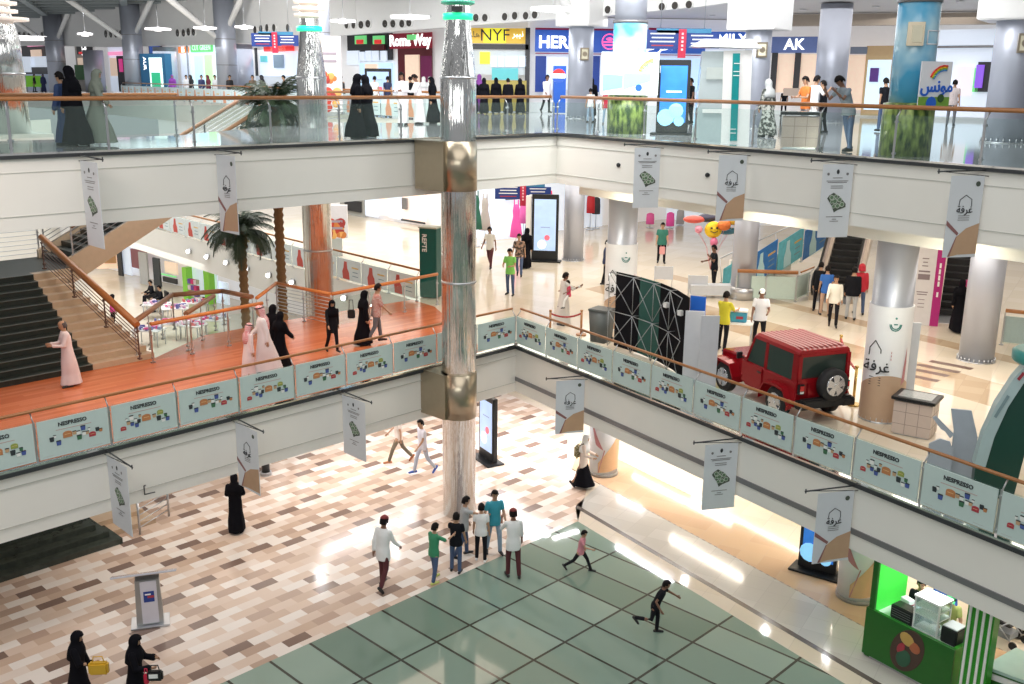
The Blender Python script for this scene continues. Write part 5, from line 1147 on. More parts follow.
shop('pink and white lit shop with dark doorway and magenta stripe', UWL, [('facade', 109, 44, 134, 92, LW), ('sign_band', 111, 52, 132, 55, LPK, .25), ('picture', 112, 58, 120, 76, LWW, .2), ('doorway', 119, 56, 134, 92, DK, .2), ('magenta_stripe', 123, 59, 127, 72, E_('magenta_lit', (.65, .05, .25), .5), .35)])
shop('dark fronted shop with a blue and red sign beside the lit green case', UWL, [('facade', 150, 44, 166, 92, DK), ('sign', 152, 46, 162, 53, LBL, .2), ('red_mark', 160, 48, 164, 53, LRED, .3)])
shop('white tiled shop with an orange-red sign', UWL, [('facade', 181, 43, 191, 92, LW), ('sign', 181, 47, 191, 53, E_('sign_orange', (.85, .22, .05), .8), .2, 'fifi', .6, TXT_W)])
shop('green-lit shop with a bright green sign over pale windows', UWL, [('facade', 191, 44, 217, 92, E_('shop_mint', (.60, .78, .80), .7)), ('sign', 194, 44, 216, 52, LGR, .25, 'CUT GREEN', .55, E_('letter_mint', (.6, 1, .7), 1.2)), ('window', 197, 56, 207, 84, E_('pane_blue', (.45, .62, .80), .7), .2), ('green_panel', 207, 55, 216, 86, E_('panel_green', (.42, .75, .35), .7), .2), ('pillar', 190, 44, 194, 92, mat('grey_pillar', (.32, .33, .38)), .3)])
shop('narrow cream shop front with a round orange sign', UWL, [('facade', 236, 44, 244, 92, LWW), ('round_sign', 237, 47, 243, 51, E_('sign_amber', (.95, .5, .05), .9), .3)])
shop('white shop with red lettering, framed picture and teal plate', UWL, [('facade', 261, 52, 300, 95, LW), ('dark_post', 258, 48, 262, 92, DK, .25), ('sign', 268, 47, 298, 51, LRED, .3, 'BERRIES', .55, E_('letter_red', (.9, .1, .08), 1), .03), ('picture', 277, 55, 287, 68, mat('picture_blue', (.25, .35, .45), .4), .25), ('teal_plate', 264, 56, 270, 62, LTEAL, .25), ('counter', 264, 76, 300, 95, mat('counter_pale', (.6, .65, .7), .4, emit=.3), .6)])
shop('dark food outlet with two green and red round logos above white menu boards', UWL, [('facade', 349, 35, 394, 60, DK), ('logo_panel', 358, 36, 369, 44, LGR, .2), ('logo_panel', 376, 36, 387, 44, LGR, .2), ('red_panel', 361, 40, 367, 44, LRED, .3), ('red_panel', 379, 40, 385, 44, LRED, .3), ('red_plate', 376, 45, 389, 50, MARN, .3), ('white_panel', 350, 51, 362, 65, LW, .2), ('menu_board', 364, 52, 369, 61, LW, .3), ('menu_board', 370, 51, 376, 61, LW, .3), ('menu_board', 377, 51, 383, 61, LW, .3), ('menu_board', 385, 51, 391, 61, LW, .3), ('back_wall', 362, 63, 395, 92, E_('pane_blue', (.45, .62, .80), .7), .15), ('poster', 369, 64, 381, 80, LWW, .25)])
shop('dark red coffee shop front with white lettering and green leaf', UWL, [('sign', 392, 34, 434, 48, E_('sign_darkred', (.25, .01, .03), .3), .15, 'Roma Way', .85, TXT_W, .03), ('leaf', 412, 35, 420, 40, LGR, .32), ('facade', 400, 48, 434, 100, MARN, .12), ('lit_picture', 409, 55, 423, 86, LWW, .25), ('soft_panel', 424, 56, 434, 84, mat('plum_panel', (.20, .02, .10)), .2)])
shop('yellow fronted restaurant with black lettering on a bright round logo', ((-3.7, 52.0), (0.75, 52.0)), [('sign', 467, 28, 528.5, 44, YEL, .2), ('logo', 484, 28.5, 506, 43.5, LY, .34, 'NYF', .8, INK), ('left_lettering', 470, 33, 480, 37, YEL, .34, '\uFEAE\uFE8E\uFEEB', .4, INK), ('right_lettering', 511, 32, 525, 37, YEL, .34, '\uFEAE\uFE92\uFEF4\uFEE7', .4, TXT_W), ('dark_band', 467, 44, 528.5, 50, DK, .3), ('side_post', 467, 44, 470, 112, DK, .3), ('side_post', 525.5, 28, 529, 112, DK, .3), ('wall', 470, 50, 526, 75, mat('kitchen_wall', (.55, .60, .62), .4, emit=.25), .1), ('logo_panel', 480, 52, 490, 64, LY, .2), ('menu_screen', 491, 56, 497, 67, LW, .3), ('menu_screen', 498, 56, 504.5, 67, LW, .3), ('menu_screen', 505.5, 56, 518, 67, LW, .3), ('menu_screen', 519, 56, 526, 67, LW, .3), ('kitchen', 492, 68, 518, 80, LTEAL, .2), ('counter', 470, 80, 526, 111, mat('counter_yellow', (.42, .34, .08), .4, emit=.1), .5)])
shop('blue fronted burger restaurant with white lettering and round pink logo', ((.9, 52.0), (13, 52.8)), [('sign', 535, 28, 704, 54, LBL, .15), ('red_band', 535, 28, 616, 31, mat('band_red', (.35, .01, .06)), .3), ('red_band', 648, 28, 704, 31, mat('band_red', (.35, .01, .06)), .3), ('red_band', 535, 53, 704, 56, mat('band_red', (.35, .01, .06)), .3), ('letters', 551, 38, 571, 48, LBL, .3, 'HERFY', .8, TXT_W, .03), ('logo', 601, 34, 615, 51, LBL, .3), ('letters', 645, 39, 662, 50, LBL, .3, '\uFEF2\uFED3\uFEAE\uFEEB', .9, TXT_W, .008), ('blue_pillar', 535, 56, 545, 92, mat('deep_blue', (.01, .05, .30), .4), .3), ('blue_pillar', 592, 56, 598, 92, MATS['deep_blue'], .3), ('window', 546, 57, 590, 90, LW, .15), ('window', 600, 57, 614, 92, LW, .15), ('window', 656, 58, 700, 92, E_('pane_blue', (.45, .62, .80), .7), .15)])
mb = MB(); c, d, n = on_wall(mb, ((.9, 52.0), (13, 52.8)), 602, 40, 603, 41, LBL, .3); T = frame(wall_pt(608, 42, (.9, 52.0), (13, 52.8)) + n * .45, d)
mb = MB(); PK = E_('logo_pink', (.90, .12, .38), .9)
mb.lathe([(.33, 0), (.39, 0), (.39, .06), (.33, .06), (.33, 0)], PK, seg=28, cap=False); mb.box((0, -.16, .03), (.56, .08, .06), PK); mb.box((0, -.02, .03), (.6, .07, .06), PK); mb.sph((0, .12, .03), .14, PK, (1.2, .6, .2), 12)
bmesh.ops.transform(mb.bm, matrix=T, verts=mb.bm.verts); mb.build('round_logo', label='glowing pink round bun logo on the blue restaurant sign', cat='logo')
mb = MB(); on_wall(mb, ((0.9, 50.5), (13, 50.9)), 553, 66, 564, 112.5, mat('vending_blue', (.02, .10, .45), .3, emit=.3), .4, .7)
vend = mb.build('vending_machine', label='blue drinks cooler with red, white and blue round mark by the white-robed man', cat='cooler')
q = MB(); T = frame(wall_pt(558, 76, (.9, 50.5), (13, 50.9)) + Vector((0, -.8, 0)), (1, 0, 0)); q.cyl((0, 0, 0), (0, 0, .03), .33, TXT_W, seg=20); q.prism([(.33 * math.cos(a), .33 * math.sin(a)) for a in [PI * .1 + i * PI * .8 / 10 for i in range(11)]], .03, .045, LRED); q.prism([(.33 * math.cos(a), .33 * math.sin(a)) for a in [-PI * .1 - i * PI * .8 / 10 for i in range(11)]], .03, .045, LBL)
bmesh.ops.transform(q.bm, matrix=T, verts=q.bm.verts); q.build('round_mark', vend)
shop('blue fronted outlet with white and pink lettering right of the burger restaurant', ((11, 52.4), (20, 49.6)), [('sign', 704, 32, 745, 48, LBL, .2, 'FAMILY', .7, TXT_W, .02), ('glass', 704, 50, 745, 100, E_('pane_pale', (.68, .74, .80), .6), .1)])
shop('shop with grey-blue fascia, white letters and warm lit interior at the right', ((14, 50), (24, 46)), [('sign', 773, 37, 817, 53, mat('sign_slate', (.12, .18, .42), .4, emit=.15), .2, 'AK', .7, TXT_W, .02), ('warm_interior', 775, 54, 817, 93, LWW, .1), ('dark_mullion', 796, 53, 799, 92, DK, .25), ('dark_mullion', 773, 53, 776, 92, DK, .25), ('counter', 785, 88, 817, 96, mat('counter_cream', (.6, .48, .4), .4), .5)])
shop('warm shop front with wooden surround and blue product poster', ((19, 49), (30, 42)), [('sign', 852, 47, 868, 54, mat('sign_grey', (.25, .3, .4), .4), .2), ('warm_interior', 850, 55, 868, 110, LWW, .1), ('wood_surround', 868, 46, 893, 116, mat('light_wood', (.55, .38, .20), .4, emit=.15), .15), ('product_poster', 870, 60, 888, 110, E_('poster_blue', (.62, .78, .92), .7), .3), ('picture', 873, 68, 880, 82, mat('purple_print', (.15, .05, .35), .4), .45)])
shop('bright clothing shop with pale partitions at the far upper right', ((24, 44), (34, 37)), [('interior', 940, 30, 1004, 118, LW, .1), ('partition', 958, 66, 973, 96, E_('panel_lilac', (.80, .74, .80), .5), .3), ('dark_rack', 980, 62, 992, 92, DK, .3), ('purple_panel', 979, 65, 984, 88, E_('purple_lit', (.25, .1, .7), .5), .45), ('green_panel', 974, 68, 979, 92, LGR, .3), ('rail', 940, 46, 995, 48, MATS['grey_trim'], .4)])
# middle floor shops
WRM = E_('showcase_warm', (.85, .70, .62), .6)
shop('shop windows with dark screen and peach showcases, back left of middle floor', MWA, [('grey_surround', 343, 190, 368, 218, mat('stone_grey', (.40, .40, .38), .4), .2), ('dark_screen', 350, 199, 366, 212, DK, .35), ('white_panel', 369, 188, 382, 217, LW, .25), ('peach_panel', 382, 186, 393, 216, WRM, .2), ('white_panel', 393, 186, 405, 219, LW, .25), ('floral_panel', 406, 186, 429, 222, WRM, .2), ('oval_sign', 408, 197, 413, 209, MATS['grey_trim'], .4), ('dark_skirting', 406, 220, 429, 222, DK, .3)])
shop('bright fashion shop with white displays at the back of the middle floor', MWB, [('interior', 476, 180, 600, 236, LW, .1), ('plinth', 476, 232, 530, 243, LW, .9), ('rail', 500, 196, 530, 197, MATS['grey_trim'], .5)])
shop('long bright fashion shop at the back right of the middle floor', MWC, [('interior', 600, 180, 760, 226, LW, .1), ('plinth', 645, 222, 700, 227, LW, .8)])
DRM = {}
def dress(label, px, py, Y, h, col, long=True, base=None):
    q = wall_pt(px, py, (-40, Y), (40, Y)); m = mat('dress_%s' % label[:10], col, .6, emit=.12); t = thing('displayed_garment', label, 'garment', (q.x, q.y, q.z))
    r = [(.30, 0), (.24, h * .3), (.15, h * .55), (.17, h * .7), (.14, h * .82), (.05, h * .88)] if long else [(.22, 0), (.22, h * .5), (.2, h * .9), (.07, h)]
    rings = [[(a * math.cos(2 * PI * i / 24) * (1 + .12 * math.sin(i * PI) ), a * .7 * math.sin(2 * PI * i / 24), z) for i in range(24)] for a, z in r]
    MB().loft(rings, m).build('cloth', t)
    if long: MB().cyl((-.1, 0, h * .8), (-.09, 0, h * 1.0), .03, m).cyl((.1, 0, h * .8), (.09, 0, h * 1.0), .03, m).build('straps', t)
    MB().cyl((0, 0, ZM - q.z), (0, 0, h * .9), .02, STEEL, seg=6).cyl((0, 0, ZM - q.z), (0, 0, ZM - q.z + .03), .2, STEEL, seg=16).build('stand', t)
dress('bright pink long gown on display above the couple in dark clothes', 516, 237, 47, 1.75, (.80, .10, .42)); dress('second pink gown on display behind the brightest one', 523.5, 223, 49, 1.6, (.75, .14, .45))
dress('dark green lace gown on display beside the mirror column', 476, 229, 47, 1.8, (.02, .12, .08)); dress('slate blue dress on display just right of the pink gowns', 530, 235, 48.5, 1.5, (.10, .18, .28))
dress('grey patterned gown on display next to the green gown', 485, 230, 48, 1.75, (.45, .42, .40)); dress('black top on display left of the white shop partition', 541, 214, 51, .9, (.03, .03, .03), False); dress('dark printed top on display beside the black top', 548, 214, 51, .9, (.10, .12, .12), False)
dress('black jacket on display between the two shop columns', 587, 211, 54, .95, (.02, .02, .02), False); dress('red coat on display between the two shop columns', 590.5, 213, 53, .95, (.45, .02, .03), False); dress('charcoal jacket on display right of the red coat', 596, 214, 53.5, .9, (.04, .04, .05), False)
dress('magenta dress hanging by the column top behind the green-shirted man', 670, 226, 54, .75, (.85, .10, .42), False); dress('hot pink dress in the shop left of the green-shirted man', 650, 224, 54, .6, (.75, .12, .35), False)
dress('grey top on display in the shop window behind the balloons', 680, 224, 55, .8, (.4, .4, .42), False); dress('small red top on display above the tall advertising stand', 548, 200, 50, .5, (.75, .06, .15), False)
# ground floor, far-left opening: shops, tables with goods
GW = ((-26.5, 62.5), (-10, 49.2))
shop('ground floor shops with grey pillar and dark frames beyond the far-left opening', GW, [('white_panel', 118, 240, 134, 275, LW, .1), ('dark_frame', 121, 243, 128, 277, DK, .3), ('rose_wall', 134, 248, 151, 270, mat('rose_wall', (.35, .14, .17), .5), .2), ('grey_pillar', 151, 250, 162, 288, mat('pillar_grey', (.55, .56, .57), .4), .8), ('dark_frame', 162, 256, 171, 290, mat('frame_charcoal', (.06, .07, .08)), .6), ('pale_window', 171, 260, 184, 274, LWW, .4), ('green_line', 171, 273, 185, 275, LGR, .6), ('dark_base', 171, 275, 185, 283, DK, .5), ('dark_post', 216, 275, 222, 306, DK, .9), ('wood_panel', 222, 281, 230, 302, mat('light_wood', (.55, .38, .20), .4), .6), ('white_pillar', 230, 278, 244, 312, LW, .9)])
t = thing('lime_stand', 'lime green shop stand with pink and purple goods on a round rack', 'shop stand', floor_at(200, 303, 0), -.6)
LIM = mat('lime', (.25, .62, .06), .4, emit=.15)
MB().box((-.9, 0, .9), (.35, .4, 1.9), LIM).build('left_pillar', t); MB().box((.75, .1, .95), (.4, .4, 1.8), LIM).build('right_pillar', t); MB().box((0, .45, 1.1), (2.0, .1, 1.7), LW).build('back_board', t)
mb = MB()
for k in range(3):
    for j in range(3): mb.box((-.3 + j * .25, -.3, .55 + k * .33), (.22, .2, .25), cm([(.7, .05, .2), (.85, .7, .75), (.2, .1, .4)][(k + j) % 3]))
mb.cyl((-.05, -.3, 0), (-.05, -.3, 1.3), .03, STEEL); mb.build('goods_rack', t)
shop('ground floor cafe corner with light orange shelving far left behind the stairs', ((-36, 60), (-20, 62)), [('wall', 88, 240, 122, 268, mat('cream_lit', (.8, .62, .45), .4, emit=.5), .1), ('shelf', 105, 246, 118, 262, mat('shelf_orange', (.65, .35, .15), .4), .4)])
rg = random.Random(5)
cols = [(.7, .1, .3), (.8, .8, .85), (.15, .15, .4), (.75, .75, .8), (.6, .3, .5), (.3, .35, .5), (.85, .6, .7), (.7, .15, .15)]
for k, (px, py) in enumerate(((158, 318), (176, 322), (196, 316), (168, 338), (192, 340), (215, 334), (150, 345))):
    p = floor_at(px, py, 0); t = thing('goods_table', 'white ground floor table with pink and blue goods, %s' % ['nearest the seated people', 'second from the seated people', 'closest to the lime stand', 'in the middle row', 'centre of the group', 'rightmost near the palm trunk', 'nearest to the handrail bend'][k], 'table', p, rg.uniform(-.4, .4))
    MB().box((0, 0, .72), (1.3, .8, .05), WHITE2).build('tabletop', t)
    for sx in (-1, 1):
        for sy in (-1, 1): MB().cyl((sx * .58, sy * .34, 0), (sx * .58, sy * .34, .7), .025, STEEL, seg=6).build('leg', t)
    gm = MB()
    for j in range(22): gm.box((rg.uniform(-.55, .55), rg.uniform(-.3, .3), .78 + rg.uniform(0, .1)), (rg.uniform(.08, .2), rg.uniform(.08, .2), rg.uniform(.05, .2)), cm(rg.choice(cols)), rz=rg.uniform(0, 3))
    o = gm.build('small_goods', None, 'heap of small goods on the table %s' % ['nearest the seated people', 'second from the seated people', 'closest to the lime stand', 'in the middle row', 'at the centre of the group', 'near the palm trunk', 'near the handrail bend'][k], 'goods', loc=(p[0], p[1], -.02)); tag(o, kind='stuff')
def chair(label, x, y, rz, m=BLACK):
    t = thing('armchair', label, 'chair', (x, y, 0), rz)
    MB().box((0, 0, .42), (.6, .6, .14), m, bev=.03).build('seat', t); MB().box((0, -.3, .72), (.6, .1, .6), m, bev=.03).build('backrest', t)
    for sx in (-1, 1):
        MB().box((sx * .32, 0, .52), (.08, .6, .3), m, bev=.02).build('armrest', t)
        for sy in (-1, 1): MB().cyl((sx * .26, sy * .25, 0), (sx * .26, sy * .25, .36), .025, STEEL, seg=6).build('leg', t)
    return t
p = floor_at(153, 305, 0); chair('black armchair under the seated person in black, farther one', p[0], p[1], 2.2); SEATP = [(p[0], p[1])]
p = floor_at(162, 311, 0); chair('black armchair nearer the goods tables', p[0], p[1], 2.2); SEATP.append((p[0], p[1]))
EP = ((-5.3, 46.2), (-28.6, 81.3)); FP = ((-57.5, 112.5), (2.5, 48.7))
# upper floor furniture: display case, food promo board, lit panels
t = thing('lit_display_case', 'tall lit display case with blue side and green glow beside a column', 'display case', (-27.2, 78.6, ZU), -.6); t.scale = (1.15, 1, 1.2)
MB().box((-.0, 0, 1.35), (2.6, .6, 2.7), mat('case_navy', (.02, .12, .25), .3)).build('body', t); MB().box((.35, -.32, 1.35), (1.3, .05, 2.2), E_('case_white', (.75, .95, .85), .9)).build('lit_front', t); MB().box((.35, -.36, .9), (.9, .05, 1.3), E_('case_green', (.03, .40, .20), .5)).build('green_panel', t)
q = MB(); q.text('AUR', .4, TXT_W, Matrix.Translation((-.8, -.31, 2.1)) @ Matrix.Rotation(PI / 2, 4, 'X') @ Matrix.Rotation(-PI / 2, 4, 'Z')); q.build('lettering', t)
for k, (px, py, s_, nm) in enumerate(((98, 98, 1.2, 'white lit board screen at far left beside the dark food counter'),)):
    q = wall_pt(24, 72, *FP); t = thing('lit_board', nm, 'screen', (q.x, q.y, ZU), 0); t.scale = (1.6, 1, 1.5)
    MB().box((0, 0, 1.75), (.95, .08, 1.0), LW).build('panel', t); MB().cyl((0, .05, 0), (0, .05, 1.3), .05, STEEL).build('stand', t)
for px in (30, 110):
    q = wall_pt(px + 4, 88, *(FP if px < 90 else EP)); t = thing('green_bench', 'lime green seat at %s of the veiled women on the far upper floor' % ('the left' if px == 30 else 'the right'), 'bench', (q.x, q.y, ZU), .1); t.scale = (1.4, 1, 1.4)
    MB().box((0, 0, .42), (1.1, .6, .16), LIM, bev=.02).build('seat', t); MB().box((0, .28, .75), (1.1, .12, .7), LIM, bev=.02).build('backrest', t)
    for sx in (-1, 1): MB().cyl((sx * .45, 0, 0), (sx * .45, 0, .36), .03, STEEL).build('leg', t)
# tall food picture board beside the ring lamp column, on both levels
def foodboard(label, px, py0, py1, Y, z, w):
    a = wall_pt(px, py0, (-30, Y), (30, Y)); b = wall_pt(px, py1, (-30, Y), (30, Y)); t = thing('picture_board', label, 'poster', (a.x, a.y, z), .1)
    z0, z1 = b.z - z, a.z - z
    MB().box((0, 0, (z0 + z1) / 2), (w, .3, z1 - z0), mat('board_cream', (.62, .60, .62), .4, emit=.15)).build('board', t)
    mb = MB(); r_ = random.Random(px)
    for k in range(26): zz = r_.uniform(z0 + .1, z0 + (z1 - z0) * .5); mb.sph((r_.uniform(-w * .3, w * .3), -.155, zz), r_.uniform(.1, .22), cm(r_.choice([(.6, .2, .05), (.5, .05, .03), (.75, .4, .12), (.35, .04, .04)])), (1, .08, 1), 8)
    for k in range(2): mb.box((0, -.16, z1 - .7 - k * .3), (w * .6, .02, .1), cm((.35, .3, .35)))
    mb.build('picture', t)
    if z0 > .05: MB().box((0, .05, z0 / 2), (w * .5, .2, z0), STEEL).build('stand', t)
foodboard('tall cream board with red food picture on the upper floor', 329, 36, 112, 43.2, ZU, .95)
foodboard('cream board with red food picture on the middle floor beside the second mirror column', 335, 205, 238, 44, ZM, 1.05)
# ================================================================ PEOPLE
WS = bpy.data.scenes.new('work'); VL = WS.view_layers[0]
def remesh(mb, name, vox, sm=2):
    me = mb.mesh(name); o = bpy.data.objects.new('tmp', me); WS.collection.objects.link(o)
    md = o.modifiers.new('r', 'REMESH'); md.mode = 'VOXEL'; md.voxel_size = vox
    if sm: s2 = o.modifiers.new('s', 'SMOOTH'); s2.iterations = sm; s2.factor = .5
    VL.update(); out = bpy.data.meshes.new_from_object(o.evaluated_get(VL.depsgraph))
    bpy.data.objects.remove(o); bpy.data.meshes.remove(me)
    out.polygons.foreach_set('use_smooth', [True] * len(out.polygons)); out.materials.clear(); return out
def ring(c, rx, ry, ax=None, n=14, fold=0, ph=0, nf=7):
    """ellipse round c; ax = (X axis, Y axis)"""
    X, Y = ax or (Vector((1, 0, 0)), Vector((0, 1, 0)))
    return [Vector(c) + X * (rx * (1 + fold * math.sin(nf * 2 * PI * i / n + ph)) * math.cos(2 * PI * i / n)) + Y * (ry * (1 + fold * math.sin(nf * 2 * PI * i / n + ph)) * math.sin(2 * PI * i / n)) for i in range(n)]
def limb(mb, pts, rs, m, n=10):
    """tapered tube through the joints with caps"""
    rings = []
    for i, (p, r) in enumerate(zip(pts, rs)):
        d = (Vector(pts[min(i + 1, len(pts) - 1)]) - Vector(pts[max(i - 1, 0)])).normalized()
        X = d.cross(Vector((0, 1, .13))).normalized(); Y = d.cross(X).normalized(); rings.append(ring(p, r, r, (X, Y), n))
    mb.loft(rings, m); mb.sph(pts[0], rs[0], m, seg=8); mb.sph(pts[-1], rs[-1], m, seg=8)
class Pose:
    def __init__(s, legs=((4, 6, 3), (-4, 8, 3)), arms=((4, 8, 12), (-4, 8, 12)), lean=3, head=8, turn=0, sit=False):
        s.legs, s.arms, s.lean, s.head, s.turn, s.sit = legs, arms, lean, head, turn, sit
def joints(P):
    """side 0 = left (-x), 1 = right (+x); y is forward"""
    J = {}; hipz = .93
    for k, sx in ((0, -1), (1, 1)):
        th, kn, sp = P.legs[k]; a = math.radians(th); b = math.radians(th - kn); s_ = math.sin(math.radians(sp)) * sx
        hip = Vector((sx * .095, 0, hipz)); knee = hip + Vector((s_ * .43, math.sin(a) * .43, -math.cos(a) * .43)); ank = knee + Vector((s_ * .2, math.sin(b) * .42, -math.cos(b) * .42))
        fa = b if b < 0 else 0
        toe = ank + Vector((sx * .03, math.cos(fa) * .16, -.055 + math.sin(fa) * .16 if fa < -.25 else -.055)); heel = ank + Vector((0, -.05, -.055))
        if fa < -.5: toe = ank + Vector((0, .05, -.17)); heel = ank + Vector((0, -.07, 0.0))
        J['leg%d' % k] = (hip, knee, ank, toe, heel)
    low = min(min(q.z for q in J['leg%d' % k]) for k in (0, 1)) - .025
    L = math.radians(P.lean); T = math.radians(P.turn)
    def up_(v): # torso lean about the hip
        v = Vector(v) - Vector((0, 0, hipz)); v = Matrix.Rotation(T * min(1, max(0, v.z / .5)), 3, 'Z') @ v; v = Matrix.Rotation(-L, 3, 'X') @ v; return v + Vector((0, 0, hipz))
    J['up'] = up_
    for k, sx in ((0, -1), (1, 1)):
        A = P.arms[k]; pit, ab, el = A[:3]; yaw = A[3] if len(A) > 3 else 0
        a = math.radians(pit); b = math.radians(ab)
        sh = up_((sx * .175, 0, 1.415)); d = Vector((sx * math.sin(b), math.sin(a) * math.cos(b), -math.cos(a) * math.cos(b)))
        e = sh + d * .29; a2 = math.radians(pit + el); d2 = Vector((sx * (math.sin(b) * .6 - math.sin(math.radians(yaw))), math.sin(a2), -math.cos(a2))).normalized(); w = e + d2 * .25
        J['arm%d' % k] = (sh, e, w, d2)
    J['low'] = low
    return J
def person(label, pos, face, h=1.74, pose=None, top=None, bottom=None, kind='shirt', sleeve=.55, hair=HAIR, skin=SKIN, head=None, shoe=None, vox=.022, extras=None, girth=1.0, group=None, name='person', long=.80, headm=None):
    """face = heading in degrees (0 = +x, 90 = away from the camera)"""
    P = pose or Pose(); J = joints(P); up_ = J['up']; low = J['low']
    t = thing(name, label, 'person', pos, math.radians(face - 90), group); S = h / 1.76
    sc = Matrix.Diagonal((S, S, S, 1)) @ Matrix.Translation((0, 0, -low))
    g = girth
    def finish(me, m, nm, pl=None):
        me.transform(sc)
        if not me.materials: me.materials.append(m)
        o = bpy.data.objects.new(nm, me); C.objects.link(o); o.parent = t
        if pl: o['label'] = pl
        return o
    hd = math.radians(P.head); nb = up_((0, .01, 1.50)); hc = up_((0, .02 + .05 * math.sin(hd), 1.655)); Hm = Matrix.Rotation(-hd - math.radians(P.lean), 3, 'X')
    mb = MB(); rk_ = .72 if kind in ('thobe', 'abaya') else 1
    tor = [(.84, .13, .10), (.93, .165, .115), (1.06, .145, .10), (1.2, .16, .112), (1.33, .175, .115), (1.42, .165, .09), (1.475, .08, .065), (1.52, .056, .056), (1.57, .054, .056)]
    mb.loft([ring(up_((0, 0, z)) if z > .93 else (0, 0, z), a * g, b * g) for z, a, b in tor], skin)
    prof = [(-.115, .035, .045, .03), (-.09, .052, .066, .018), (-.05, .066, .083, .006), (0, .075, .092, 0), (.05, .074, .092, -.004), (.085, .06, .076, -.006), (.11, .03, .04, -.006)]
    mb.loft([[hc + Hm @ Vector((a * math.cos(q), b * math.sin(q) + o_, z)) for q in [2 * PI * i / 14 for i in range(14)]] for z, a, b, o_ in prof], skin)
    mb.loft([[hc + Hm @ Vector(v) for v in q] for q in ([(-.008, .085, .015), (.008, .085, .015), (0, .075, .02)], [(-.018, .088, -.03), (.018, .088, -.03), (0, .112, -.028)])], skin)
    for sx in (-1, 1): mb.sph(hc + Hm @ Vector((sx * .078, -.005, -.01)), .024, skin, (.4, 1, 1.3), 6)
    for k in (0, 1):
        hip, knee, ank, toe, heel = J['leg%d' % k]; limb(mb, [hip, hip.lerp(knee, .5), knee, knee.lerp(ank, .35), ank], [.09 * g * rk_, .078 * g * rk_, .055 * rk_, .052 * rk_, .037], skin)
        limb(mb, [heel, toe], [.034, .026], skin, 8)
        sh, e, w_, d2 = J['arm%d' % k]; limb(mb, [sh, sh.lerp(e, .5), e, e.lerp(w_, .4), w_], [.052 * g, .045 * g, .037, .036, .025], skin)
        limb(mb, [w_, w_ + d2 * .05, w_ + d2 * .085], [.026, .034, .03], skin, 8)
    body = remesh(mb, 'body', min(vox, .02), 1)
    # fingers, thumbs, eyes and mouth join the body mesh
    fb = MB(); fb.mi(skin); eye = mat('eye_dark', (.02, .015, .012), .3)
    fb.bm.from_mesh(body)
    for k, sx in ((0, -1), (1, 1)):
        sh, e, w_, d2 = J['arm%d' % k]; side = d2.cross(Vector((sx, 0, 0))); side = side.normalized() if side.length > .01 else Vector((0, 1, 0)); pal = side.cross(d2).normalized() * sx
        for f_, (o_, l_) in enumerate(((-.026, .062), (-.009, .075), (.009, .07), (.026, .055))):
            b0 = w_ + d2 * .08 + side * o_; b1 = b0 + d2 * l_ * .5 - Vector((sx, 0, 0)) * .006; b2 = b1 + (d2 * .8 - Vector((sx, 0, 0)) * .6).normalized() * l_ * .5
            fb.tube([b0, b1, b2], .0085, skin, 5)
        b0 = w_ + d2 * .03 + side * .028; fb.tube([b0, b0 + (side + d2 * .7).normalized() * .032, b0 + (side * .6 + d2).normalized() * .058], .0095, skin, 5)
        fb.sph(hc + Hm @ Vector((sx * .03, .084, .012)), .010, eye, (1.2, .6, .8), 6); fb.box(hc + Hm @ Vector((sx * .03, .09, .033)), (.036, .008, .007), eye)
    fb.box(hc + Hm @ Vector((0, .088, -.062)), (.04, .008, .009), mat('lip', (.30, .10, .08), .5))
    n0 = len(body.polygons); me = fb.mesh('body'); bpy.data.meshes.remove(body)
    finish(me, skin, 'body')
    # ---- head covering / hair
    def cap_shell(k, cut, m, nm, back=0, lo=-.14):
        q = MB(); rings = []
        for i in range(9):
            z = .125 - i * (.125 - lo) / 8 * 1.0; zz = min(1, max(0, (z / .128))) if z > 0 else 0
            r = math.sqrt(max(.02, 1 - zz * zz)); rx, ry = .086 * r * k, .104 * r * k
            rings.append([hc + Hm @ Vector((rx * math.cos(a), ry * math.sin(a) - .004 - back * (z < 0) * abs(z), z)) for a in [2 * PI * j / 20 for j in range(20)]])
        kk_ = q.mi(m); V = [[q.bm.verts.new(p) for p in r] for r in rings]
        q.bm.faces.new(V[0]).material_index = kk_
        for i in range(8):
            for j in range(20):
                a = 2 * PI * (j + .5) / 20; front = math.sin(a)
                z = .125 - (i + .5) * (.125 - lo) / 8
                if cut(front, z): continue
                f = q.bm.faces.new((V[i][j], V[i + 1][j], V[i + 1][(j + 1) % 20], V[i][(j + 1) % 20])); f.smooth = True
        me = q.mesh(nm); o = finish(me, m, nm); md = o.modifiers.new('s', 'SOLIDIFY'); md.thickness = .012; md.offset = 1; return o
    hk = head or 'short'; hm = headm or hair
    if hk == 'short': cap_shell(1.03, lambda f, z: (z < .062 and f > .25) or (z < -.02 and f > -.2) or z < -.075, hair, 'hair')
    if hk == 'bald': cap_shell(1.02, lambda f, z: z > .045 or f > -.05 or z < -.07, hair, 'hair')
    if hk in ('cap', 'kufi', 'white_cap'):
        cap_shell(1.03, lambda f, z: (z < .04 and f > .2) or (z < -.03 and f > -.2) or z < -.07, hair, 'hair')
        c_ = cap_shell(1.12, lambda f, z: z < .045, hm, 'cap')
        if hk != 'kufi':
            q = MB(); q.loft([[hc + Hm @ Vector((x, .095 + y, .05)) for x, y in ((-.07, 0), (.07, 0), (.05, .075), (-.05, .075))], [hc + Hm @ Vector((x, .095 + y, .062)) for x, y in ((-.07, 0), (.07, 0), (.05, .07), (-.05, .07))]], hm, smooth=False); finish(q.mesh('cap_peak'), hm, 'cap_peak')
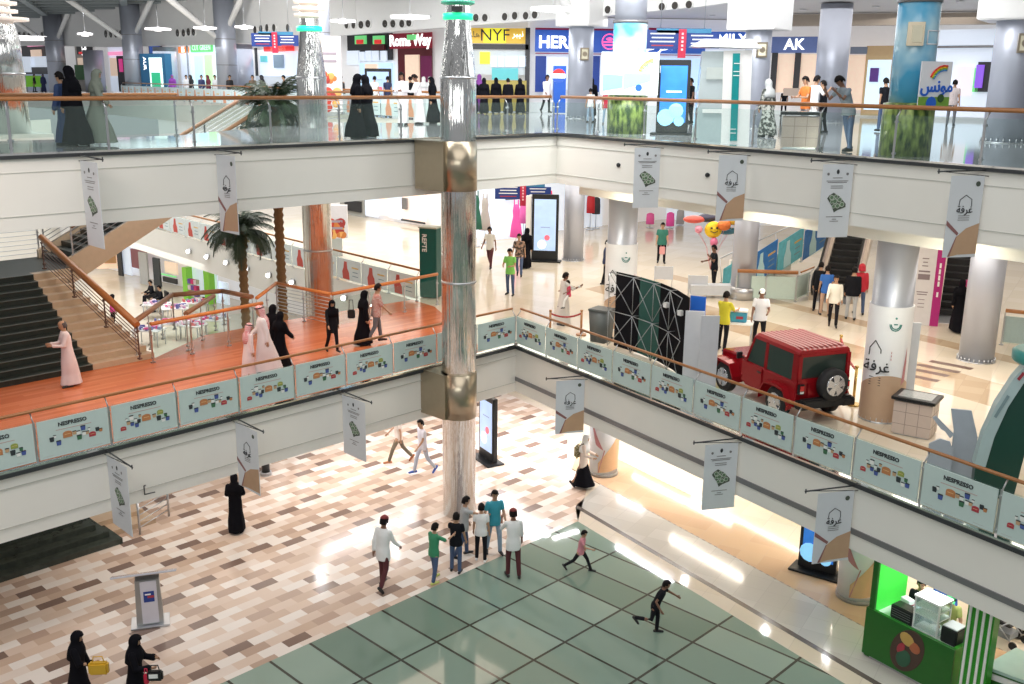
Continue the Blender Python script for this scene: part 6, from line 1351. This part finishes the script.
    if hk in ('veil', 'shemagh'):
        q = MB()
        rr = [(.125, .03, .035, 0), (.10, .068, .08, 0), (.05, .092, .11, -.004), (0, .098, .118, -.008), (-.06, .095, .112, -.012), (-.12, .088, .098, -.01)]
        R1 = [[hc + Hm @ Vector((a * math.cos(s_), b * math.sin(s_) + o_, z)) for s_ in [2 * PI * i / 18 for i in range(18)]] for z, a, b, o_ in rr]
        wide = [(1.475, .13, .115), (1.43, .19, .135), (1.34, .22, .155), (1.22, .225, .165)] if hk == 'veil' else [(1.47, .12, .11), (1.42, .17, .13), (1.30, .17, .14), (1.16, .13, .13)]
        R1 += [ring(up_((0, -.01 if hk == 'veil' else -.03, z)), a, b, n=18, fold=.04, nf=4) for z, a, b in wide]
        k0 = q.mi(hm); V = [[q.bm.verts.new(p) for p in r] for r in R1]; q.bm.faces.new(V[0]).material_index = k0
        for i in range(len(V) - 1):
            for j in range(18):
                a = 2 * PI * (j + .5) / 18
                if math.sin(a) > .72 and i in (2, 3) : continue          # face opening
                if hk == 'shemagh' and math.sin(a) > .45 and i in (2, 3, 4, 5): continue
                if hk == 'shemagh' and math.sin(a) > .1 and i >= 6: continue
                f = q.bm.faces.new((V[i][j], V[i + 1][j], V[i + 1][(j + 1) % 18], V[i][(j + 1) % 18])); f.smooth = True
        o = finish(q.mesh('head_cloth'), hm, 'head_cloth'); md = o.modifiers.new('s', 'SOLIDIFY'); md.thickness = .01; md.offset = 1
        if hk == 'shemagh':
            q = MB(); q.loft([[hc + Hm @ Vector((a * math.cos(s_), a * 1.2 * math.sin(s_) - .004, z)) for s_ in [2 * PI * i / 18 for i in range(18)]] for z, a in ((.062, .095), (.062, .104), (.09, .098), (.09, .088), (.062, .095))], BLACK, cap=False); finish(q.mesh('head_cord'), BLACK, 'head_cord')
    if hk == 'hood':
        cap_shell(1.22, lambda f, z: (f > .6 and z < .05), hm, 'hood', back=.2, lo=-.15)
    # ---- clothes
    if kind == 'shirt':
        q = MB(); mt = top or THOBE; zl = long
        rows = [(zl, .188, .132), (.93, .190, .134), (1.06, .158, .118), (1.2, .168, .126), (1.33, .178, .126), (1.42, .162, .10), (1.475, .085, .075), (1.49, .07, .068)]
        q.loft([ring(up_((0, 0, z)) if z > .93 else (0, 0, z), a * g, b * g) for z, a, b in rows], mt)
        for k in (0, 1):
            sh, e, w_, d2 = J['arm%d' % k]
            if sleeve <= 1: limb(q, [sh, sh.lerp(e, sleeve)], [.062 * g, .056 * g], mt)
            else: limb(q, [sh, e, w_.lerp(e, 2 - sleeve)], [.062 * g, .050 * g, .040], mt)
        finish(remesh(q, 'shirt', vox), mt, 'shirt')
        q = MB(); bt = bottom or cm((.03, .035, .05))
        q.loft([ring((0, 0, z), a * g, b * g) for z, a, b in ((.80, .14, .11), (.90, .172, .125), (1.0, .163, .117))], bt)
        for k in (0, 1):
            hip, knee, ank, toe, heel = J['leg%d' % k]; limb(q, [hip, hip.lerp(knee, .5), knee, knee.lerp(ank, .5), ank + Vector((0, 0, .01))], [.088 * g, .080 * g, .066, .060, .056], bt)
        finish(remesh(q, 'trousers', vox), bt, 'trousers')
    if kind in ('thobe', 'abaya'):
        q = MB(); mt = top or (THOBE if kind == 'thobe' else ABAYA); f0 = (J['leg0'][2].y + J['leg1'][2].y) / 2; sp = abs(J['leg0'][2].y - J['leg1'][2].y) / 2
        w0 = .175 if kind == 'thobe' else .25; fl = .035 if kind == 'thobe' else .05
        z0 = .06 + low
        rows = [(z0, w0 * .98, w0 * .85 + sp + .04, f0 + .02), (.35, w0 * .95, w0 * .8 + sp * .7 + .03, f0 * .7), (.62, .20, .17 + sp * .35, f0 * .35), (.93, .192, .15, 0)]
        R1 = [ring((0, y, z), a * g, b * g, n=28, fold=fl * max(0, (1 - z)) * 1.3) for z, a, b, y in rows]
        R1 += [ring(up_((0, 0, z)), a * g, b * g, n=28) for z, a, b in ((1.08, .178, .135), (1.22, .185, .14), (1.34, .195, .138), (1.43, .175, .105), (1.48, .085, .075), (1.50, .068, .068))]
        q.loft(R1, mt)
        for k in (0, 1):
            sh, e, w_, d2 = J['arm%d' % k]; limb(q, [sh, e, w_ - d2 * .02], [.078 * g, .066 if kind == 'thobe' else .08, .052 if kind == 'thobe' else .075], mt)
        finish(remesh(q, 'robe', vox, 1), mt, 'robe')
    if kind == 'skirt':
        q = MB(); mt = top or THOBE
        q.loft([ring(up_((0, 0, z)), a, b) for z, a, b in ((.66, .20, .16), (.93, .19, .14), (1.1, .175, .13), (1.33, .19, .135), (1.42, .178, .105), (1.48, .08, .07))], mt)
        for k in (0, 1):
            sh, e, w_, d2 = J['arm%d' % k]; limb(q, [sh, e, w_], [.075, .06, .05], mt)
        finish(remesh(q, 'tunic', vox), mt, 'tunic')
        q = MB(); q.loft([ring((0, y, z), a, b, n=28, fold=.06 * (1 - z), nf=6) for z, a, b, y in ((.10 + low, .33, .38, .02), (.4, .25, .26, 0), (.75, .18, .15, 0), (.9, .16, .12, 0))], bottom or ABAYA); finish(remesh(q, 'skirt', vox), bottom or ABAYA, 'skirt')
    # ---- shoes
    sm = shoe or cm((.02, .02, .022))
    for k in (0, 1):
        q = MB(); hip, knee, ank, toe, heel = J['leg%d' % k]; limb(q, [heel + Vector((0, -.01, .008)), heel.lerp(toe, .5) + Vector((0, 0, .012)), toe + Vector((0, .01, .0))], [.044, .045, .036], sm, 8)
        finish(remesh(q, 'shoe', min(vox, .02), 1), sm, 'shoe')
    t['_s'] = S; hands = [sc @ (J['arm%d' % k][2] + J['arm%d' % k][3] * .07) for k in (0, 1)]
    sh_ = [sc @ J['arm%d' % k][0] for k in (0, 1)]; del t['_s']
    return t, hands, sh_, finish
WALK = lambda a=24, s_=1: Pose(((a, 8, 2), (-a * .7, 22, 2)) if s_ > 0 else ((-a * .7, 22, 2), (a, 8, 2)), ((-18, 8, 18), (20, 8, 25)) if s_ > 0 else ((20, 8, 25), (-18, 8, 18)), 4, 6)
STAND = Pose(); HANDS_FRONT = Pose(arms=((22, 12, 70, 30), (22, 12, 70, 30)), head=18)
JEANS = mat('denim', (.06, .10, .20), .7, var=.15, scale=14); JEANSL = mat('denim_light', (.28, .38, .50), .7, var=.12, scale=14); BLKT = mat('black_trousers', (.012, .012, .016), .8, spec=.15)
MARO = mat('maroon_trousers', (.09, .02, .025), .7); GREYT2 = mat('grey_trousers', (.14, .15, .17), .7); KHAKI = mat('khaki_trousers', (.16, .13, .09), .7)
TEEW = mat('white_tee', (.80, .82, .82), .75, var=.03); TEEB = mat('black_tee', (.010, .011, .015), .8, spec=.15); TEETEAL = mat('teal_tee', (.04, .32, .42), .7); TEEGR = mat('green_shirt', (.04, .26, .13), .7)
def checked(name, a, b, sc_):
    m, nt, bb = nodes_new(name, .7); tc = nt.nodes.new('ShaderNodeTexCoord'); ck = nt.nodes.new('ShaderNodeTexChecker'); ck.inputs['Scale'].default_value = sc_
    ck.inputs[1].default_value = (*a, 1); ck.inputs[2].default_value = (*b, 1); nt.links.new(tc.outputs['Object'], ck.inputs[0]); nt.links.new(ck.outputs[0], bb.inputs['Base Color']); return m
CHECK = checked('plaid_shirt', (.42, .12, .10), (.62, .55, .52), 22); SHEM = checked('red_check_cloth', (.62, .12, .14), (.80, .66, .68), 45)
def mottled(name, a, b, sc_=12):
    m, nt, bb = nodes_new(name, .75); tc = nt.nodes.new('ShaderNodeTexCoord'); nz = nt.nodes.new('ShaderNodeTexNoise'); nz.inputs['Scale'].default_value = sc_; cr = nt.nodes.new('ShaderNodeValToRGB')
    cr.color_ramp.elements[0].position = .45; cr.color_ramp.elements[1].position = .55; cr.color_ramp.elements[0].color = (*a, 1); cr.color_ramp.elements[1].color = (*b, 1)
    nt.links.new(tc.outputs['Object'], nz.inputs[0]); nt.links.new(nz.outputs[0], cr.inputs[0]); nt.links.new(cr.outputs[0], bb.inputs['Base Color']); return m
PATT = mottled('patterned_cloth', (.03, .035, .03), (.35, .36, .33)); PAT2 = mottled('printed_shirt', (.05, .035, .03), (.35, .22, .16), 9)
G = lambda x, y: floor_at(x, y, 0); M = lambda x, y: floor_at(x, y, ZM); U = lambda x, y: floor_at(x, y, ZU)
def bag(label, pos, size, m, rz=0, strap=None, cat='bag', name='handbag', mk=None):
    t = thing(name, label, cat, pos, rz); sx, sy, sz = size
    MB().box((0, 0, 0), (sx, sy, sz), m, bev=min(size) * .25).build('body', t)
    MB().tube([(-sx * .3, 0, sz * .45), (-sx * .22, 0, sz * .45 + (strap or .12)), (sx * .22, 0, sz * .45 + (strap or .12)), (sx * .3, 0, sz * .45)], .010, mk or m, 5).build('strap', t)
    return t
def hand_world(t, hv): return t.matrix_basis @ Vector(hv)
# ---- ground floor
t, h, s, f = person('woman in black abaya at the bottom left holding a yellow handbag', G(82, 708), 5, 1.62, Pose(arms=((5, 8, 12), (24, 16, 75, 10)), legs=((6, 6, 2), (-6, 8, 2))), kind='abaya', head='veil', headm=ABAYA, vox=.016)
w_ = hand_world(t, h[1]); bag('bright yellow handbag carried by the woman at the bottom left', (w_.x + .10, w_.y - .10, w_.z - .05), (.36, .14, .25), mat('yellow_leather', (.65, .38, .03), .4), .1)
t, h, s, f = person('woman in black abaya at the bottom, left of centre, with black and red bags', G(139, 712), 5, 1.62, Pose(arms=((20, 12, 75, 30), (15, 14, 70, 25)), legs=((-6, 6, 2), (6, 8, 2))), kind='abaya', head='veil', headm=ABAYA, vox=.016)
w_ = hand_world(t, h[1]); b_ = bag('black and white handbag of the second woman at the bottom', (w_.x + .08, w_.y - .12, w_.z - .08), (.28, .12, .2), BLACK, .1); MB().box((-.02, -.065, .02), (.16, .01, .08), WHITE2).build('white_patch', b_); bag('small red bag hanging beside the black and white handbag', (w_.x - .08, w_.y - .14, w_.z - .14), (.09, .08, .2), mat('red_bag', (.55, .02, .06), .4))
person('woman in black abaya walking alone on the plank tiles at the left', G(237, 531), 100, 1.60, Pose(arms=((12, 10, 60, 25), (12, 10, 60, 25))), kind='abaya', head='veil', headm=ABAYA)
RUST = mat('rust_cap', (.20, .03, .03), .7)
person('man in long white shirt, maroon cap and dark red trousers walking away on the planks', G(384, 589), 60, 1.78, WALK(10), TEEW, MARO, sleeve=1.9, head='kufi', headm=RUST, skin=SKIN2, long=.70, vox=.017)
person('boy in green shirt and jeans at the left of the group round the mirror column', G(434, 581), 45, 1.50, Pose(legs=((14, 6, 4), (-6, 8, 4)), arms=((10, 10, 30), (55, 15, 55, 10))), TEEGR, JEANS, sleeve=.8, shoe=cm((.6, .65, .2)), vox=.017)
person('boy in black tee and jeans in the group, next to the green shirted boy', G(456, 571), 80, 1.52, Pose(arms=((40, 12, 50), (8, 10, 15))), TEEB, JEANS, vox=.017)
person('teenager in pale grey shirt pointing right, at the foot of the mirror column', G(464, 557), 15, 1.62, Pose(arms=((10, 10, 15), (75, 8, 5, 0)), legs=((12, 10, 3), (-12, 15, 3))), mat('grey_tee', (.42, .44, .45), .7), JEANS, vox=.017)
person('boy in white tee and black trousers in the middle of the group', G(481, 560), 85, 1.50, STAND, TEEW, BLKT, shoe=cm((.8, .8, .8)), vox=.017)
person('young man in bright teal tee and pale jeans facing the group', G(494, 554), -75, 1.74, Pose(legs=((6, 6, 5), (-8, 8, 5)), arms=((10, 12, 15), (4, 18, 15))), TEETEAL, JEANSL, vox=.017)
person('man in white tunic and maroon cap at the right of the group', G(513, 576), 100, 1.74, Pose(arms=((40, 18, 95, 20), (6, 8, 15))), TEEW, MARO, sleeve=1.4, head='kufi', headm=RUST, skin=SKIN2, long=.72, vox=.017)
person('child in pink shirt running across the green glass floor', G(580, 571), -20, 1.16, Pose(legs=((32, 12, 4), (-30, 22, 4)), arms=((-25, 15, 50), (40, 15, 50)), lean=8), mat('pink_shirt', (.62, .25, .30), .7), BLKT, vox=.015)
person('child in black running with one leg kicked back on the green glass floor', G(654, 634), -12, 1.36, Pose(legs=((10, 12, 3), (-12, 80, 3)), arms=((45, 30, 10), (-35, 20, 70)), lean=22, head=-6), TEEB, BLKT, vox=.015, skin=SKIN2)
t, h, s, f = person('man in pale shirt and khaki trousers walking left under the bridge', G(399, 463), 190, 1.72, WALK(26), mat('beige_shirt', (.70, .62, .56), .7), KHAKI, shoe=cm((.4, .15, .06)))
person('man in pale tee and light blue jeans with blue shoes walking under the bridge', G(423, 474), 215, 1.74, WALK(20, -1), mat('lilac_tee', (.66, .66, .74), .7), mat('pale_jeans', (.50, .54, .64), .7), shoe=cm((.05, .12, .5)))
t, h, s, f = person('woman in white hijab and tunic with black skirt walking by the promotional column', G(583, 487), -15, 1.60, Pose(legs=((16, 8, 2), (-16, 14, 2)), arms=((10, 12, 60, 10), (10, 12, 70, 10))), mat('cream_tunic', (.72, .62, .56), .7), ABAYA, 'skirt', head='veil', headm=TEEW)
bp = thing('backpack', 'patterned olive backpack worn by the woman in the white hijab', 'backpack', tuple(t.matrix_basis @ Vector((0, -.20, 1.12))), t.rotation_euler.z)
MB().box((0, 0, 0), (.3, .16, .42), mottled('olive_pattern', (.16, .13, .05), (.40, .36, .22), 20), bev=.06).build('body', bp); MB().tube([(-.1, .08, .2), (-.11, .2, .28), (-.12, .28, .1), (-.12, .24, -.1)], .02, KHAKI, 5).tube([(.1, .08, .2), (.11, .2, .28), (.12, .28, .1), (.12, .24, -.1)], .02, KHAKI, 5).build('straps', bp)
person('kiosk seller in green cap and yellow-green shirt behind the kiosk counter', on_k(1.2, 1.02, 0), 250, 1.70, Pose(arms=((20, 12, 50, 15), (25, 12, 55, 15)), head=30), mat('lime_shirt', (.45, .50, .16), .7), BLKT, head='cap', headm=mat('green_cap', (.02, .35, .10), .6))
person('seller in royal blue shirt standing at the back of the kiosk', on_k(.72, 1.62, 0), 245, 1.70, HANDS_FRONT, mat('royal_shirt', (.03, .10, .38), .7), BLKT, sleeve=1.6)
person('dark haired person in black behind the left part of the kiosk', on_k(.42, 1.2, 0), 240, 1.6, STAND, TEEB, BLKT)
person('dark haired person in blue bending behind the green-capped seller', on_k(1.5, 1.75, 0), 240, 1.55, STAND, mat('royal_shirt', (.03, .10, .38), .7), BLKT)
person('person in black with a neon vest pushing the stroller at the right edge', G(1019, 636), 150, 1.62, Pose(arms=((35, 8, 30), (35, 8, 30)), lean=12), mat('neon_vest', (.45, .62, .05), .6), BLKT, sleeve=.5)
# ---- middle floor
person('balding man in long white robe walking in front of the dark staircase', M(71, 386), 215, 1.70, Pose(legs=((5, 4, 1), (-5, 6, 1)), arms=((20, 8, 75, 25), (20, 8, 75, 25)), head=12), mat('pinkish_white_robe', (.78, .68, .70), .8), kind='thobe', head='bald', hair=mat('hair_grey', (.08, .07, .07)))
person('boy in white robe with red checked headcloth beside the tall robed man', M(250, 378), 40, 1.45, STAND, mat('pinkish_white_robe', (.78, .68, .70), .8), kind='thobe', head='shemagh', headm=SHEM)
person('tall man in white robe with red checked headcloth on the orange bridge', M(266, 374), 200, 1.82, WALK(9), THOBE, kind='thobe', head='shemagh', headm=SHEM, girth=1.1)
person('woman in black abaya directly behind the tall robed man', M(274, 362), 60, 1.60, STAND, kind='abaya', head='veil', headm=ABAYA)
person('smaller woman in black abaya at the right of the robed family', M(281, 369), 60, 1.52, WALK(14), kind='abaya', head='veil', headm=ABAYA)
t, h, s, f = person('young woman in black top and trousers with headscarf walking alone on the bridge', M(333, 353), -60, 1.50, WALK(12), TEEB, BLKT, sleeve=1.9, head='veil', headm=ABAYA, long=.66, girth=1.08)
person('woman in long black abaya with shoulder bag beside the checked shirt man', M(364, 345), 30, 1.62, STAND, kind='abaya', head='veil', headm=ABAYA)
a_ = M(360, 345); bag('small black shoulder bag of the woman beside the checked shirt man', (a_[0] - .22, a_[1] - .05, ZM + .95), (.22, .1, .26), BLACK, .2, .3)
person('man in red checked shirt and grey jeans on the bridge next to the mirror column', M(377, 344), 20, 1.76, WALK(14), CHECK, GREYT2, sleeve=.9, girth=1.12)
person('man in white shirt and maroon trousers walking right of the mirror column', M(490, 269), -110, 1.74, WALK(20), mat('off_white_shirt', (.70, .68, .64), .7), MARO, skin=SKIN2)
person('woman in black abaya beside the tall advertising stand', M(526, 268), 60, 1.66, STAND, kind='abaya', head='veil', headm=ABAYA)
person('man in dark printed shirt behind the neon green shirt man', M(519, 277), -100, 1.70, WALK(15), PAT2, JEANS, sleeve=.8)
person('man in neon green polo shirt looking down at his hands', M(510, 295), 250, 1.72, HANDS_FRONT, mat('neon_polo', (.22, .62, .13), .7), JEANS)
t, h, s, f = person('adult in long white robe carrying a child near the barrier', M(563, 325), 20, 1.68, Pose(legs=((8, 6, 2), (-8, 10, 2)), arms=((30, 12, 60, 10), (50, 10, 60, 10))), mat('grey_white_robe', (.60, .58, .56), .8), kind='thobe', skin=SKIN2)
person('small child in red top carried against the shoulder of the white-robed adult', tuple(Vector(M(568, 326)) + Vector((0, .0, .62))), 200, .95, Pose(legs=((50, 40, 10), (50, 40, 10)), arms=((30, 20, 40), (30, 30, 40))), mat('red_top', (.55, .04, .10), .7), TEEW, skin=SKIN2)
t, h, s, f = person('man in dark green shirt holding a pink plastic bag at the back of the gallery', M(661, 263), -95, 1.76, Pose(arms=((5, 10, 10), (5, 10, 10))), mat('bottle_green', (.03, .17, .13), .7), BLKT, girth=1.15)
w_ = hand_world(t, h[1]) ; bag('pink plastic bag in the hand of the green-shirted man', (w_.x + .28, w_.y, w_.z - .25), (.24, .1, .34), mat('pink_plastic', (.75, .35, .35), .4), .1, .14)
person('man in black tee holding the bunch of foil balloons beside the metal column', M(713, 291), 190, 1.74, Pose(arms=((30, 20, 110, 10), (25, 12, 60, 25)), legs=((4, 2, 5), (-4, 4, 5))), TEEB, BLKT, skin=SKIN2)
person('person in navy standing half hidden by the white column sleeve', M(605, 284), 0, 1.72, STAND, mat('navy_shirt', (.02, .03, .09), .7), BLKT)
person('man in bright yellow tee with his back turned at the small table', M(722, 350), 50, 1.74, Pose(arms=((35, 10, 60, 10), (35, 10, 60, 10))), mat('yellow_tee', (.62, .56, .03), .7), BLKT, sleeve=.7, girth=1.05)
person('man in white tee with pale cap standing behind the red car', M(758, 346), 260, 1.74, Pose(arms=((20, 12, 60, 20), (5, 10, 15))), mat('lilac_white_tee', (.74, .75, .80), .7), BLKT, skin=SKIN2, head='cap', headm=TEEW, girth=1.12)
person('young man in white shirt and black trousers walking toward the red car', M(832, 328), -110, 1.68, WALK(12), mat('cream_shirt', (.74, .72, .64), .7), BLKT, sleeve=1.8)
person('young person in black hoodie and grey trousers seen from behind near the escalator', M(850, 319), 70, 1.74, STAND, TEEB, mat('light_grey_trousers', (.42, .44, .46), .7), sleeve=1.9, girth=1.2)
person('person in red hooded top standing next to the black hoodie', M(858, 314), 80, 1.72, STAND, mat('red_hoodie', (.50, .02, .04), .7), JEANS, sleeve=1.9, head='hood', headm=mat('red_hoodie', (.50, .02, .04), .7))
person('boy in bright blue tee beside the white shirted young man', M(824, 315), 80, 1.68, STAND, mat('blue_tee', (.03, .14, .48), .7), mat('tan_trousers', (.45, .30, .22), .7))
person('young man in dark clothes at the left of the escalator group', M(817, 311), 60, 1.70, STAND, TEEB, BLKT, sleeve=1.9)
person('woman in black abaya with veil walking to the second escalator', M(957, 331), 75, 1.62, WALK(14), kind='abaya', head='veil', headm=ABAYA, girth=1.1)
person('person in magenta shirt and white cap ahead of the veiled woman', M(968, 322), 75, 1.70, STAND, mat('magenta_shirt', (.55, .05, .22), .7), BLKT, head='cap', headm=TEEW)
person('dark haired person behind the black exhibition frame with only the head showing', M(652, 330), 90, 1.0, STAND, TEEB, BLKT)
# ---- ground floor, far-left opening
person('girl in pink top with bushy dark hair on the ground floor beyond the stairs', G(114, 326), 60, 1.55, STAND, mat('hot_pink_top', (.65, .06, .25), .7), BLKT, skin=SKIN2, vox=.028, head='hood', headm=HAIR)
SITP = Pose(legs=((85, 80, 4), (85, 80, 4)), arms=((25, 10, 50, 10), (25, 10, 50, 10)))
for k, (x, y) in enumerate(SEATP):
    person(['person in black seated in the farther black armchair beyond the stairs', 'person in dark clothes seated in the armchair nearest the goods tables'][k], (x, y, .02), 220, 1.7, SITP, TEEB, BLKT, sleeve=1.9, vox=.028)
# ---- upper floor
person('tall woman in black abaya standing at the far left of the upper railing', U(78, 146), 170, 1.70, STAND, kind='abaya', head='veil', headm=ABAYA, girth=1.15)
person('person in dark blue beside the tall woman in black on the upper walkway', U(68, 145), 170, 1.58, STAND, mat('dark_blue_cloth', (.03, .06, .16), .7), kind='abaya')
person('woman in grey-green robe and headscarf walking on the upper walkway', U(100, 145), 10, 1.60, WALK(14), mat('sage_cloth', (.22, .25, .21), .8), kind='abaya', head='veil', headm=mat('sage_cloth', (.22, .25, .21), .8), girth=1.05)
person('woman in black abaya, left one of the pair in front of the lit stand', U(357, 139), 20, 1.62, STAND, kind='abaya', head='veil', headm=ABAYA)
person('woman in black abaya, right one of the pair in front of the lit stand', U(368, 138), 160, 1.60, STAND, kind='abaya', head='veil', headm=ABAYA)
person('man in white robe with dark hair left of the middle mirror column', U(403, 125), 250, 1.74, HANDS_FRONT, THOBE, kind='thobe', skin=SKIN2)
person('man in white robe bending his head beside the first robed man', U(419, 124), 200, 1.70, Pose(arms=((22, 12, 70, 30), (22, 12, 70, 30)), head=35, lean=8), THOBE, kind='thobe', skin=SKIN2)
person('person in black partly hidden by the middle mirror column', U(433, 124), 200, 1.6, STAND, kind='abaya', head='veil', headm=ABAYA)
for k, (px, kd, fc) in enumerate(((375, 0, 80), (388, 1, 80), (411, 0, 120), (424, 2, 100), (430, 2, 90))):
    person(['person in white shirt at the dark food outlet counter', 'person in dark blue shirt at the dark food outlet counter', 'person in black behind the white-robed men', 'person in white headcloth behind the bending robed man', 'second person in white headcloth next to the mirror column'][k], U(px, 111), fc, 1.66, STAND, [TEEW, mat('navy_shirt', (.02, .03, .09), .7), TEEB, THOBE, THOBE][k], BLKT, 'shirt' if k < 3 else 'thobe', head=None if k < 3 else 'veil', headm=TEEW, vox=.032)
for k, (px, y, hh) in enumerate(((474, 113, 1.6), (484, 114, 1.62), (496, 113.5, 1.64), (508, 114, 1.62), (520, 113.5, 1.62))):
    person('woman in black abaya queuing at the yellow restaurant, %s' % ['leftmost next to the mirror column', 'second from the left', 'in the middle', 'second from the right', 'rightmost'][k], U(px, y), 90 + k * 5, hh, STAND, kind='abaya', head='veil' if k != 3 else None, headm=ABAYA, vox=.03)
person('person in purple with headscarf at the counter of the yellow restaurant', U(479, 112.5), 80, 1.8, STAND, mat('purple_cloth', (.22, .05, .30), .7), kind='abaya', head='veil', headm=mat('purple_cloth', (.22, .05, .30), .7), vox=.03)
person('person in red at the yellow restaurant just right of the mirror column', U(471, 116), 80, 1.2, STAND, mat('red_top', (.55, .04, .10), .7), TEEW, vox=.03)
person('man in white robe standing by the blue drinks cooler', U(546, 114), -60, 1.74, WALK(10), THOBE, BLKT, sleeve=1.9, long=.6, skin=SKIN2, vox=.028)
person('child in white shirt and jeans right of the metal column on the upper floor', U(590, 122), 100, 1.25, STAND, TEEW, JEANSL, vox=.026)
person('person in black above the child beside the metal column', U(591, 117), 90, 1.65, STAND, kind='abaya', head='veil', headm=ABAYA, vox=.028)
person('child in red shirt and pale jeans left of the lit white boards', U(606, 124), -80, 1.25, STAND, mat('red_shirt', (.5, .03, .06), .7), JEANSL, vox=.026)
person('woman with magenta headscarf and pink top right of the blue screen', U(684, 122), 170, 1.70, STAND, mat('pink_print', (.55, .15, .25), .7, var=.4, scale=20), BLKT, head='veil', headm=mat('magenta_scarf', (.55, .03, .35), .7))
person('person in black beside the magenta headscarf', U(690, 123), 200, 1.68, STAND, TEEB, BLKT, skin=SKIN2)
person('person in black and white patterned long shirt left of the tile box', U(766, 137), 120, 1.62, STAND, PATT, kind='abaya', head='veil', headm=mat('pale_grey_cloth', (.4, .42, .42), .7), girth=1.05)
person('man in grey and orange shirt standing at the tile box', U(803, 136), 200, 1.72, HANDS_FRONT, mat('orange_grey_shirt', (.62, .17, .03), .7), GREYT2)
person('man in white shirt next to the orange shirt man', U(811, 134), 20, 1.76, Pose(arms=((5, 14, 20), (30, 20, 100, 20))), TEEW, TEEW, sleeve=.8)
person('young woman in black with long hair beside the metal pillar', U(821, 133), 150, 1.62, STAND, TEEB, BLKT, sleeve=1.9, long=.66)
person('man in grey tee and jeans leaning on the upper railing, hands at face', U(845, 152), 205, 1.76, Pose(legs=((2, 4, 3), (-14, 6, 4)), arms=((45, 12, 85, 15), (40, 12, 100, 20)), lean=26, head=25), mat('grey_blue_tee', (.24, .29, .33), .7, var=.2, scale=20), JEANS, skin=SKIN2)
person('person in dark top and jeans walking behind the sky-blue column', U(882, 132), 100, 1.70, WALK(8), TEEB, JEANS)
person('seated-height person in black seen through the warm shop window', U(783, 116), 90, 1.3, STAND, TEEB, BLKT, vox=.03)
person('person in pale printed top in the far right clothing shop', U(950, 126), 60, 1.72, STAND, mat('pale_print_top', (.62, .55, .55), .7, var=.3, scale=20), GREYT2, vox=.03)
for k, (px, py, tp, kd) in enumerate(((99, 100, 'tan', 0), (253, 101, 'brown', 0), (263, 100, 'black', 1), (285, 101, 'khaki', 0), (118, 100, 'black', 1), (173, 99, 'purple', 1), (187, 100, 'white', 0), (192, 101, 'black', 1), (202, 101, 'navy', 0), (209, 100, 'maroon', 1), (216, 99, 'white', 0), (230, 99, 'black', 0), (56, 100, 'black', 1), (35, 101, 'black', 0), (44, 101, 'navy', 1), (127, 100, 'black', 0), (341, 112, 'black', 0))):
    cc_ = {'tan': (.5, .42, .3), 'brown': (.14, .10, .07), 'black': (.015, .015, .02), 'khaki': (.16, .14, .08), 'purple': (.25, .04, .35), 'white': (.75, .75, .78), 'navy': (.03, .04, .12), 'maroon': (.15, .02, .04)}[tp]
    q = wall_pt(px, 90, *(EP if px > 90 else FP)) if px < 300 else Vector(U(px, py)); mm = cm(cc_)
    wh = ['right of the grey-robed woman', 'left of the white shop counter', 'at the white shop counter', 'at the counter under the teal plate', 'before the pink and white shop', 'right of the lit green case', 'at the orange sign shop', 'at the orange sign shop doorway', 'before the green-lit shop', 'near the grey pillar of the green-lit shop', 'in the green-lit shop', 'below the third blue-grey column', 'behind the blue shirted person at far left', 'at the far left counter', 'at the far left counter, to the right', 'by the magenta stripe', 'beside the lit white stand']
    person('distant person in %s %s' % (tp, wh[k]), (q.x, q.y, ZU), rg.uniform(0, 360), 1.68, STAND, mm, BLKT, 'shirt' if kd == 0 else 'abaya', sleeve=1.8, head=None if kd == 0 else 'veil', headm=mm, vox=.038)
bpy.data.scenes.remove(WS)
